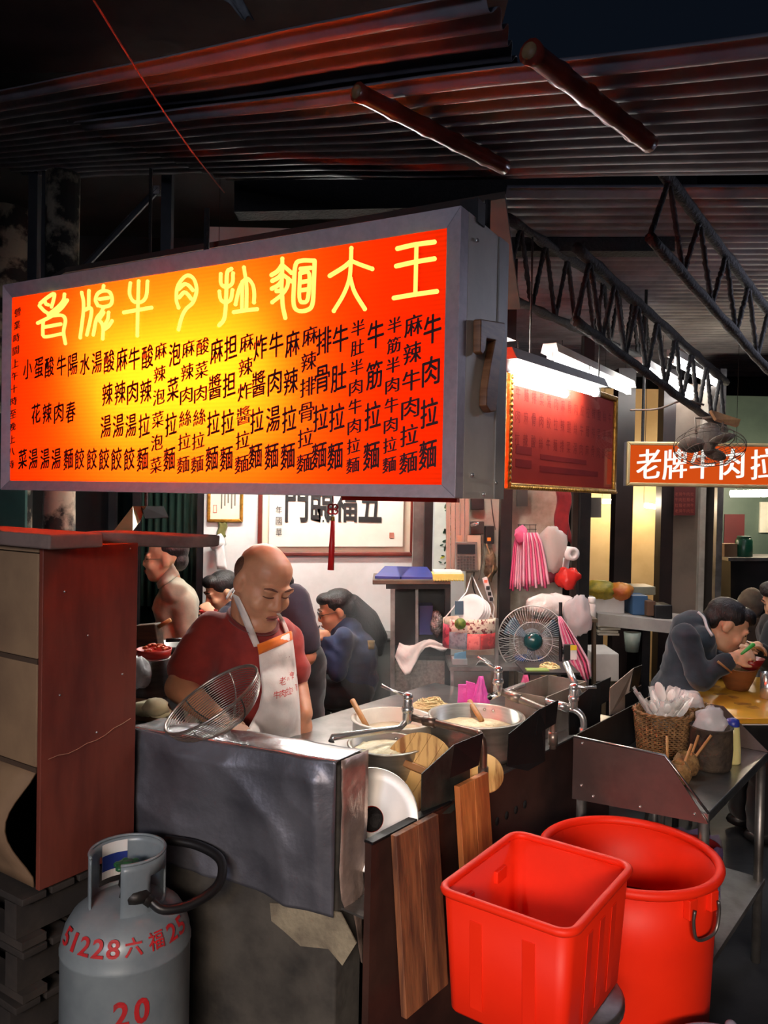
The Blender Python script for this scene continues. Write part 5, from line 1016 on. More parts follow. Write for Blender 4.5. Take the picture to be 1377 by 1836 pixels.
# black-haired diner near the wall
dK = 4.95
def hair_k(b):
    b.ell((0, -0.02, 0.05), (0.088, 0.1, 0.082)); b.ell((0, -0.07, 0.0), (0.076, 0.055, 0.07)); b.ell((0, 0.05, 0.085), (0.07, 0.05, 0.04))
shK = P(418, 1105, dK)
kid, HTK, joK = seated('black-haired diner in a navy jacket with white stripes eating beside the white wall', P(398, 1062, dK), -60, 18, dK, shK, 0.5, cloth('navy_jacket', (26, 32, 52), (18, 24, 40)), skin_p, hair_k,
    [(P(408, 1105, dK - 0.16), P(396, 1150, dK - 0.2), P(384, 1106, dK - 0.24), (-0.5, 0.1, 0.6), (0.5, -0.8, 0.2), 1)], 1.04)
bvk = bvh_of(joK)
for a in (0, 8): wrapped('white_stripe', [(404 + a, 1072), (412 + a, 1058), (424 + a, 1050)], [(406 + a, 1076), (415 + a, 1062), (426 + a, 1054)], 6, 2, cloth('stripe_white', (220, 220, 220)), kid, bvk, dK - 0.1, 0.008, 0.003)
bb_ = thing('noodle_bowl', 'small dark red bowl held by the black-haired diner', 'bowl', P(374, 1100, dK - 0.28)); B(bb_.matrix_world).lathe([(0.025, -0.03), (0.04, -0.02), (0.055, 0.02), (0.052, 0.02), (0.036, -0.015), (0.002, -0.02)], 24).build('bowl_body', mat('red_bowl', (140, 30, 28), (120, 24, 24), rough=0.3), bb_, True)
# ---------------- man eating at the yellow table
dE = 3.95
def hair_e(b):
    b.ell((0, -0.02, 0.052), (0.085, 0.1, 0.078)); b.ell((0, -0.07, 0.005), (0.072, 0.05, 0.065)); b.ell((0, 0.05, 0.09), (0.066, 0.048, 0.035)); b.ell((0, 0.075, 0.075), (0.05, 0.03, 0.03))
shE = P(1240, 1130, dE); wE = P(1312, 1180, dE - 0.26)
eater, HTE, joE = seated('man in a dark teal jacket bending over a red bowl at the yellow table', P(1302, 1122, dE - 0.02), 78, 28, dE, shE, 0.50, cloth('teal_jacket', (34, 48, 60), (24, 36, 46)), skin_p, hair_e,
    [(P(1228, 1142, dE - 0.19), P(1255, 1218, dE - 0.24), wE, (0.85, -0.05, 0.25), (-0.1, -0.7, 0.6), -1), (P(1250, 1142, dE + 0.18), P(1290, 1200, dE + 0.2), P(1330, 1165, dE + 0.1), (0.7, -0.2, 0.2), (0, 0.4, 0.9), 1)], 1.05, face_dir=1)
bvE = bvh_of(joE)
b = B(); b.tube(crom([lay(bvE, 1252, 1098, dE - 0.1, 0.01), lay(bvE, 1262, 1108, dE - 0.12, 0.01), lay(bvE, 1268, 1126, dE - 0.14, 0.01), lay(bvE, 1277, 1140, dE - 0.14, 0.01)], 5), 0.007, 8); b.build('collar_piping', cloth('piping_white', (210, 208, 210)), eater, True)
yt_z = 0.75
rbw = thing('noodle_bowl', 'dark red noodle bowl under the face of the man in teal', 'bowl', P(1345, 1200, dE - 0.1)); T = rbw.matrix_world; B(T).lathe([(0.03, 0.0), (0.04, 0.006), (0.066, 0.055), (0.063, 0.055), (0.036, 0.012), (0.002, 0.01)], 28).build('bowl_body', MATS['red_bowl'], rbw, True)
spn = thing('green_spoon', 'bright green spoon in the hand of the man in teal', 'spoon', P(1342, 1165, dE - 0.3)); B().cap(P(1330, 1172, dE - 0.3), P(1350, 1156, dE - 0.3), 0.006, 0.010).build('spoon_handle', mat('green_pl', (60, 170, 70), rough=0.4), spn, True)
tag(B().tube([P(1338, 1150, dE), P(1362, 1168, dE + 0.1)], 0.004, 6).build('chopstick', chrome, None, True), 'steel chopstick held over the red bowl', 'chopstick')
blk = thing('person', 'person in black on the far side of the yellow table', 'person', (P(1395, 1100, 4.4).x, 4.4, 0)); qx = P(1398, 1100, 4.4)
HT = face_T(P(1400, 1075, 4.4), -70, 20); b = B(HT); add_head(b); b.T = Matrix(); b.cap(HT @ Vector((0, -0.02, -0.07)), P(1408, 1110, 4.4), 0.05, 0.056); chain(b, [P(1390, 1130, 4.3), P(1375, 1190, 4.22), P(1358, 1160, 4.15)], [0.05, 0.045, 0.032]); add_hand(b, P(1358, 1160, 4.15), (-0.9, 0, 0.1), (0, -0.5, 0.8)); chain(b, [P(1405, 1110, 4.4), P(1410, 1250, 4.4)], [0.1, 0.12]); bo = blob('body', b, skin_p, blk, 0.01, 4); face_bits(blk, HT, part=bo)
b = B(HT); hair_e(b); blob('hair', b, hair_m, blk, 0.008, 3)
b = B(); b.ell(P(1405, 1135, 4.4), (0.14, 0.16, 0.14)); b.ell(P(1408, 1220, 4.4), (0.15, 0.17, 0.2)); b.ell(P(1408, 1300, 4.4), (0.15, 0.17, 0.2)); b.cap(P(1390, 1130, 4.3), P(1375, 1190, 4.22), 0.065, 0.055); b.cap(P(1375, 1190, 4.22), P(1364, 1168, 4.16), 0.055, 0.045); b.cap(Vector((qx.x, 4.4, 0.5)), Vector((qx.x, 4.4, 0.1)), 0.12, 0.1); blob('jacket', b, cloth('black_jacket', (18, 20, 26)), blk, 0.014, 5)
# ================================================================== BACK OF THE STALL
def frame_rect(t, c00, c10, c11, c01, wd, dep, m, name='frame_bar'):   # four mitred bars round a rectangle; corners given in order
    c = [Vector(p) for p in (c00, c10, c11, c01)]; ctr = sum(c, Vector()) / 4; n = (c[1] - c[0]).cross(c[3] - c[0]).normalized()
    if n.dot(CP - ctr) < 0: n = -n
    inn = []
    for i in range(4):
        a = (c[(i + 1) % 4] - c[i]).normalized(); e = (c[i - 1] - c[i]).normalized(); inn.append(c[i] + a * wd + e * wd)
    for i in range(4):
        j = (i + 1) % 4; B().prism([c[i], c[j], inn[j], inn[i]], n * dep).build(name, m, t, bevel=min(wd, dep) * 0.25)
    return n, inn
def rect_px(x0, y0, x1, y1, d, d2=None):
    d2 = d2 or d; bl = P(x0, y1, d); br = P(x1, y1, d2); ht0 = P(x0, y0, d).z; return bl, br, Vector((br.x, br.y, ht0 + (br.z - bl.z))), Vector((bl.x, bl.y, ht0))
# calligraphy
c4 = rect_px(462, 812, 742, 997, 5.21); cal = thing('calligraphy_picture', 'wide framed calligraphy with bold black characters on the white back wall', 'picture', c4[0])
redwood = mat('red_wood_frame', (112, 44, 32), (86, 32, 26), rough=0.4, scale=6)
n, inn = frame_rect(cal, *c4, 0.028, 0.025, redwood)
cream = mat('aged_paper', (232, 222, 200), (222, 208, 180), rough=0.8, scale=2); B().prism([p + n * 0.004 for p in inn], n * 0.002).build('mount', cream, cal)
c5 = rect_px(482, 830, 722, 980, 5.185); B().prism(c5, n * 0.0015).build('paper', mat('calligraphy_paper', (240, 234, 220), (230, 222, 206), rough=0.85, scale=3), cal)
blk_ink = mat('black_ink', (14, 14, 14), rough=0.7)
for ch, px in (('門', 532), ('臨', 578), ('福', 620), ('五', 664)):
    o = P(px, 902, 5.178); b = B(); put_glyph(b, ch, lambda x, y, o=o: Vector((o.x + x, o.y, o.z + y)), 0.25, 0.15, 0.02)
    b.build('brush_character', blk_ink, cal)
for i, ch in enumerate('年國華'):
    o = P(500, 914 + 20 * i, 5.178); b = B(); put_glyph(b, ch, lambda x, y, o=o: Vector((o.x + x, o.y, o.z + y)), 0.05, 0.04); b.build('small_character', blk_ink, cal)
B().prism(rect_px(698, 955, 706, 965, 5.18), n * 0.001).build('seal_stamp', mat('seal_red', (190, 120, 100), rough=0.8), cal)
# certificate
c4 = rect_px(372, 842, 436, 936, 5.208); cer = thing('certificate', 'small gold-framed certificate on the white wall by the curtain', 'picture', c4[0]); gold = mat('gold_frame', (196, 150, 62), (150, 108, 40), rough=0.35, metal=0.7, scale=30, bump=0.5, bscale=70)
n, inn = frame_rect(cer, *c4, 0.02, 0.02, gold); B().prism([p + n * 0.004 for p in inn], n * 0.002).build('paper', cream, cer)
b = B(); frame_rect(cer, *rect_px(382, 905, 389, 919, 5.2), 0.004, 0.001, mat('stamp_pink', (226, 140, 120), rough=0.8), 'stamp_edge')
for i in range(5):
    B().prism(rect_px(396 + 6 * i, 880, 398.4 + 6 * i, 912 - (i % 3) * 5, 5.2), n * 0.001).build('text_column', mat('grey_ink', (120, 112, 100), rough=0.8), cer)
b = B(); rows = [[P(390 + 16 * i / 4 + 2 * math.sin(j), 936 + 26 * j / 6 + (3 * (i % 2) if j == 6 else 0), 5.2 - 0.008 * (i % 2)) for i in range(5)] for j in range(7)]; tag(b.sheet(rows).build('green_ribbon', cloth('olive_ribbon', (110, 108, 52), (86, 84, 40)), None, True, solid=0.003), 'olive green ribbon hanging under the gold certificate', 'ribbon')
pr = thing('paper_roll', 'white paper roll with a loose end hung on the back wall', 'paper roll', P(389, 972, 5.15)); T = Matrix.Translation(P(389, 972, 5.14)); paper = mat('tissue', (238, 238, 236), (226, 226, 224), rough=0.9)
B(T).lathe([(0.014, -0.045), (0.042, -0.045), (0.042, 0.045), (0.014, 0.045)], 24, (0, 0, 0), Matrix.Rotation(R(65), 3, 'Y')).build('roll', paper, pr, True)
b = B(); rows = [[P(383 + 18 * i / 4 + 6 * j / 6, 975 + 46 * j / 6, 5.12 + 0.01 * math.sin(i + j)) for i in range(5)] for j in range(7)]; b.sheet(rows).build('loose_end', paper, pr, True, solid=0.001)
# red tassel hanging behind the sign
ts = thing('red_tassel', 'red knotted tassel charm hanging below the glowing sign', 'charm', P(597, 1022, 2.47)); rt = mat('red_silk', (206, 26, 26), (180, 18, 20), rough=0.5, scale=30, stretch=(6, 6, 0.3))
B().tube([P(597, 880, 2.47), P(597, 906, 2.47)], 0.002, 6).build('cord', rt, ts)
b = B()
for k in range(4):
    a = k * math.pi / 2 + math.pi / 4; c = P(597, 913, 2.47); b.tube([c + Vector((0.010 * math.cos(a) + 0.008 * math.cos(q * math.pi / 4), 0, 0.010 * math.sin(a) + 0.008 * math.sin(q * math.pi / 4))) for q in range(8)], 0.003, 6, closed=True)
b.build('knot', rt, ts, True); B().tube([P(597, 926, 2.47), P(597, 936, 2.47)], [0.006, 0.006], 10).build('gold_band', gold, ts, True)
B().tube([P(597, 934, 2.47), P(595, 980, 2.47), P(593, 1022, 2.47)], [0.0065, 0.009, 0.010], 12).build('fringe', rt, ts, True)
# hood of bent steel at the left
hd = thing('steel_hood', 'bent steel hood above the prep counter', 'hood', P(250, 950, 3.3)); olive_st = mat('olive_steel', (120, 108, 76), (92, 84, 60), rough=0.4, metal=0.5)
B().add([P(204, 952, 3.25), P(238, 908, 3.45), P(262, 908, 3.45), P(252, 934, 3.40), P(238, 952, 3.25)], [(0, 1, 2, 3, 4)]).build('hood_side', olive_st, hd, solid=0.003)
B().add([P(253, 908, 3.45), P(293, 908, 3.6), P(302, 928, 3.5), P(260, 930, 3.38)], [(0, 1, 2), (0, 2, 3)]).build('hood_flap', mat('hood_black', (12, 12, 14), (16, 16, 18), rough=0.95, spec=0.05), hd, solid=0.003)
B().tube([P(262, 907, 3.56), Vector((P(262, 907, 3.56).x, 3.56, 3.5))], 0.008, 6).build('hood_rod', soot, hd)
# prep counter
nb2 = -wn; pc0 = fB + wdir * 0.16 + nb2 * 0.03
pc = thing('prep_counter', 'steel prep counter behind the foil-covered wall', 'counter', dn(pc0 + wdir * 0.45, 0)); pz = 0.935
pq = [Vector((-0.70, 2.42, 0)), Vector((-0.80, 3.2, 0)), Vector((-1.4, 3.2, 0)), Vector((-1.4, 2.84, 0))]
B().prism([dn(q, pz - 0.03) for q in pq], (0, 0, 0.03)).build('counter_top', steel_dull, pc, bevel=0.004)
ctr = sum(pq, Vector()) / 4
B().prism([dn(q.lerp(ctr, 0.06), 0) for q in pq], (0, 0, pz - 0.031)).build('counter_body', black_steel, pc)
cbq = [PZ(x, y, pz + 0.001) for x, y in ((238, 1292), (318, 1300), (300, 1268), (238, 1262))]
tag(B().prism(cbq, (0, 0, 0.022)).build('cutting_board', mat('board_wood', (150, 108, 72), (116, 80, 54), rough=0.6, scale=5, stretch=(1, 4, 1)), None, bevel=0.003), 'wooden cutting board with dough behind the foil wall', 'cutting board')
dough = mat('dough', (248, 238, 200), (238, 222, 176), rough=0.7, scale=10)
for i, (x, y, r_, lb) in enumerate(((262, 1270, (0.055, 0.035, 0.022), 'long flattened piece of pale dough on the cutting board'), (280, 1268, (0.04, 0.03, 0.026), 'lump of pale dough on top of the flattened dough'), (287, 1278, (0.035, 0.028, 0.016), 'small pale dough piece at the edge of the cutting board'))):
    c = PZ(x, y, pz + 0.023 + r_[2] * 0.9 + (0.012 if i == 1 else 0)); crumple('dough_piece', c, r_, dough, lb, 'dough', i * 3, 0.2)
sp1 = PZ(262, 1262, pz) + Vector((-0.02, 0.12, 0)); t = thing('steel_pot', 'tall steel pot on the prep counter under the kimchi bowl', 'pot', sp1); B(t.matrix_world).lathe([(0.06, 0), (0.064, 0.01), (0.064, 0.13), (0.068, 0.134), (0.06, 0.134), (0.058, 0.01), (0.002, 0.008)], 30).build('pot_body', steel, t, True)
kc = sp1 + Vector((0.01, 0, 0.136)); t = thing('kimchi_bowl', 'red bowl heaped with orange kimchi on the tall steel pot', 'bowl', kc); B(t.matrix_world).lathe([(0.05, 0), (0.056, 0.004), (0.062, 0.03), (0.059, 0.03), (0.052, 0.008), (0.002, 0.006)], 32).build('bowl_body', mat('red_bowl2', (196, 44, 34), rough=0.4), t, True)
b = B(t.matrix_world); rng = random.Random(5)
for i in range(40):
    a = rng.uniform(0, 6.28); q = rng.uniform(0, 0.045); b.ell((q * math.cos(a), q * math.sin(a), 0.03 + 0.016 * (1 - q / 0.05) + rng.uniform(-0.004, 0.004)), (rng.uniform(0.006, 0.012), rng.uniform(0.004, 0.008), 0.005), Matrix.Rotation(rng.uniform(0, 3), 3, 'Z'), 8)
b.build('kimchi', mat('kimchi_orange', (222, 96, 40), (180, 60, 26), rough=0.4, scale=40), t, True, kind='stuff')
sp2 = PZ(296, 1255, pz) + Vector((0.0, 0.10, 0)); t = thing('steel_pot', 'small steel pot with a pale rim beside the tall pot', 'pot', sp2); B(t.matrix_world).lathe([(0.038, 0), (0.04, 0.008), (0.04, 0.10), (0.044, 0.103), (0.036, 0.103), (0.034, 0.01), (0.002, 0.008)], 28).build('pot_body', steel, t, True)
bx0 = sp1 + Vector((-0.06, 0.26, 0)); tag(B().prism([P(240, 1122, 3.0), P(278, 1119, 3.0), P(287, 1178, 3.0), P(240, 1185, 3.0)], (0.01, 0.05, 0)).build('wooden_block', mat('burnt_wood', (84, 66, 46), (36, 30, 26), rough=0.6, scale=6, stretch=(1, 1, 6)), None, bevel=0.004), 'dark burnt wooden block standing on the prep counter', 'block')
t = thing('knife', 'wooden-handled cleaver lying over the dark wooden block', 'knife', P(296, 1120, 3.02)); B().tube([P(284, 1124, 3.02), P(306, 1111, 3.02)], 0.008, 8).build('handle', stick, t, True); B().prism([P(262, 1128, 3.03), P(286, 1120, 3.03), P(286, 1126, 3.03), P(264, 1134, 3.03)], (0, 0.003, 0)).build('blade', chrome, t)
t = thing('frying_pan', 'steel pan with a black handle on the prep counter', 'pan', P(318, 1165, 3.35)); B().lathe([(0.07, 0), (0.095, 0.035), (0.09, 0.035), (0.066, 0.006), (0.002, 0.004)], 30, P(312, 1168, 3.35)).build('pan_body', steel_dull, t, True); B().tube([P(298, 1148, 3.2), P(334, 1147, 3.2)], 0.008, 8).build('handle', black_pl, t, True)
B().prism([P(240, 1180, 3.1), P(345, 1180, 3.1), P(345, 1180, 3.6), P(240, 1180, 3.6)], (0, 0, -0.02)).build('shelf_board', steel_dull, pc)
crumple('plastic_bag', P(246, 1208, 2.72), (0.045, 0.03, 0.05), clear, 'crumpled clear plastic bag beside the kimchi bowl', 'plastic bag', 2)
# wire skimmer basket on the wall
wc = P(379, 1252, 2.235); wnr = Vector((-0.50, -0.22, 0.85)).normalized(); WM = wnr.to_track_quat('Z', 'Y').to_matrix()
sk = thing('wire_strainer', 'big round wire strainer basket lying on the foil-covered wall', 'strainer', wc - Vector((0, 0, 0.1))); wire = mat('strainer_wire', (190, 180, 170), (150, 142, 136), rough=0.3, metal=0.85); dark_wire = mat('dark_wire', (46, 60, 58), (36, 44, 44), rough=0.4, metal=0.6)
rr, dp = 0.148, 0.095
def bowlpt(a, t): return wc + WM @ Vector((rr * math.sin(t) * math.cos(a), rr * math.sin(t) * math.sin(a), -dp * math.cos(t)))
B().tube([bowlpt(2 * math.pi * k / 60, math.pi / 2) for k in range(60)], 0.0038, 8, closed=True).build('rim', wire, sk, True)
for j in range(3, 24):
    t = math.pi / 2 * j / 24; B().tube([bowlpt(2 * math.pi * k / 48, t) for k in range(48)], 0.0013, 5, closed=True).build('hoop_wire', wire, sk, True)
for k in range(3):
    a = math.pi * k / 3 + 0.4; B().tube([bowlpt(a, math.pi / 2 * (j / 10 - 1)) + Vector((0, 0, -0.002)) for j in range(21)], 0.0022, 6).build('rib_wire', wire if k else dark_wire, sk, True)
# ---------------- dining corner
t = thing('steel_bench', 'grey steel cabinet against the back wall behind the woman', 'cabinet', P(690, 1250, 5.0)); B().prism([P(655, 1145, 4.95), P(705, 1150, 4.95), P(705, 1320, 4.95), P(655, 1315, 4.95)], (0, 0.28, 0)).build('body', mat('grey_cabinet', (110, 112, 110), (92, 94, 94), rough=0.5, metal=0.3), t); B().prism([P(650, 1140, 4.93), P(710, 1146, 4.93), P(710, 1149, 4.93), P(650, 1144, 4.93)], (0, 0.3, 0)).build('top', steel_dull, t)
def stool(lb, x, y, h=0.45, r=0.15, m=None):
    t = thing('steel_stool', lb, 'stool', (x, y, 0)); T = t.matrix_world
    B(T).lathe([(r * 0.93, h - 0.018), (r, h - 0.012), (r, h - 0.004), (r * 0.96, h), (0.002, h)], 28).build('seat', m or steel_dull, t, True)
    for i in range(4):
        a = R(45 + 90 * i); c, s = math.cos(a), math.sin(a); B(T).tube([(r * 0.8 * c, r * 0.8 * s, h - 0.015), (r * 1.1 * c, r * 1.1 * s, 0)], 0.010, 8).build('leg', steel_dull, t, True)
    B(T).tube([(r * 0.98 * math.cos(2 * math.pi * k / 24), r * 0.98 * math.sin(2 * math.pi * k / 24), h * 0.45) for k in range(24)], 0.006, 6, closed=True).build('foot_ring', steel_dull, t, True)
stool('round steel stool under the woman in denim', shW.x + 0.02, dW, 0.42); stool('round steel stool under the black-haired diner', shK.x - 0.02, dK, 0.40); stool('empty round steel stool behind the enamel pot', P(672, 1262, 4.0).x, 4.0, 0.5); stool('round steel stool under the man in teal', shE.x - 0.05, dE, 0.41)
dt = thing('dining_table', 'grey steel dining table where the woman writes', 'table', P(545, 1240, 4.35)); tq = [PZ(x, y, 0.74) for x, y in ((430, 1208), (562, 1208), (580, 1182), (440, 1182))]
tq = [Vector((P(430, 1200, 4.3).x, 4.25, 0.70)), Vector((P(572, 1200, 4.3).x, 4.25, 0.70)), Vector((P(572, 1200, 4.3).x, 5.0, 0.70)), Vector((P(430, 1200, 4.3).x, 5.0, 0.70))]
B().prism(tq, (0, 0, 0.04)).build('table_top', steel_dull, dt, bevel=0.004)
for q in tq: B().tube([Vector((q.x * 0.98, q.y + (0.05 if q.y < 4.5 else -0.05), 0)), Vector((q.x * 0.98, q.y + (0.05 if q.y < 4.5 else -0.05), 0.7))], 0.018, 8).build('leg', steel_dull, dt, True)
tag(B().prism([Vector((q.x, q.y, 0.741)) for q in (P(552, 1150, 4.5), P(568, 1150, 4.5), P(570, 1150, 4.7), P(554, 1150, 4.7))], (0, 0, 0.004)).build('order_pad', mat('pink_pad', (226, 60, 120), rough=0.6), None), 'pink order pad under the writing hand', 'notepad')
# black shelf unit
dS = 3.95
su_ = thing('shelf_unit', 'black shelf unit with a thick wooden top behind the stove', 'shelf', P(760, 1290, dS)); woodtop = mat('worn_wood_top', (96, 80, 60), (62, 52, 42), rough=0.6, scale=5)
def bx(px0, py0, px1, py1, d, dep, name, m, t, bevel=0): return B().prism([P(px0, py1, d), P(px1, py1, d), P(px1, py0, d), P(px0, py0, d)], (0, dep, 0)).build(name, m, t, bevel=bevel)
bx(668, 1040, 808, 1048, dS, 0.36, 'top_board', woodtop, su_, 0.003); bx(692, 1048, 808, 1056, dS + 0.02, 0.34, 'top_rail', black_steel, su_)
for a, c in ((700, 708), (798, 808)): bx(a, 1056, c, 1600, dS + 0.02, 0.05, 'post', steel_dull if a == 700 else black_steel, su_)
bx(700, 1056, 808, 1600, dS + 0.34, 0.02, 'back_panel', black_pl, su_); bx(702, 1176, 806, 1182, dS + 0.03, 0.30, 'shelf_board', black_steel, su_)
perf = mat('perforated_steel', (150, 148, 142), (116, 114, 110), rough=0.4, metal=0.6, scale=60); bx(708, 1184, 798, 1320, dS + 0.05, 0.01, 'perforated_door', perf, su_)
bx(745, 1056, 750, 1176, dS + 0.1, 0.02, 'divider', steel_dull, su_)
blue = mat('blue_folder', (44, 56, 140), (36, 46, 120), rough=0.4)
for q, lb in (([(672, 1036), (720, 1038), (742, 1030), (690, 1026)], 'flat blue folder lying at the edge of the shelf top'), ([(718, 1037), (782, 1040), (770, 1029), (712, 1027)], 'blue folder lying beside the yellow box')):
    zz = P(*q[0], dS).z; zt = P(700, 1040, dS).z + 0.002; pts = [Vector((P(x, 1030, dS).x + 0.0, dS + 0.04 + (0.20 if i > 1 else 0), zt + (0.035 if i > 1 else 0.0))) for i, (x, y) in enumerate(q)]
    tag(B().prism(pts, (0, 0, 0.012)).build('blue_folder', blue, None), lb, 'folder')
yb = thing('yellow_box', 'low yellow box with a scalloped edge on the shelf top', 'box', P(803, 1040, dS + 0.02)); yel_c = mat('yellow_card', (214, 200, 110), (196, 180, 92), rough=0.7)
bx(776, 1030, 832, 1039, dS + 0.03, 0.16, 'box_body', yel_c, yb)
for i in range(12): B().lathe([(0.0062, 0), (0.0062, 0.003)], 10, P(779 + 4.6 * i, 1040, dS - 0.004), Matrix.Rotation(R(90), 3, 'X')).build('scallop', yel_c, yb, True)
bx(779, 1025, 829, 1029, dS + 0.05, 0.15, 'papers', white_pl, yb)
ib = thing('blue_carton', 'dark blue carton with silver wrapping inside the black shelf', 'box', P(775, 1140, dS + 0.2)); bx(752, 1086, 776, 1138, dS + 0.16, 0.12, 'carton', mat('dark_blue_carton', (34, 44, 100), rough=0.5), ib); crumple('silver_wrap', P(783, 1118, dS + 0.15), (0.03, 0.03, 0.06), mat('silver_wrap', (200, 196, 190), (120, 116, 110), rough=0.25, metal=0.7, scale=30, bump=0.8), None, None, 3, 0.4, ib)
b = B(); rows = []
for j in range(9):
    t_ = j / 8; rows.append([P(716 + 90 * i / 10 - 8 * t_, 1152 + 6 * math.sin(i * 0.8) + t_ * (44 * math.exp(-((i - 2.5) / 2.4) ** 2) + 10), dS - 0.005 - 0.02 * t_ + 0.012 * math.sin(i * 1.3 + j)) for i in range(11)])
tag(b.sheet(rows).build('white_rag', cloth('rag_white', (226, 224, 218), (204, 202, 196)), None, True, solid=0.004), 'white rag hung over the shelf of the black unit', 'cloth')
# floral scroll
sc_ = thing('floral_scroll', 'white hanging scroll painted with green leaves behind the grey pillar', 'scroll', P(797, 1030, 5.2)); B().prism(rect_px(777, 870, 822, 1032, 5.2), (0, -0.004, 0)).build('scroll_paper', mat('scroll_paper', (238, 236, 226), rough=0.8), sc_)
rng = random.Random(8); lf = [mat('leaf_dark', (34, 60, 40), rough=0.7), mat('leaf_yellow', (200, 190, 60), rough=0.7), mat('leaf_grey', (130, 130, 110), rough=0.7)]
for i in range(34):
    y = rng.uniform(905, 1028); x = 780 + rng.uniform(2, 36) * (0.5 + 0.5 * (y > 965)) + (16 if y < 965 else 0); c = P(min(x, 818), y, 5.19); a = rng.uniform(0, 3.14); L_ = rng.uniform(0.012, 0.026)
    B().lathe([(1, 0), (1, 0.0012)], 8, c, Matrix.Rotation(R(90), 3, 'X') @ Matrix.Rotation(a, 3, 'Z') @ Matrix.Diagonal((L_, L_ * 0.4, 1))).build('painted_leaf', lf[0 if i % 4 else 1 + i % 2], sc_)
hbd = thing('slat_blind', 'pale ridged wooden slats hanging beside the calculator', 'blind', P(822, 1026, 4.2)); pw = mat('pale_board', (176, 152, 134), (146, 124, 110), rough=0.75, scale=4, stretch=(6, 6, 0.4))
for i in range(5): bx(800 + 8.4 * i, 860, 807.6 + 8.4 * i, 1026 - i, 4.2 + 0.006 * (i % 2), 0.02, 'slat', pw, hbd, 0.002)
# calculator and clutter on the greasy wall
cl = thing('calculator', 'grey desk calculator hung on the wall by the black post', 'calculator', P(838, 1025, 4.12)); bx(817, 972, 856, 1024, 4.12, 0.03, 'case', mat('calc_grey', (112, 108, 100), (92, 88, 82), rough=0.5), cl, 0.004); bx(820, 976, 852, 993, 4.115, 0.006, 'display', mat('calc_display', (40, 44, 48), rough=0.2), cl)
for i in range(6):
    for j in range(5): bx(820 + 5.5 * i, 997 + 5.2 * j, 824 + 5.5 * i, 1000.6 + 5.2 * j, 4.112, 0.008, 'key', mat('calc_key', (62, 60, 58), rough=0.5), cl)
tag(bx(838, 960, 862, 1022, 4.18, 0.02, 'order_slips', mat('slip_paper', (206, 186, 160), rough=0.8), None), 'block of paper slips behind the calculator', 'paper')
tag(bx(820, 960, 829, 972, 4.15, 0.01, 'doll_sticker', mat('sticker_skin', (196, 150, 120), rough=0.6), None), 'small tan sticker above the calculator', 'sticker')
sw = thing('switch_box', 'black switch box with an orange switch on the wall', 'switch', P(876, 970, 4.2)); bx(870, 943, 886, 975, 4.2, 0.04, 'case', black_pl, sw, 0.003); bx(874, 964, 880, 970, 4.195, 0.01, 'switch', mat('orange_switch', (240, 120, 40), rough=0.4, emit=0.6), sw)
jb = thing('junction_box', 'dark junction box with a tap fitting above the calculator', 'junction box', P(855, 955, 4.2)); bx(844, 935, 868, 958, 4.2, 0.05, 'case', mat('dark_box', (52, 46, 42), rough=0.6), jb, 0.004); B().tube([P(846, 942, 4.16), P(858, 938, 4.12)], 0.01, 8).build('tap', chrome, jb, True)
tag(bx(845, 890, 868, 914, 4.2, 0.06, 'meter_box', black_pl, None, 0.004), 'black box fixed high on the wall under the sign edge', 'box')
ps = thing('power_strip', 'white power strip with a red light on the greasy wall', 'power strip', P(876, 1066, 4.18)); q0_, q1_ = P(868, 1035, 4.18), P(881, 1078, 4.18); dirp = (q1_ - q0_); sidep = Vector((dirp.z, 0, -dirp.x)).normalized() * 0.014
B().prism([q0_ - sidep, q0_ + sidep, q1_ + sidep, q1_ - sidep], (0, -0.022, 0)).build('strip_body', white_pl, ps, bevel=0.004); B().box(q0_ + dirp * 0.15 + Vector((0, -0.024, 0)), (0.016, 0.006, 0.014)).build('red_light', mat('red_led', (255, 60, 40), emit=2.5), ps)
for f_ in (0.42, 0.66, 0.88): B().box(q0_ + dirp * f_ + Vector((0, -0.028, 0)), (0.018, 0.014, 0.02)).build('plug', black_pl, ps, bevel=0.003)
B().tube(crom([q1_, P(886, 1090, 4.16), P(884, 1110, 4.15), P(892, 1124, 4.1)], 5), 0.004, 6).build('cord', white_pl, ps, True)
for pts, r_, c_, lb in (([(862, 958), (866, 990), (862, 1020), (858, 1040)], 0.004, (90, 84, 74), 'grey cable running down beside the calculator'), ([(880, 890), (884, 925), (888, 950)], 0.003, (60, 56, 52), 'thin dark cable above the black switch box'), ([(872, 975), (880, 1000), (884, 1020), (874, 1036)], 0.005, (150, 130, 96), 'tan cable looping into the power strip'), ([(850, 1026), (848, 1050), (856, 1075)], 0.004, (40, 36, 34), 'black cable hanging below the calculator')):
    tag(B().tube(crom([P(x, y, 4.2 - 0.01 * k) for k, (x, y) in enumerate(pts)], 5), r_, 6).build('cable', mat('cable_%d%d' % (pts[0][0], c_[0]), c_, rough=0.6), None, True), lb, 'cable')
crumple('cable_bundle', P(879, 1012, 4.2), (0.03, 0.025, 0.07), mat('cable_mess', (120, 104, 76), (60, 52, 42), rough=0.7, scale=20, bump=0.8), 'tangled bundle of dirty cables on the wall', 'cable', 6, 0.5)
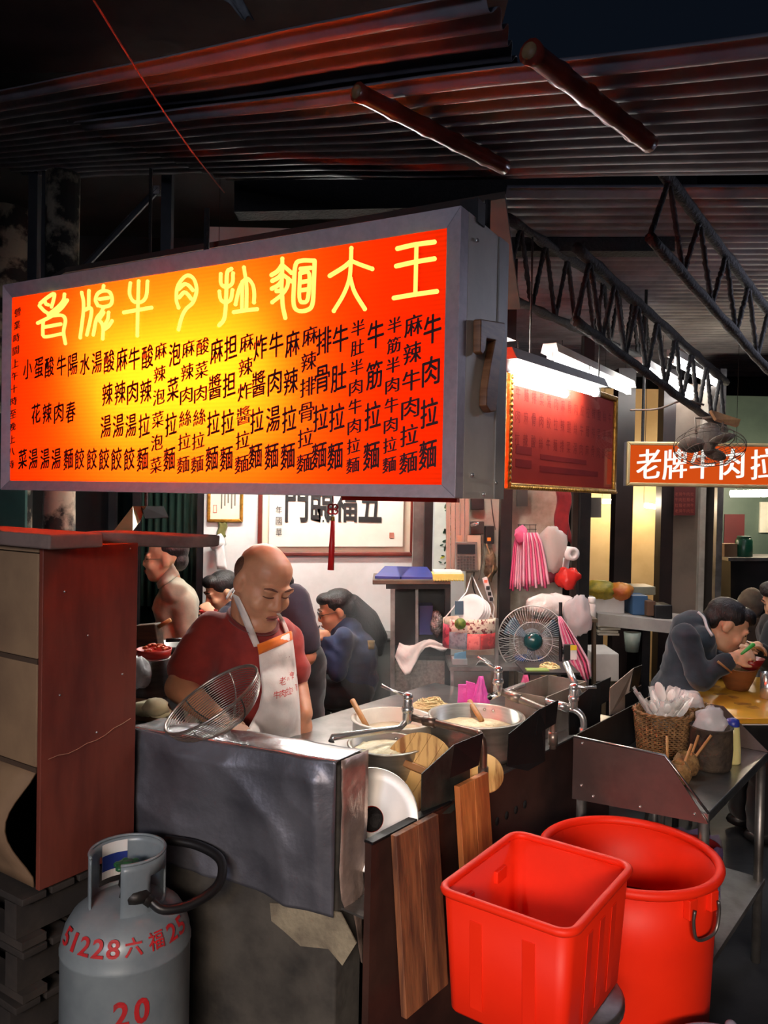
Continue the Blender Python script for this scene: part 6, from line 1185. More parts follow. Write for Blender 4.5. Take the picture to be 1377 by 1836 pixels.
# patchwork basket
dP = 3.62; pbk = thing('patchwork_basket', 'patchwork fabric basket hanging by the fan with paper plates inside', 'basket', P(840, 1160, dP)); pc_ = P(841, 1130, dP)
for nm, a0, a1, z0, z1, c_, c2_ in (('patch', 180, 218, -0.075, 0.03, (170, 60, 80), (120, 40, 60)), ('patch', 218, 262, -0.075, 0.0, (120, 130, 140), (100, 108, 120)), ('patch', 218, 262, 0.0, 0.055, (226, 206, 190), (150, 60, 70)), ('patch', 262, 292, -0.075, -0.005, (222, 120, 116), (200, 90, 90)), ('patch', 262, 360, -0.005, 0.06, (228, 214, 190), (130, 60, 60)), ('patch', 292, 360, -0.075, -0.005, (186, 50, 50), (150, 36, 40)), ('back', 0, 180, -0.075, 0.055, (200, 180, 160), (180, 160, 140))):
    b = B(); rows = [[pc_ + Vector((0.118 * math.cos(R(a0 + (a1 - a0) * i / 8)), 0.075 * math.sin(R(a0 + (a1 - a0) * i / 8)), z0 + (z1 - z0) * j / 3)) * 1.0 for i in range(9)] for j in range(4)]
    b.sheet(rows).build('patch', mat('patch_%d_%d' % (a0, int(z0 * 1000)), c_, c2_, rough=0.85, scale=55 if a0 in (218, 262) else 20, lo=0.52, hi=0.56), pbk, True, solid=0.004)
B().lathe([(0.001, -0.078), (1, -0.078), (1, -0.074)], 32, pc_, Matrix.Diagonal((0.117, 0.074, 1))).build('basket_bottom', cloth('basket_bottom', (190, 170, 150)), pbk)
B().lathe([(0.024, 0), (0.026, 0.006)], 18, P(825, 1118, dP - 0.075), Matrix.Rotation(R(90), 3, 'X')).build('green_badge', mat('green_badge', (120, 150, 60), (60, 90, 40), rough=0.6, scale=40), pbk, True)
for k in range(2): B().tube([pc_ + Vector(((-1 if k else 1) * 0.115, 0, 0.05)), P(846 + (-10 if k else 14), 1062, dP + 0.1), P(846, 1030, 4.2)], 0.003, 6).build('hanging_cord', white_pl, pbk, True)
for i in range(4):
    pl_ = thing('paper_plate', 'white paper plate stacked upright in the patchwork basket', 'plate', P(846 + i * 3, 1100, dP), group='paper plates in the basket')
    B().lathe([(0.035, 0.0), (0.055, 0.010), (0.068, 0.012), (0.066, 0.014), (0.034, 0.003), (0.001, 0.003)], 30, P(846 + i * 3, 1092 + i * 2, dP + 0.012 * i - 0.01), Vector((-0.5 + 0.08 * i, -0.75, 0.35)).normalized().to_track_quat('Z', 'Y').to_matrix()).build('plate_disc', white_pl, pl_, True)
tag(bx(816, 1078, 831, 1102, dP - 0.02, 0.012, 'blue_card', mat('blue_card', (60, 96, 116), rough=0.5), None), 'blue card tucked into the patchwork basket', 'card')
# steel rack under the basket
dR = 3.64; rk = thing('steel_rack', 'narrow steel rack behind the stove carrying the fan', 'rack', P(900, 1300, dR))
bx(806, 1196, 1060, 1203, dR, 0.28, 'rack_shelf', steel_dull, rk)
for a in (808, 888, 1050): bx(a, 1110 if a == 888 else 1203, a + 6, 1560, dR + 0.02, 0.03, 'rack_post', steel_dull, rk)
bx(810, 1204, 880, 1300, dR + 0.03, 0.01, 'rack_panel', mat('rack_panel', (120, 118, 114), (90, 88, 86), rough=0.5, metal=0.4), rk)
mk = thing('mask_box', 'open box of blue face masks on the steel rack', 'box', P(826, 1196, dR + 0.05)); bx(812, 1182, 838, 1196, dR + 0.05, 0.08, 'box_body', mat('mask_card', (170, 176, 178), rough=0.6), mk)
for i in range(3): B().prism([P(814 + 7 * i, 1182, dR + 0.06), P(822 + 7 * i, 1182, dR + 0.06), P(824 + 6 * i, 1170 - i, dR + 0.08), P(815 + 6 * i, 1172 - i, dR + 0.08)], (0, 0.008, 0)).build('mask', mat('mask_blue', (96, 150, 180), rough=0.7), mk)
b = B(); rows = [[P(852 + 32 * i / 6, 1195 - 14 * math.sin(math.pi * i / 6) * (1 - j / 4) - (2 if i % 2 else 0), dR + 0.04 + 0.03 * j) for i in range(7)] for j in range(5)]; tag(b.sheet(rows).build('tissue', paper, None, True, solid=0.002), 'crumpled white tissue on the steel rack', 'tissue')
# fan
dFn = 3.74; fc = P(955, 1148, dFn); fan = thing('electric_fan', 'round electric fan with a dark green hub and wire cage on the rack', 'fan', P(955, 1200, dFn)); FMx = Vector((-0.12, -1, 0.05)).normalized().to_track_quat('Z', 'Y').to_matrix(); rF = 0.162
def fp(a, r_, z): return fc + FMx @ Vector((r_ * math.cos(a), r_ * math.sin(a), z))
wirew = mat('fan_wire', (200, 200, 196), (180, 180, 178), rough=0.4, metal=0.4)
for z, r_ in ((0.0, rF), (0.035, rF * 0.55)): B().tube([fp(2 * math.pi * k / 60, r_, z) for k in range(60)], 0.0032 if z == 0 else 0.0018, 6, closed=True).build('cage_ring', wirew, fan, True)
for i in range(76):
    a = 2 * math.pi * i / 76; B().tube([fp(a, rF, 0), fp(a + 0.05, rF * 0.8, 0.026), fp(a + 0.12, rF * 0.5, 0.037), fp(a + 0.2, 0.045, 0.040)], 0.0009, 4).build('cage_wire', wirew, fan, True)
for i in range(24):
    a = 2 * math.pi * i / 24; B().tube([fp(a, rF, 0), fp(a, rF * 0.8, -0.04), fp(a, 0.05, -0.055)], 0.0012, 4).build('rear_wire', wirew, fan, True)
B().lathe([(0.040, 0.036), (0.042, 0.042), (0.036, 0.052), (0.02, 0.058), (0.001, 0.06)], 26, fc, FMx).build('hub_badge', mat('teal_hub', (20, 70, 72), (16, 58, 60), rough=0.2), fan, True)
for i in range(3):
    a0 = 2 * math.pi * i / 3 + 0.5; b = B(); rows = [[fp(a0 + 0.75 * (j / 6 - 0.5) * (0.55 + 0.45 * k / 5), 0.03 + (rF * 0.86 - 0.03) * k / 5, 0.018 * (j / 6 - 0.5) * 2) for j in range(7)] for k in range(6)]
    b.sheet(rows).build('blade', film('fan_blade%d' % i, (70, 96, 112), 0.75), fan, True, solid=0.002)
B().lathe([(0.045, -0.02), (0.05, -0.06), (0.04, -0.12), (0.01, -0.13)], 22, fc, FMx).build('motor', mat('motor_grey', (90, 100, 104), rough=0.4), fan, True)
B().tube([fp(0, 0, -0.08), Vector((fc.x, fc.y + 0.08, P(955, 1196, dFn).z + 0.005))], 0.014, 10).build('stand', mat('blue_stand', (40, 80, 150), rough=0.4), fan, True); B().lathe([(0.07, 0), (0.07, 0.012), (0.03, 0.02)], 24, Vector((fc.x, fc.y + 0.08, P(955, 1196, dR).z))).build('base', MATS['blue_stand'], fan, True)
# pink bags on a wire hook
pinkf = film('pink_stripe_film', (226, 96, 140), 0.95, 0.4); pinkl = film('pale_pink_film', (244, 190, 206), 0.95, 0.4)
hk = thing('wire_rack', 'small wire hook rack on the stained wall panel', 'hook rack', P(945, 945, 4.2))
for y in (941, 949): B().tube([P(928, y, 4.2), P(962, y, 4.2)], 0.002, 5).build('wire', black_steel, hk)
for x in (930, 940, 950, 960): B().tube([P(x, 940, 4.2), P(x, 956, 4.2)], 0.0016, 5).build('wire', black_steel, hk)
for (xa, xb, xc, xd, yb_, lb, dd_) in ((926, 946, 913, 952, 1056, 'bundle of dark pink striped plastic bags on the hook', 4.1), (938, 964, 936, 986, 1051, 'bundle of pale pink striped plastic bags beside the darker one', 4.05)):
    t = thing('bag_bundle', lb, 'plastic bags', P((xa + xb) / 2, yb_, dd_)); ns = 9
    for i in range(ns):
        rows = []
        for j in range(7):
            f_ = j / 6; x0 = xa + (xb - xa) * i / ns; x1 = xa + (xb - xa) * (i + 1) / ns; x2 = xc + (xd - xc) * i / ns; x3 = xc + (xd - xc) * (i + 1) / ns
            xl = x0 + (x2 - x0) * f_ ** 0.6; xr = x1 + (x3 - x1) * f_ ** 0.6; y = 955 + (yb_ - 955) * f_ + (4 * math.sin(i * 2.1) if j == 6 else 0)
            rows.append([P(xl + (xr - xl) * k / 4, y, dd_ - 0.012 * math.sin(math.pi * k / 4) - 0.01 * f_) for k in range(5)])
        B().sheet(rows).build('folded_bag', pinkf if (i % 2) ^ (dd_ == 4.1 and i % 3 == 0) else pinkl, t, True, solid=0.002)
crumple('bag_knot', P(934, 960, 4.06), (0.03, 0.02, 0.045), pinkf, 'knotted pink bag handles on the hook rack', 'plastic bag', 5, 0.4)
crumple('plastic_bag', P(990, 985, 4.1), (0.07, 0.04, 0.12), film('dull_film', (190, 184, 176), 0.85), 'dull white plastic bag hanging beside the pink bags', 'plastic bag', 11, 0.3)
crumple('plastic_bag', P(1018, 1036, 4.05), (0.055, 0.04, 0.055), film('red_film', (214, 50, 44), 0.85, 0.15), 'shiny red plastic bag hanging by the toilet roll', 'plastic bag', 12, 0.4)
crumple('plastic_bag', P(985, 1022, 4.12), (0.05, 0.03, 0.06), film('plum_film', (150, 60, 80), 0.85, 0.2), 'plum coloured plastic bag behind the pink bundles', 'plastic bag', 13, 0.35)
b = B(); rows = [[P(996 + 26 * i / 5 + 3 * math.sin(j), 878 + 92 * j / 8 + 6 * (i % 2) * (j == 8), 4.274 - 0.012 * (i % 2)) for i in range(6)] for j in range(9)]; tag(b.sheet(rows).build('red_cloth', cloth('dark_red_cloth', (130, 26, 32), (100, 18, 26)), None, True, solid=0.004), 'dark red cloth hanging under the framed menu', 'cloth')
tp = thing('toilet_roll', 'white toilet roll hung on the brown door frame', 'toilet roll', P(1021, 992, 4.1)); B().olathe([(0.014, -0.045), (0.035, -0.045), (0.035, 0.045), (0.014, 0.045), (0.014, -0.045)], 28, P(1021, 992, 4.1), Vector((0.2, -1, 0)).normalized().to_track_quat('Z', 'Y').to_matrix()).build('roll', paper, tp, True)
b = B(); rows = [[P(1010 + 3 * i - j * 0.6, 1000 + 24 * j / 5, 4.1 + 0.015 * i - 0.03) for i in range(5)] for j in range(6)]; b.sheet(rows).build('loose_end', paper, tp, True, solid=0.001); B().tube([P(1021, 992, 4.1), P(1016, 968, 4.12), P(1019, 950, 4.14)], 0.002, 5).build('hanger_wire', black_steel, tp)
b = thing('notice_board', 'small dark green board hung high beside the black post', 'board', P(935, 910, 4.24)); bx(927, 872, 946, 908, 4.2, 0.02, 'panel_plate', mat('dark_green_panel', (46, 56, 52), rough=0.5), b)
tag(bx(1050, 892, 1078, 928, 4.6, 0.01, 'notice', mat('grey_notice', (98, 92, 86), rough=0.7), None), 'small grey notice hanging under the framed menu', 'notice')
# bags on the counter and umbrella-like pink bag
sh2 = thing('side_shelf', 'low shelf board behind the fan under the clear bags', 'shelf', P(1000, 1110, 4.0)); bx(920, 1110, 1072, 1116, 3.95, 0.3, 'board', woodtop, sh2)
for a in (924, 1064): bx(a, 1116, a + 5, 1480, 3.97, 0.04, 'leg', woodtop, sh2)
crumple('plastic_bag', P(985, 1085, 3.98), (0.115, 0.08, 0.06), film('milky_film', (232, 224, 216), 0.9), 'milky white plastic bag lying on the shelf behind the fan', 'plastic bag', 21, 0.3)
crumple('plastic_bag', P(1036, 1105, 3.85), (0.06, 0.05, 0.10), film('clear_film2', (216, 206, 206), 0.55, 0.12), 'large clear plastic bag hanging right of the fan', 'plastic bag', 22, 0.35)
bt_ = thing('white_bottle', 'white capped plastic bottle standing by the clear bag', 'bottle', P(1060, 1110, 4.1)); B().lathe([(0.022, 0), (0.024, 0.006), (0.023, 0.07), (0.014, 0.085)], 20, P(1060, 1110, 4.1)).build('bottle_body', film('bottle_film', (226, 220, 216), 0.9), bt_, True)
B().lathe([(0.018, 0.085), (0.019, 0.088), (0.019, 0.112), (0.016, 0.114)], 20, P(1060, 1110, 4.1)).build('bottle_cap', white_pl, bt_, True)
pu = thing('pink_bag', 'long pink striped plastic bag draped over a pole right of the fan', 'plastic bag', P(1040, 1222, 3.5)); B().tube([P(1005, 1080, 3.68), P(1005, 1300, 3.68)], 0.008, 8).build('pole', black_steel, pu)
for i in range(7):
    rows = []
    for j in range(9):
        f_ = j / 8; cxp = 1003 + 44 * f_; wdt = 5 + 48 * f_ ** 0.8 if f_ < 0.75 else 43 - 60 * (f_ - 0.75); x0 = cxp - wdt / 2 + wdt * i / 7; x1 = cxp - wdt / 2 + wdt * (i + 1) / 7; y = 1105 + 118 * f_ - abs(i - 4) * 5 * f_
        rows.append([P(x0 + (x1 - x0) * k / 4, y, 3.6 - 0.02 * math.sin(math.pi * k / 4)) for k in range(5)])
    B().sheet(rows).build('bag_fold', pinkf if i % 2 else pinkl, pu, True, solid=0.002)
dv = thing('lighter_pack', 'black gadget with a yellow label hanging by the pink bag', 'gadget', P(1027, 1185, 3.42)); bx(1012, 1156, 1030, 1184, 3.42, 0.02, 'case', black_pl, dv, 0.003); bx(1023, 1157, 1034, 1183, 3.41, 0.004, 'label_card', white_pl, dv); bx(1023, 1157, 1034, 1166, 3.406, 0.003, 'yellow_label', mat('yellow_label', (230, 200, 40), rough=0.5), dv)
# noodles waiting behind the pots
ndl = mat('raw_noodles', (232, 214, 160), (206, 184, 124), rough=0.6, scale=50, stretch=(1, 6, 1), bump=0.8, bscale=60)
tr1 = thing('noodle_tray', 'black tray stand with pale noodles behind the second faucet', 'tray', P(980, 1225, 3.25)); bx(940, 1206, 1040, 1210, 3.2, 0.22, 'tray', black_steel, tr1); bx(1000, 1210, 1006, 1420, 3.2, 0.02, 'tray_leg', black_steel, tr1); bx(944, 1210, 950, 1420, 3.38, 0.02, 'tray_leg', black_steel, tr1)
def noodle_nest(c, r, h, lb, seed):
    b = B(); rng = random.Random(seed)
    for i in range(46):
        a = rng.uniform(0, 6.28); rr = r * rng.uniform(0.25, 1); zz = h * (1 - (rr / r) ** 2) * rng.uniform(0.4, 1) + 0.004; sp_ = rng.uniform(0.8, 2.6)
        b.tube([Vector(c) + Vector((rr * math.cos(a + sp_ * k / 6), rr * 0.75 * math.sin(a + sp_ * k / 6), zz + 0.003 * math.sin(k + i))) for k in range(7)], 0.0032, 5)
    b.ell(Vector(c) + Vector((0, 0, 0.002)), (r * 0.95, r * 0.7, h * 0.7)); o = b.build('noodle_nest', ndl, None, True, kind='stuff'); o['label'] = lb; o['category'] = 'noodles'
noodle_nest(P(985, 1204, 3.3), 0.06, 0.035, 'nest of pale noodles on the black tray', 1)
tag(bx(945, 1202, 985, 1205, 3.22, 0.05, 'green_onion', mat('green_onion', (120, 150, 70), rough=0.5), None), 'green onion stalk on the black noodle tray', 'vegetable')
zt = 0.802
noodle_nest(Vector((0.2, 3.2, zt)), 0.09, 0.05, 'heap of raw noodles on the stove behind the pots', 2)
t = thing('red_dish', 'shallow red dish on the stove behind the wide stock pot', 'dish', Vector((0.265, 3.0, zt))); B(t.matrix_world).lathe([(0.045, 0), (0.062, 0.03), (0.058, 0.03), (0.04, 0.006), (0.002, 0.004)], 28).build('dish_body', mat('red_dish_pl', (200, 70, 56), rough=0.4), t, True)
magf = film('magenta_film', (236, 90, 190), 0.92, 0.35); pk_ = thing('pink_packet', 'folded magenta packet of bags on the stove behind the pots', 'packet', P(840, 1275, 3.2))
for q in ([(822, 1228), (850, 1228), (848, 1276), (820, 1274)], [(836, 1222), (852, 1226), (862, 1240), (838, 1262)]): B().prism([P(x, y, 3.2 - 0.01 * (q[0][0] > 830)) for x, y in q], (0, 0.012, 0)).build('folded_bag', magf, pk_)
for i, (x, y, lb) in enumerate(((862, 1252, 'small standing magenta bag beside the folded packet'), (942, 1250, 'tall pink plastic bag behind the grey faucet pipe'))):
    b = B(); rows = []
    for j in range(7):
        f_ = j / 6; rows.append([P(x + (-4 - 20 * f_ + (8 + 40 * f_) * k / 8), y - 40 + 78 * f_, 3.12 - 0.03 * math.sin(math.pi * k / 8) * f_ + 0.006 * math.sin(k * 2.1 + j)) for k in range(9)])
    tag(b.sheet(rows).build('plastic_bag', magf if i == 0 else film('rose_film', (224, 100, 150), 0.85), None, True, solid=0.002), lb, 'plastic bag')
crumple('plastic_bag', P(1008, 1262, 3.1), (0.03, 0.025, 0.045), film('white_pink', (236, 214, 222), 0.9), 'small white bag with pink edges by the faucet pipe', 'plastic bag', 31, 0.4)
sbx = thing('steel_bin', 'open square steel bin at the far end of the stove', 'bin', SV(1.2, 0.14, 0.80)); bz = 0.802
for (va, ua, vb_, ub) in ((1.06, 0.06, 1.40, 0.06), (1.06, 0.22, 1.40, 0.22), (1.06, 0.06, 1.06, 0.22), (1.40, 0.06, 1.40, 0.22)):
    B().prism([SV(va, ua, bz), SV(vb_, ub, bz), SV(vb_, ub, bz + 0.15), SV(va, ua, bz + 0.15)], (UD if va != vb_ else VD) * 0.004).build('bin_wall', mat('bin_steel', (170, 160, 148), (140, 132, 122), rough=0.4, metal=0.6), sbx)
# ================================================================== RIGHT SIDE
# framed red menu board
b0 = P(903, 877, 2.9); bd = Vector((math.sin(R(35)), math.cos(R(35)), 0)); b1 = b0 + bd * 1.17; up = Vector((0, 0, 0.47))
mb = thing('framed_menu', 'red menu board in a carved gold frame hung below the tube lamps', 'picture', b0)
nrm_b = Vector((bd.y, -bd.x, 0))
c4 = [b0, b1, b1 + up, b0 + up]; n, inn = frame_rect(mb, *c4, 0.024, 0.02, gold)
for k in range(58): B().ell(b0 + bd * (0.01 + 1.15 * k / 57) + Vector((0, 0, 0.008)) + n * 0.02, (0.009, 0.006, 0.007), n=6).build('frame_bead', gold, mb, True)
for k in range(22): B().ell(b0 + bd * 0.010 + Vector((0, 0, 0.02 + 0.43 * k / 21)) + n * 0.02, (0.007, 0.007, 0.009), n=6).build('frame_bead', gold, mb, True)
B().prism([p + n * 0.002 for p in inn], n * 0.004).build('red_sheet', mat('red_poster', (226, 70, 44), (214, 58, 38), rough=0.6, scale=3), mb)
B().add([p + n * 0.010 for p in inn], [(0, 1, 2, 3)]).build('glass', thin_glass('picture_glass', boost=1.5), mb)
ptx = mat('poster_ink', (180, 44, 32), rough=0.7)
rng = random.Random(4); TX = '牛肉拉麵麻辣排骨酸菜肉絲湯餃'
for i in range(15):
    for j in range(3):
        o = b0 + bd * (0.09 + 1.0 * i / 14) + Vector((0, 0, 0.36 - 0.085 * j)) + n * 0.0068; b = B(); put_glyph(b, TX[(i * 3 + j) % len(TX)], lambda x, y, o=o: o + bd * x + Vector((0, 0, y)), 0.05, 0.04); b.build('menu_character', ptx, mb)
for z, h, u0, u1 in ((0.135, 0.03, 0.08, 0.22), (0.085, 0.03, 0.08, 0.22), (0.075, 0.025, 0.3, 0.95), (0.125, 0.02, 0.3, 0.8)): B().prism([b0 + bd * u0 + Vector((0, 0, z)) + n * 0.006, b0 + bd * u1 + Vector((0, 0, z)) + n * 0.006, b0 + bd * u1 + Vector((0, 0, z + h)) + n * 0.006, b0 + bd * u0 + Vector((0, 0, z + h)) + n * 0.006], n * 0.001).build('price_line', mat('dark_red_line', (186, 40, 30), rough=0.7), mb)
for u in (0.2, 0.95): B().tube([b0 + bd * u + up, b0 + bd * u + up + Vector((0, 0, 0.5))], 0.004, 5).build('hanger_wire', soot, mb)
# tube lamps
tube_lamp(P(903, 655, 2.72), P(1072, 704, 3.45), 'long white tube lamp right above the framed menu', 0.018, tube_hot, shade=0.05)
tube_lamp(P(985, 640, 3.5), P(1128, 702, 4.7), 'white tube lamp crossing behind the first lamp', 0.018, tube_hot, shade=0.04)
tube_lamp(P(1145, 660, 4.3), P(1240, 712, 5.6), 'white tube lamp glowing through the truss webs', 0.02, tube_hot, shade=0.03)
tube_lamp(P(1205, 645, 4.6), P(1290, 690, 5.8), 'white tube lamp behind the caged fan bracket', 0.022, tube_hot, shade=0.03)
tube_lamp(Vector((2.55, 3.3, 2.7)), Vector((2.55, 4.3, 2.7)), 'white tube lamp under the tin roof at the alley side', 0.018, tube_alley, shade=0.06, hang=3.0)
# far shop sign
f4 = [P(1121, 871, 5.0), P(1450, 868, 5.0), None, None]; ff = f4[0]; fh = P(1121, 792, 5.0).z - ff.z; frt = Vector((P(1450, 870, 5.0).x, 4.92, ff.z))
fs = thing('shop_sign', 'long orange shop sign with bold white characters behind the caged fan', 'sign', ff); c4 = [ff, frt, frt + Vector((0, 0, fh)), ff + Vector((0, 0, fh))]
n, inn = frame_rect(fs, *c4, 0.022, 0.03, mat('pale_gold', (214, 190, 140), (196, 170, 120), rough=0.4, metal=0.4)); B().prism([p + n * 0.004 for p in c4], -n * 0.06).build('sign_box', alu, fs)
B().prism([p + n * 0.012 for p in inn], n * 0.004).build('sign_face', emis('orange_sign_face', (226, 84, 24), 0.85), fs); wl_ = emis('white_letter', (255, 250, 240), 1.1)
for ch, px in (('老', 1162), ('牌', 1208), ('牛', 1256), ('肉', 1308), ('拉', 1362)):
    o = P(px, 832, 4.97); b = B()
    for dx in (-0.004, 0, 0.004): put_glyph(b, ch, lambda x, y, o=o, dx=dx: Vector((o.x + x + dx, o.y - 0.004 - (o.x - ff.x) * 0.05 - 0.001 * dx * 100, o.z + y)), 0.185, 0.145, 0.0, 0.12)
    b.build('sign_character', wl_, fs)
for k in (0.1, 0.9): B().tube([ff.lerp(frt, k) + Vector((0, 0.05, fh)), ff.lerp(frt, k) + Vector((0, 0.05, fh + 1.02))], 0.01, 6).build('hanger_rod', soot, fs)
# caged fan under the truss
fcg = P(1272, 800, 4.45); cf = thing('caged_fan', 'old dusty fan in a wire cage hanging from the roof truss', 'fan', P(1275, 740, 4.45)); GM = Vector((-0.15, -0.45, -0.88)).normalized().to_track_quat('Z', 'Y').to_matrix(); rG = 0.19
def gp_(a, r_, z): return fcg + GM @ Vector((r_ * math.cos(a), r_ * math.sin(a), z))
dusty = mat('dusty_metal', (104, 92, 82), (70, 60, 54), rough=0.8, scale=14, bump=0.4)
for r_, z in ((rG, 0.0), (rG * 0.98, 0.02), (rG * 0.68, 0.055), (rG * 0.36, 0.07), (rG * 0.7, -0.06)): B().tube([gp_(2 * math.pi * k / 48, r_, z) for k in range(48)], 0.0022, 5, closed=True).build('cage_ring', dusty, cf, True)
for i in range(28):
    a = 2 * math.pi * i / 28; B().tube([gp_(a, rG * 0.7, -0.06), gp_(a, rG, 0.0), gp_(a + 0.12, rG * 0.68, 0.055), gp_(a + 0.3, rG * 0.36, 0.07), gp_(a + 0.45, 0.02, 0.073)], 0.0014, 4).build('cage_wire', dusty, cf, True)
for i in range(3):
    a0 = 2 * math.pi * i / 3 + 0.9; b = B(); b.add([gp_(a0 + (0.42 * math.sin(math.pi * k / 12) ** 0.7) * (1 if k < 13 else -1), 0, 0) for k in range(0)], []) if False else None
    pts = []
    for k in range(20):
        q = 2 * math.pi * k / 20; pts.append(fcg + GM @ (Matrix.Rotation(a0, 3, 'Z') @ Vector((0.095 + 0.072 * math.cos(q), 0.058 * math.sin(q), 0.016 * math.sin(q)))))
    b.add(pts, [tuple(range(20))]); b.build('blade', mat('blade_grey', (150, 138, 124), (120, 110, 100), rough=0.7), cf, True, solid=0.003)
B().lathe([(0.02, 0.045), (0.03, 0.03), (0.03, 0.0), (0.055, -0.03), (0.062, -0.08), (0.045, -0.13), (0.01, -0.14)], 22, fcg, GM).build('motor', dusty, cf, True)
yk = B(); yk.tube([gp_(0.2, 0.068, -0.09), gp_(0.2, 0.075, -0.2), P(1260, 750, 4.5)], 0.008, 7); yk.tube([gp_(3.3, 0.068, -0.09), gp_(3.3, 0.075, -0.2), P(1300, 752, 4.5)], 0.008, 7); yk.build('yoke', dusty, cf, True)
B().prism([P(1275, 735, 4.42), P(1328, 752, 4.52), P(1324, 764, 4.52), P(1285, 752, 4.42)], (0.02, 0.08, 0.0)).build('mount_plate', mat('wood_mount', (170, 124, 74), (120, 84, 50), rough=0.7), cf)
tag(B().tube(crom([P(1130, 735, 4.6), P(1180, 733, 4.5), P(1225, 718, 4.45), P(1262, 726, 4.45)], 6), 0.006, 6).build('dusty_cable', dusty, None, True), 'dust-covered cable sagging to the caged fan', 'cable')
# glowing tubes in place of two lamp reflections in glass; then the shop's tube
tube_lamp(P(1074, 899, 6.3), P(1122, 899, 6.3), 'slim glowing tube standing in for a lamp reflection before the cream wall', 0.02, tube_far, fix=False, hang=3.5)
tube_lamp(P(1150, 905, 6.4), P(1186, 910, 6.4), 'slim glowing tube standing in for a lamp reflection between the dark wood posts', 0.02, tube_far, fix=False, hang=3.5)
tube_lamp(P(1304, 885, 6.2), P(1420, 884, 6.2), 'bright tube lamp in the shop right of the grey door', 0.028, tube_far, fix=False, hang=3.5)
# posters and things in the shop
po = thing('red_poster', 'dark red notice with rows of characters on the grey door', 'poster', P(1226, 925, 5.55)); B().prism(rect_px(1208, 870, 1246, 924, 5.55), (0, 0.004, 0)).build('sheet', mat('maroon_poster', (96, 30, 28), rough=0.7), po)
for j in range(4):
    for i in range(5):
        o = P(1213 + 7 * i, 886 + 10 * j, 5.545); b = B(); put_glyph(b, '老牌牛肉拉麵好吃'[(i + 2 * j) % 6], lambda x, y, o=o: Vector((o.x + x, o.y, o.z + y)), 0.026, 0.022); b.build('notice_character', mat('faded_ink', (150, 70, 56), rough=0.7), po)
tag(B().prism(rect_px(1298, 922, 1334, 976, 6.885), (0, 0.01, 0)).build('red_poster', mat('dark_red_sheet', (96, 34, 36), rough=0.7), None), 'plain dark red sheet hung in the shop right of the grey door', 'poster')
tag(B().prism(rect_px(1362, 900, 1420, 955, 6.875), (0, 0.02, 0)).build('white_board', mat('white_board', (240, 238, 220), rough=0.6), None), 'white lit board on the shop wall', 'board')
ct = thing('shop_counter', 'black shop counter with a steel edge behind the eating man', 'counter', P(1360, 1040, 5.9)); bx(1306, 1000, 1460, 1006, 5.9, 0.4, 'counter_top', steel_dull, ct); bx(1310, 1006, 1460, 1300, 5.92, 0.36, 'counter_body', black_pl, ct)
gj = thing('green_jar', 'big dark green jar on the shop counter', 'jar', P(1335, 1000, 6.05)); B().lathe([(0.06, 0), (0.065, 0.01), (0.062, 0.13), (0.05, 0.15), (0.045, 0.152)], 22, P(1333, 1000, 6.05)).build('jar_body', mat('green_pl_jar', (28, 84, 62), rough=0.3), gj, True); B().lathe([(0.05, 0.15), (0.05, 0.165), (0.001, 0.166)], 22, P(1333, 1000, 6.05)).build('jar_lid', mat('green_lid', (24, 70, 52), rough=0.4), gj, True)
tag(bx(1299, 975, 1322, 1000, 6.0, 0.1, 'carton', mat('tan_carton', (130, 104, 80), rough=0.8), None), 'tan carton beside the big green jar', 'carton')
crumple('cloth_bundle', P(1345, 1082, 5.7), (0.09, 0.07, 0.10), cloth('tan_cloth', (112, 96, 78), (78, 66, 56)), 'tan cloth bundle behind the head of the man in teal', 'cloth', 40, 0.3)
# bench with boxes
bn_ = thing('long_bench', 'long pale grey counter board below the yellow vegetables', 'bench', P(1150, 1110, 5.1)); pg = mat('pale_grey_top', (160, 154, 148), (140, 134, 130), rough=0.6)
ba, bb2 = P(1072, 1100, 5.0), P(1260, 1120, 4.85); B().prism([ba, bb2, bb2 + Vector((0, 0, -0.075)), ba + Vector((0, 0, -0.075))], (0.05, 0.45, 0)).build('bench_top', pg, bn_)
for k in (0.04, 0.5, 0.93): q = ba.lerp(bb2, k); B().box((q.x, q.y + 0.2, (q.z - 0.075) / 2), (0.05, 0.3, q.z - 0.075)).build('bench_leg', black_steel, bn_)
q = ba.lerp(bb2, 0.5); B().box((q.x, q.y + 0.22, 0.45), (0.62, 0.32, 0.03), math.atan2(bb2.y - ba.y, bb2.x - ba.x)).build('lower_shelf', mat('dark_shelf', (60, 54, 50), rough=0.6), bn_)
def boxthing(name, x0, y0, x1, y1, d, dep, m, lb, cat): return tag(bx(x0, y0, x1, y1, d, dep, name, m, None, 0.006), lb, cat)
boxthing('foam_box', 1046, 1068, 1120, 1101, 5.1, 0.25, mat('foam_white', (210, 206, 200), (196, 190, 184), rough=0.85), 'white foam box holding bagged vegetables on the grey counter', 'box')
crumple('vegetable_bag', P(1078, 1058, 5.15), (0.11, 0.09, 0.06), mat('yellow_greens', (196, 166, 50), (110, 110, 40), rough=0.5, scale=8, bump=0.5), 'bag of yellow-green vegetables in the white foam box', 'vegetables', 50, 0.25)
crumple('vegetable_bag', P(1112, 1060, 5.12), (0.08, 0.08, 0.055), mat('orange_veg', (200, 140, 44), (186, 90, 40), rough=0.4, scale=8, bump=0.5), 'orange vegetable bag leaning over the foam box edge', 'vegetables', 51, 0.25)
boxthing('blue_crate', 1134, 1068, 1162, 1103, 5.05, 0.2, mat('blue_crate_pl', (50, 84, 120), rough=0.5), 'blue plastic crate beside the white foam box', 'crate')
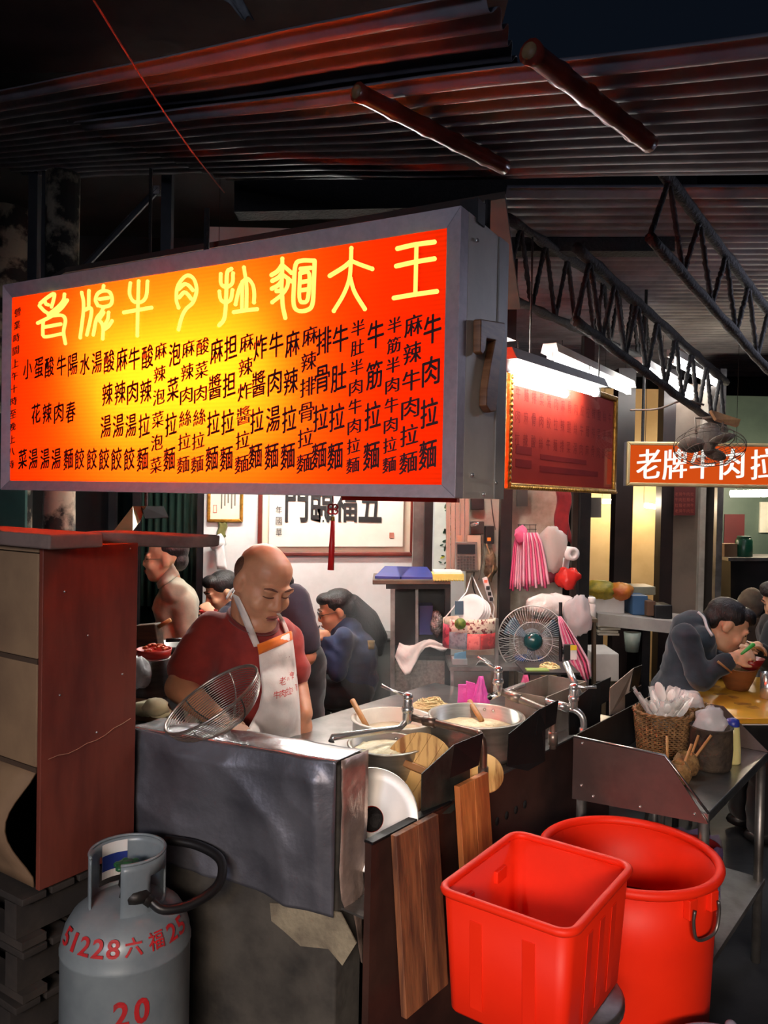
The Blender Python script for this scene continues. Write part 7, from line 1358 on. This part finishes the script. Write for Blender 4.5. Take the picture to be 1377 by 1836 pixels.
boxthing('glass_dish', 1132, 1052, 1176, 1067, 5.2, 0.2, mat('grey_green_dish', (130, 128, 110), (110, 108, 92), rough=0.4), 'grey-green dish on top of the blue crate', 'dish')
boxthing('brown_carton', 1160, 1078, 1176, 1105, 5.0, 0.15, mat('brown_carton_m', (90, 62, 44), rough=0.8), 'brown carton beside the blue crate', 'carton')
boxthing('black_basket', 1174, 1085, 1206, 1110, 4.98, 0.15, black_pl, 'black basket at the end of the grey counter', 'basket')
boxthing('foam_box', 1064, 1172, 1110, 1222, 4.7, 0.3, MATS['foam_white'], 'white foam box on the floor under the grey counter', 'box')
for i in range(4): tag(B().box(P(1096, 1140 - 5 * i, 4.95) + Vector((0, 0.15, 0)), (0.13, 0.2, 0.014), 0.1 * math.sin(i * 4)).build('paper_stack', mat('newspaper', (190, 184, 170), (170, 164, 150), rough=0.9), None), 'flat newspaper bundle stacked under the grey counter', 'newspaper', 'newspapers under the counter')
t = thing('plastic_tub', 'pale green plastic tub under the grey counter', 'tub', P(1135, 1165, 4.95)); B().lathe([(0.04, 0), (0.052, 0.12), (0.048, 0.12), (0.036, 0.006), (0.001, 0.005)], 22, P(1133, 1168, 4.95)).build('tub_body', mat('pale_green_tub', (120, 130, 120), rough=0.5), t, True)
boxthing('wooden_crate', 1316, 1108, 1374, 1322, 5.64, 0.22, mat('crate_wood', (92, 70, 50), (70, 52, 40), rough=0.8), 'dark wooden crate under the tan cloth bundle', 'crate')
# yellow table
ytz = 0.75; yq = [PZ(x, y, ytz) for x, y in ((1222, 1252), (1312, 1288), (1420, 1288), (1420, 1214), (1272, 1214))]
yt = thing('yellow_table', 'worn yellow dining table with dark stains', 'table', dn(sum(yq, Vector()) / 5, 0)); ywm = mat('worn_yellow', (224, 168, 52), (196, 140, 44), rough=0.35, scale=4, coat=0.2)
nt_ = ywm.node_tree; 
B().prism([q + Vector((0, 0, -0.024)) for q in yq], (0, 0, 0.024)).build('table_top', ywm, yt, bevel=0.003)
B().prism([q + Vector((0, 0, -0.029)) for q in yq], (0, 0, 0.004)).build('edge_band', white_pl, yt)
rng = random.Random(12)
for cx_, cy_, r_ in ((1262, 1236, 7), (1292, 1244, 8), (1330, 1262, 10), (1350, 1268, 7), (1282, 1230, 5), (1316, 1250, 5)):
    c = PZ(cx_, cy_, ytz + 0.0008); b = B(); m_ = 14; b.add([c + Vector(((0.035 * (0.6 + 0.6 * rng.random())) * math.cos(2 * math.pi * k / m_) * r_ / 7, 0.03 * (0.4 + 0.8 * rng.random()) * math.sin(2 * math.pi * k / m_), 0)) for k in range(m_)], [tuple(range(m_))]); b.build('stain', mat('dark_stain', (136, 92, 30), (176, 124, 40), rough=0.5, scale=40), yt)
for q in (yq[0], yq[2], yq[3], yq[4]): B().tube([Vector((q.x * 0.99, q.y, 0)), Vector((q.x * 0.99, q.y, ytz - 0.025))], 0.016, 8).build('leg', black_steel, yt, True)
wbc = PZ(1322, 1236, ytz); wbw = thing('wooden_bowl', 'rustic tapered wooden bowl of pickled greens with a spoon on the yellow table', 'bowl', wbc); T = wbw.matrix_world; bw = mat('bowl_wood', (140, 84, 46), (96, 56, 32), rough=0.45, scale=4, stretch=(1, 1, 4))
b = B(T); b.lathe([(0.045, 0), (0.052, 0.006), (0.072, 0.05), (0.094, 0.108), (0.096, 0.112), (0.088, 0.112), (0.066, 0.05), (0.04, 0.02), (0.001, 0.018)], 36)
for v in b.v:
    q = v - Vector(wbc)
    if q.z > 0.09: v.z += 0.012 * (q.x / 0.095) ** 2 - 0.004
b.build('bowl_body', bw, wbw, True); b = B(T); b.ell((0, 0, 0.085), (0.082, 0.082, 0.016))
for v in b.v: v.z += 0.004 * noise.noise(v * 60)
b.build('pickled_greens', mat('pickles', (130, 110, 54), (80, 70, 36), rough=0.5, scale=50, bump=0.8), wbw, True); B().tube([P(1287, 1186, 3.6), P(1312, 1206, 3.6)], [0.006, 0.004], 8).build('spoon', stick, wbw, True)
cpq = PZ(1376, 1252, ytz); t = thing('steel_cup', 'tall steel cup on the yellow table beside the wooden bowl', 'cup', cpq); B(t.matrix_world).lathe([(0.03, 0), (0.034, 0.004), (0.034, 0.12), (0.031, 0.12), (0.03, 0.006), (0.001, 0.005)], 26).build('cup_body', chrome, t, True)
# steam over the pots
stm = bpy.data.materials.new('steam'); stm.use_nodes = True; nt = stm.node_tree; nt.nodes.clear(); N = nt.nodes; L = nt.links
o_ = N.new('ShaderNodeOutputMaterial'); vp = N.new('ShaderNodeVolumePrincipled'); vp.inputs['Color'].default_value = (0.95, 0.95, 0.95, 1); vp.inputs['Anisotropy'].default_value = 0.3
tc = N.new('ShaderNodeTexCoord'); no = N.new('ShaderNodeTexNoise'); no.inputs['Scale'].default_value = 5; no.inputs['Detail'].default_value = 3
mp = N.new('ShaderNodeMapping'); mp.inputs['Scale'].default_value = (1, 1, 0.5); L.new(tc.outputs['Object'], mp.inputs[0]); L.new(mp.outputs[0], no.inputs[0])
mr = N.new('ShaderNodeMapRange'); mr.inputs[1].default_value = 0.46; mr.inputs[2].default_value = 0.72; mr.inputs[3].default_value = 0; mr.inputs[4].default_value = 0.8
L.new(no.outputs[0], mr.inputs[0]); L.new(mr.outputs[0], vp.inputs['Density']); L.new(vp.outputs[0], o_.inputs['Volume'])
for i, (c, r_, lb) in enumerate(((pE + Vector((-0.02, 0.08, 0.33)), (0.20, 0.16, 0.24), 'thin white steam rising from the enamel pot'), (pR + Vector((0.0, 0.05, 0.27)), (0.17, 0.14, 0.15), 'thin white steam over the wide stock pot'))):
    b = B(); b.ell(c, r_, n=18); o = b.build('steam', stm, None, True); o['kind'] = 'stuff'; o['label'] = lb; o['category'] = 'steam'
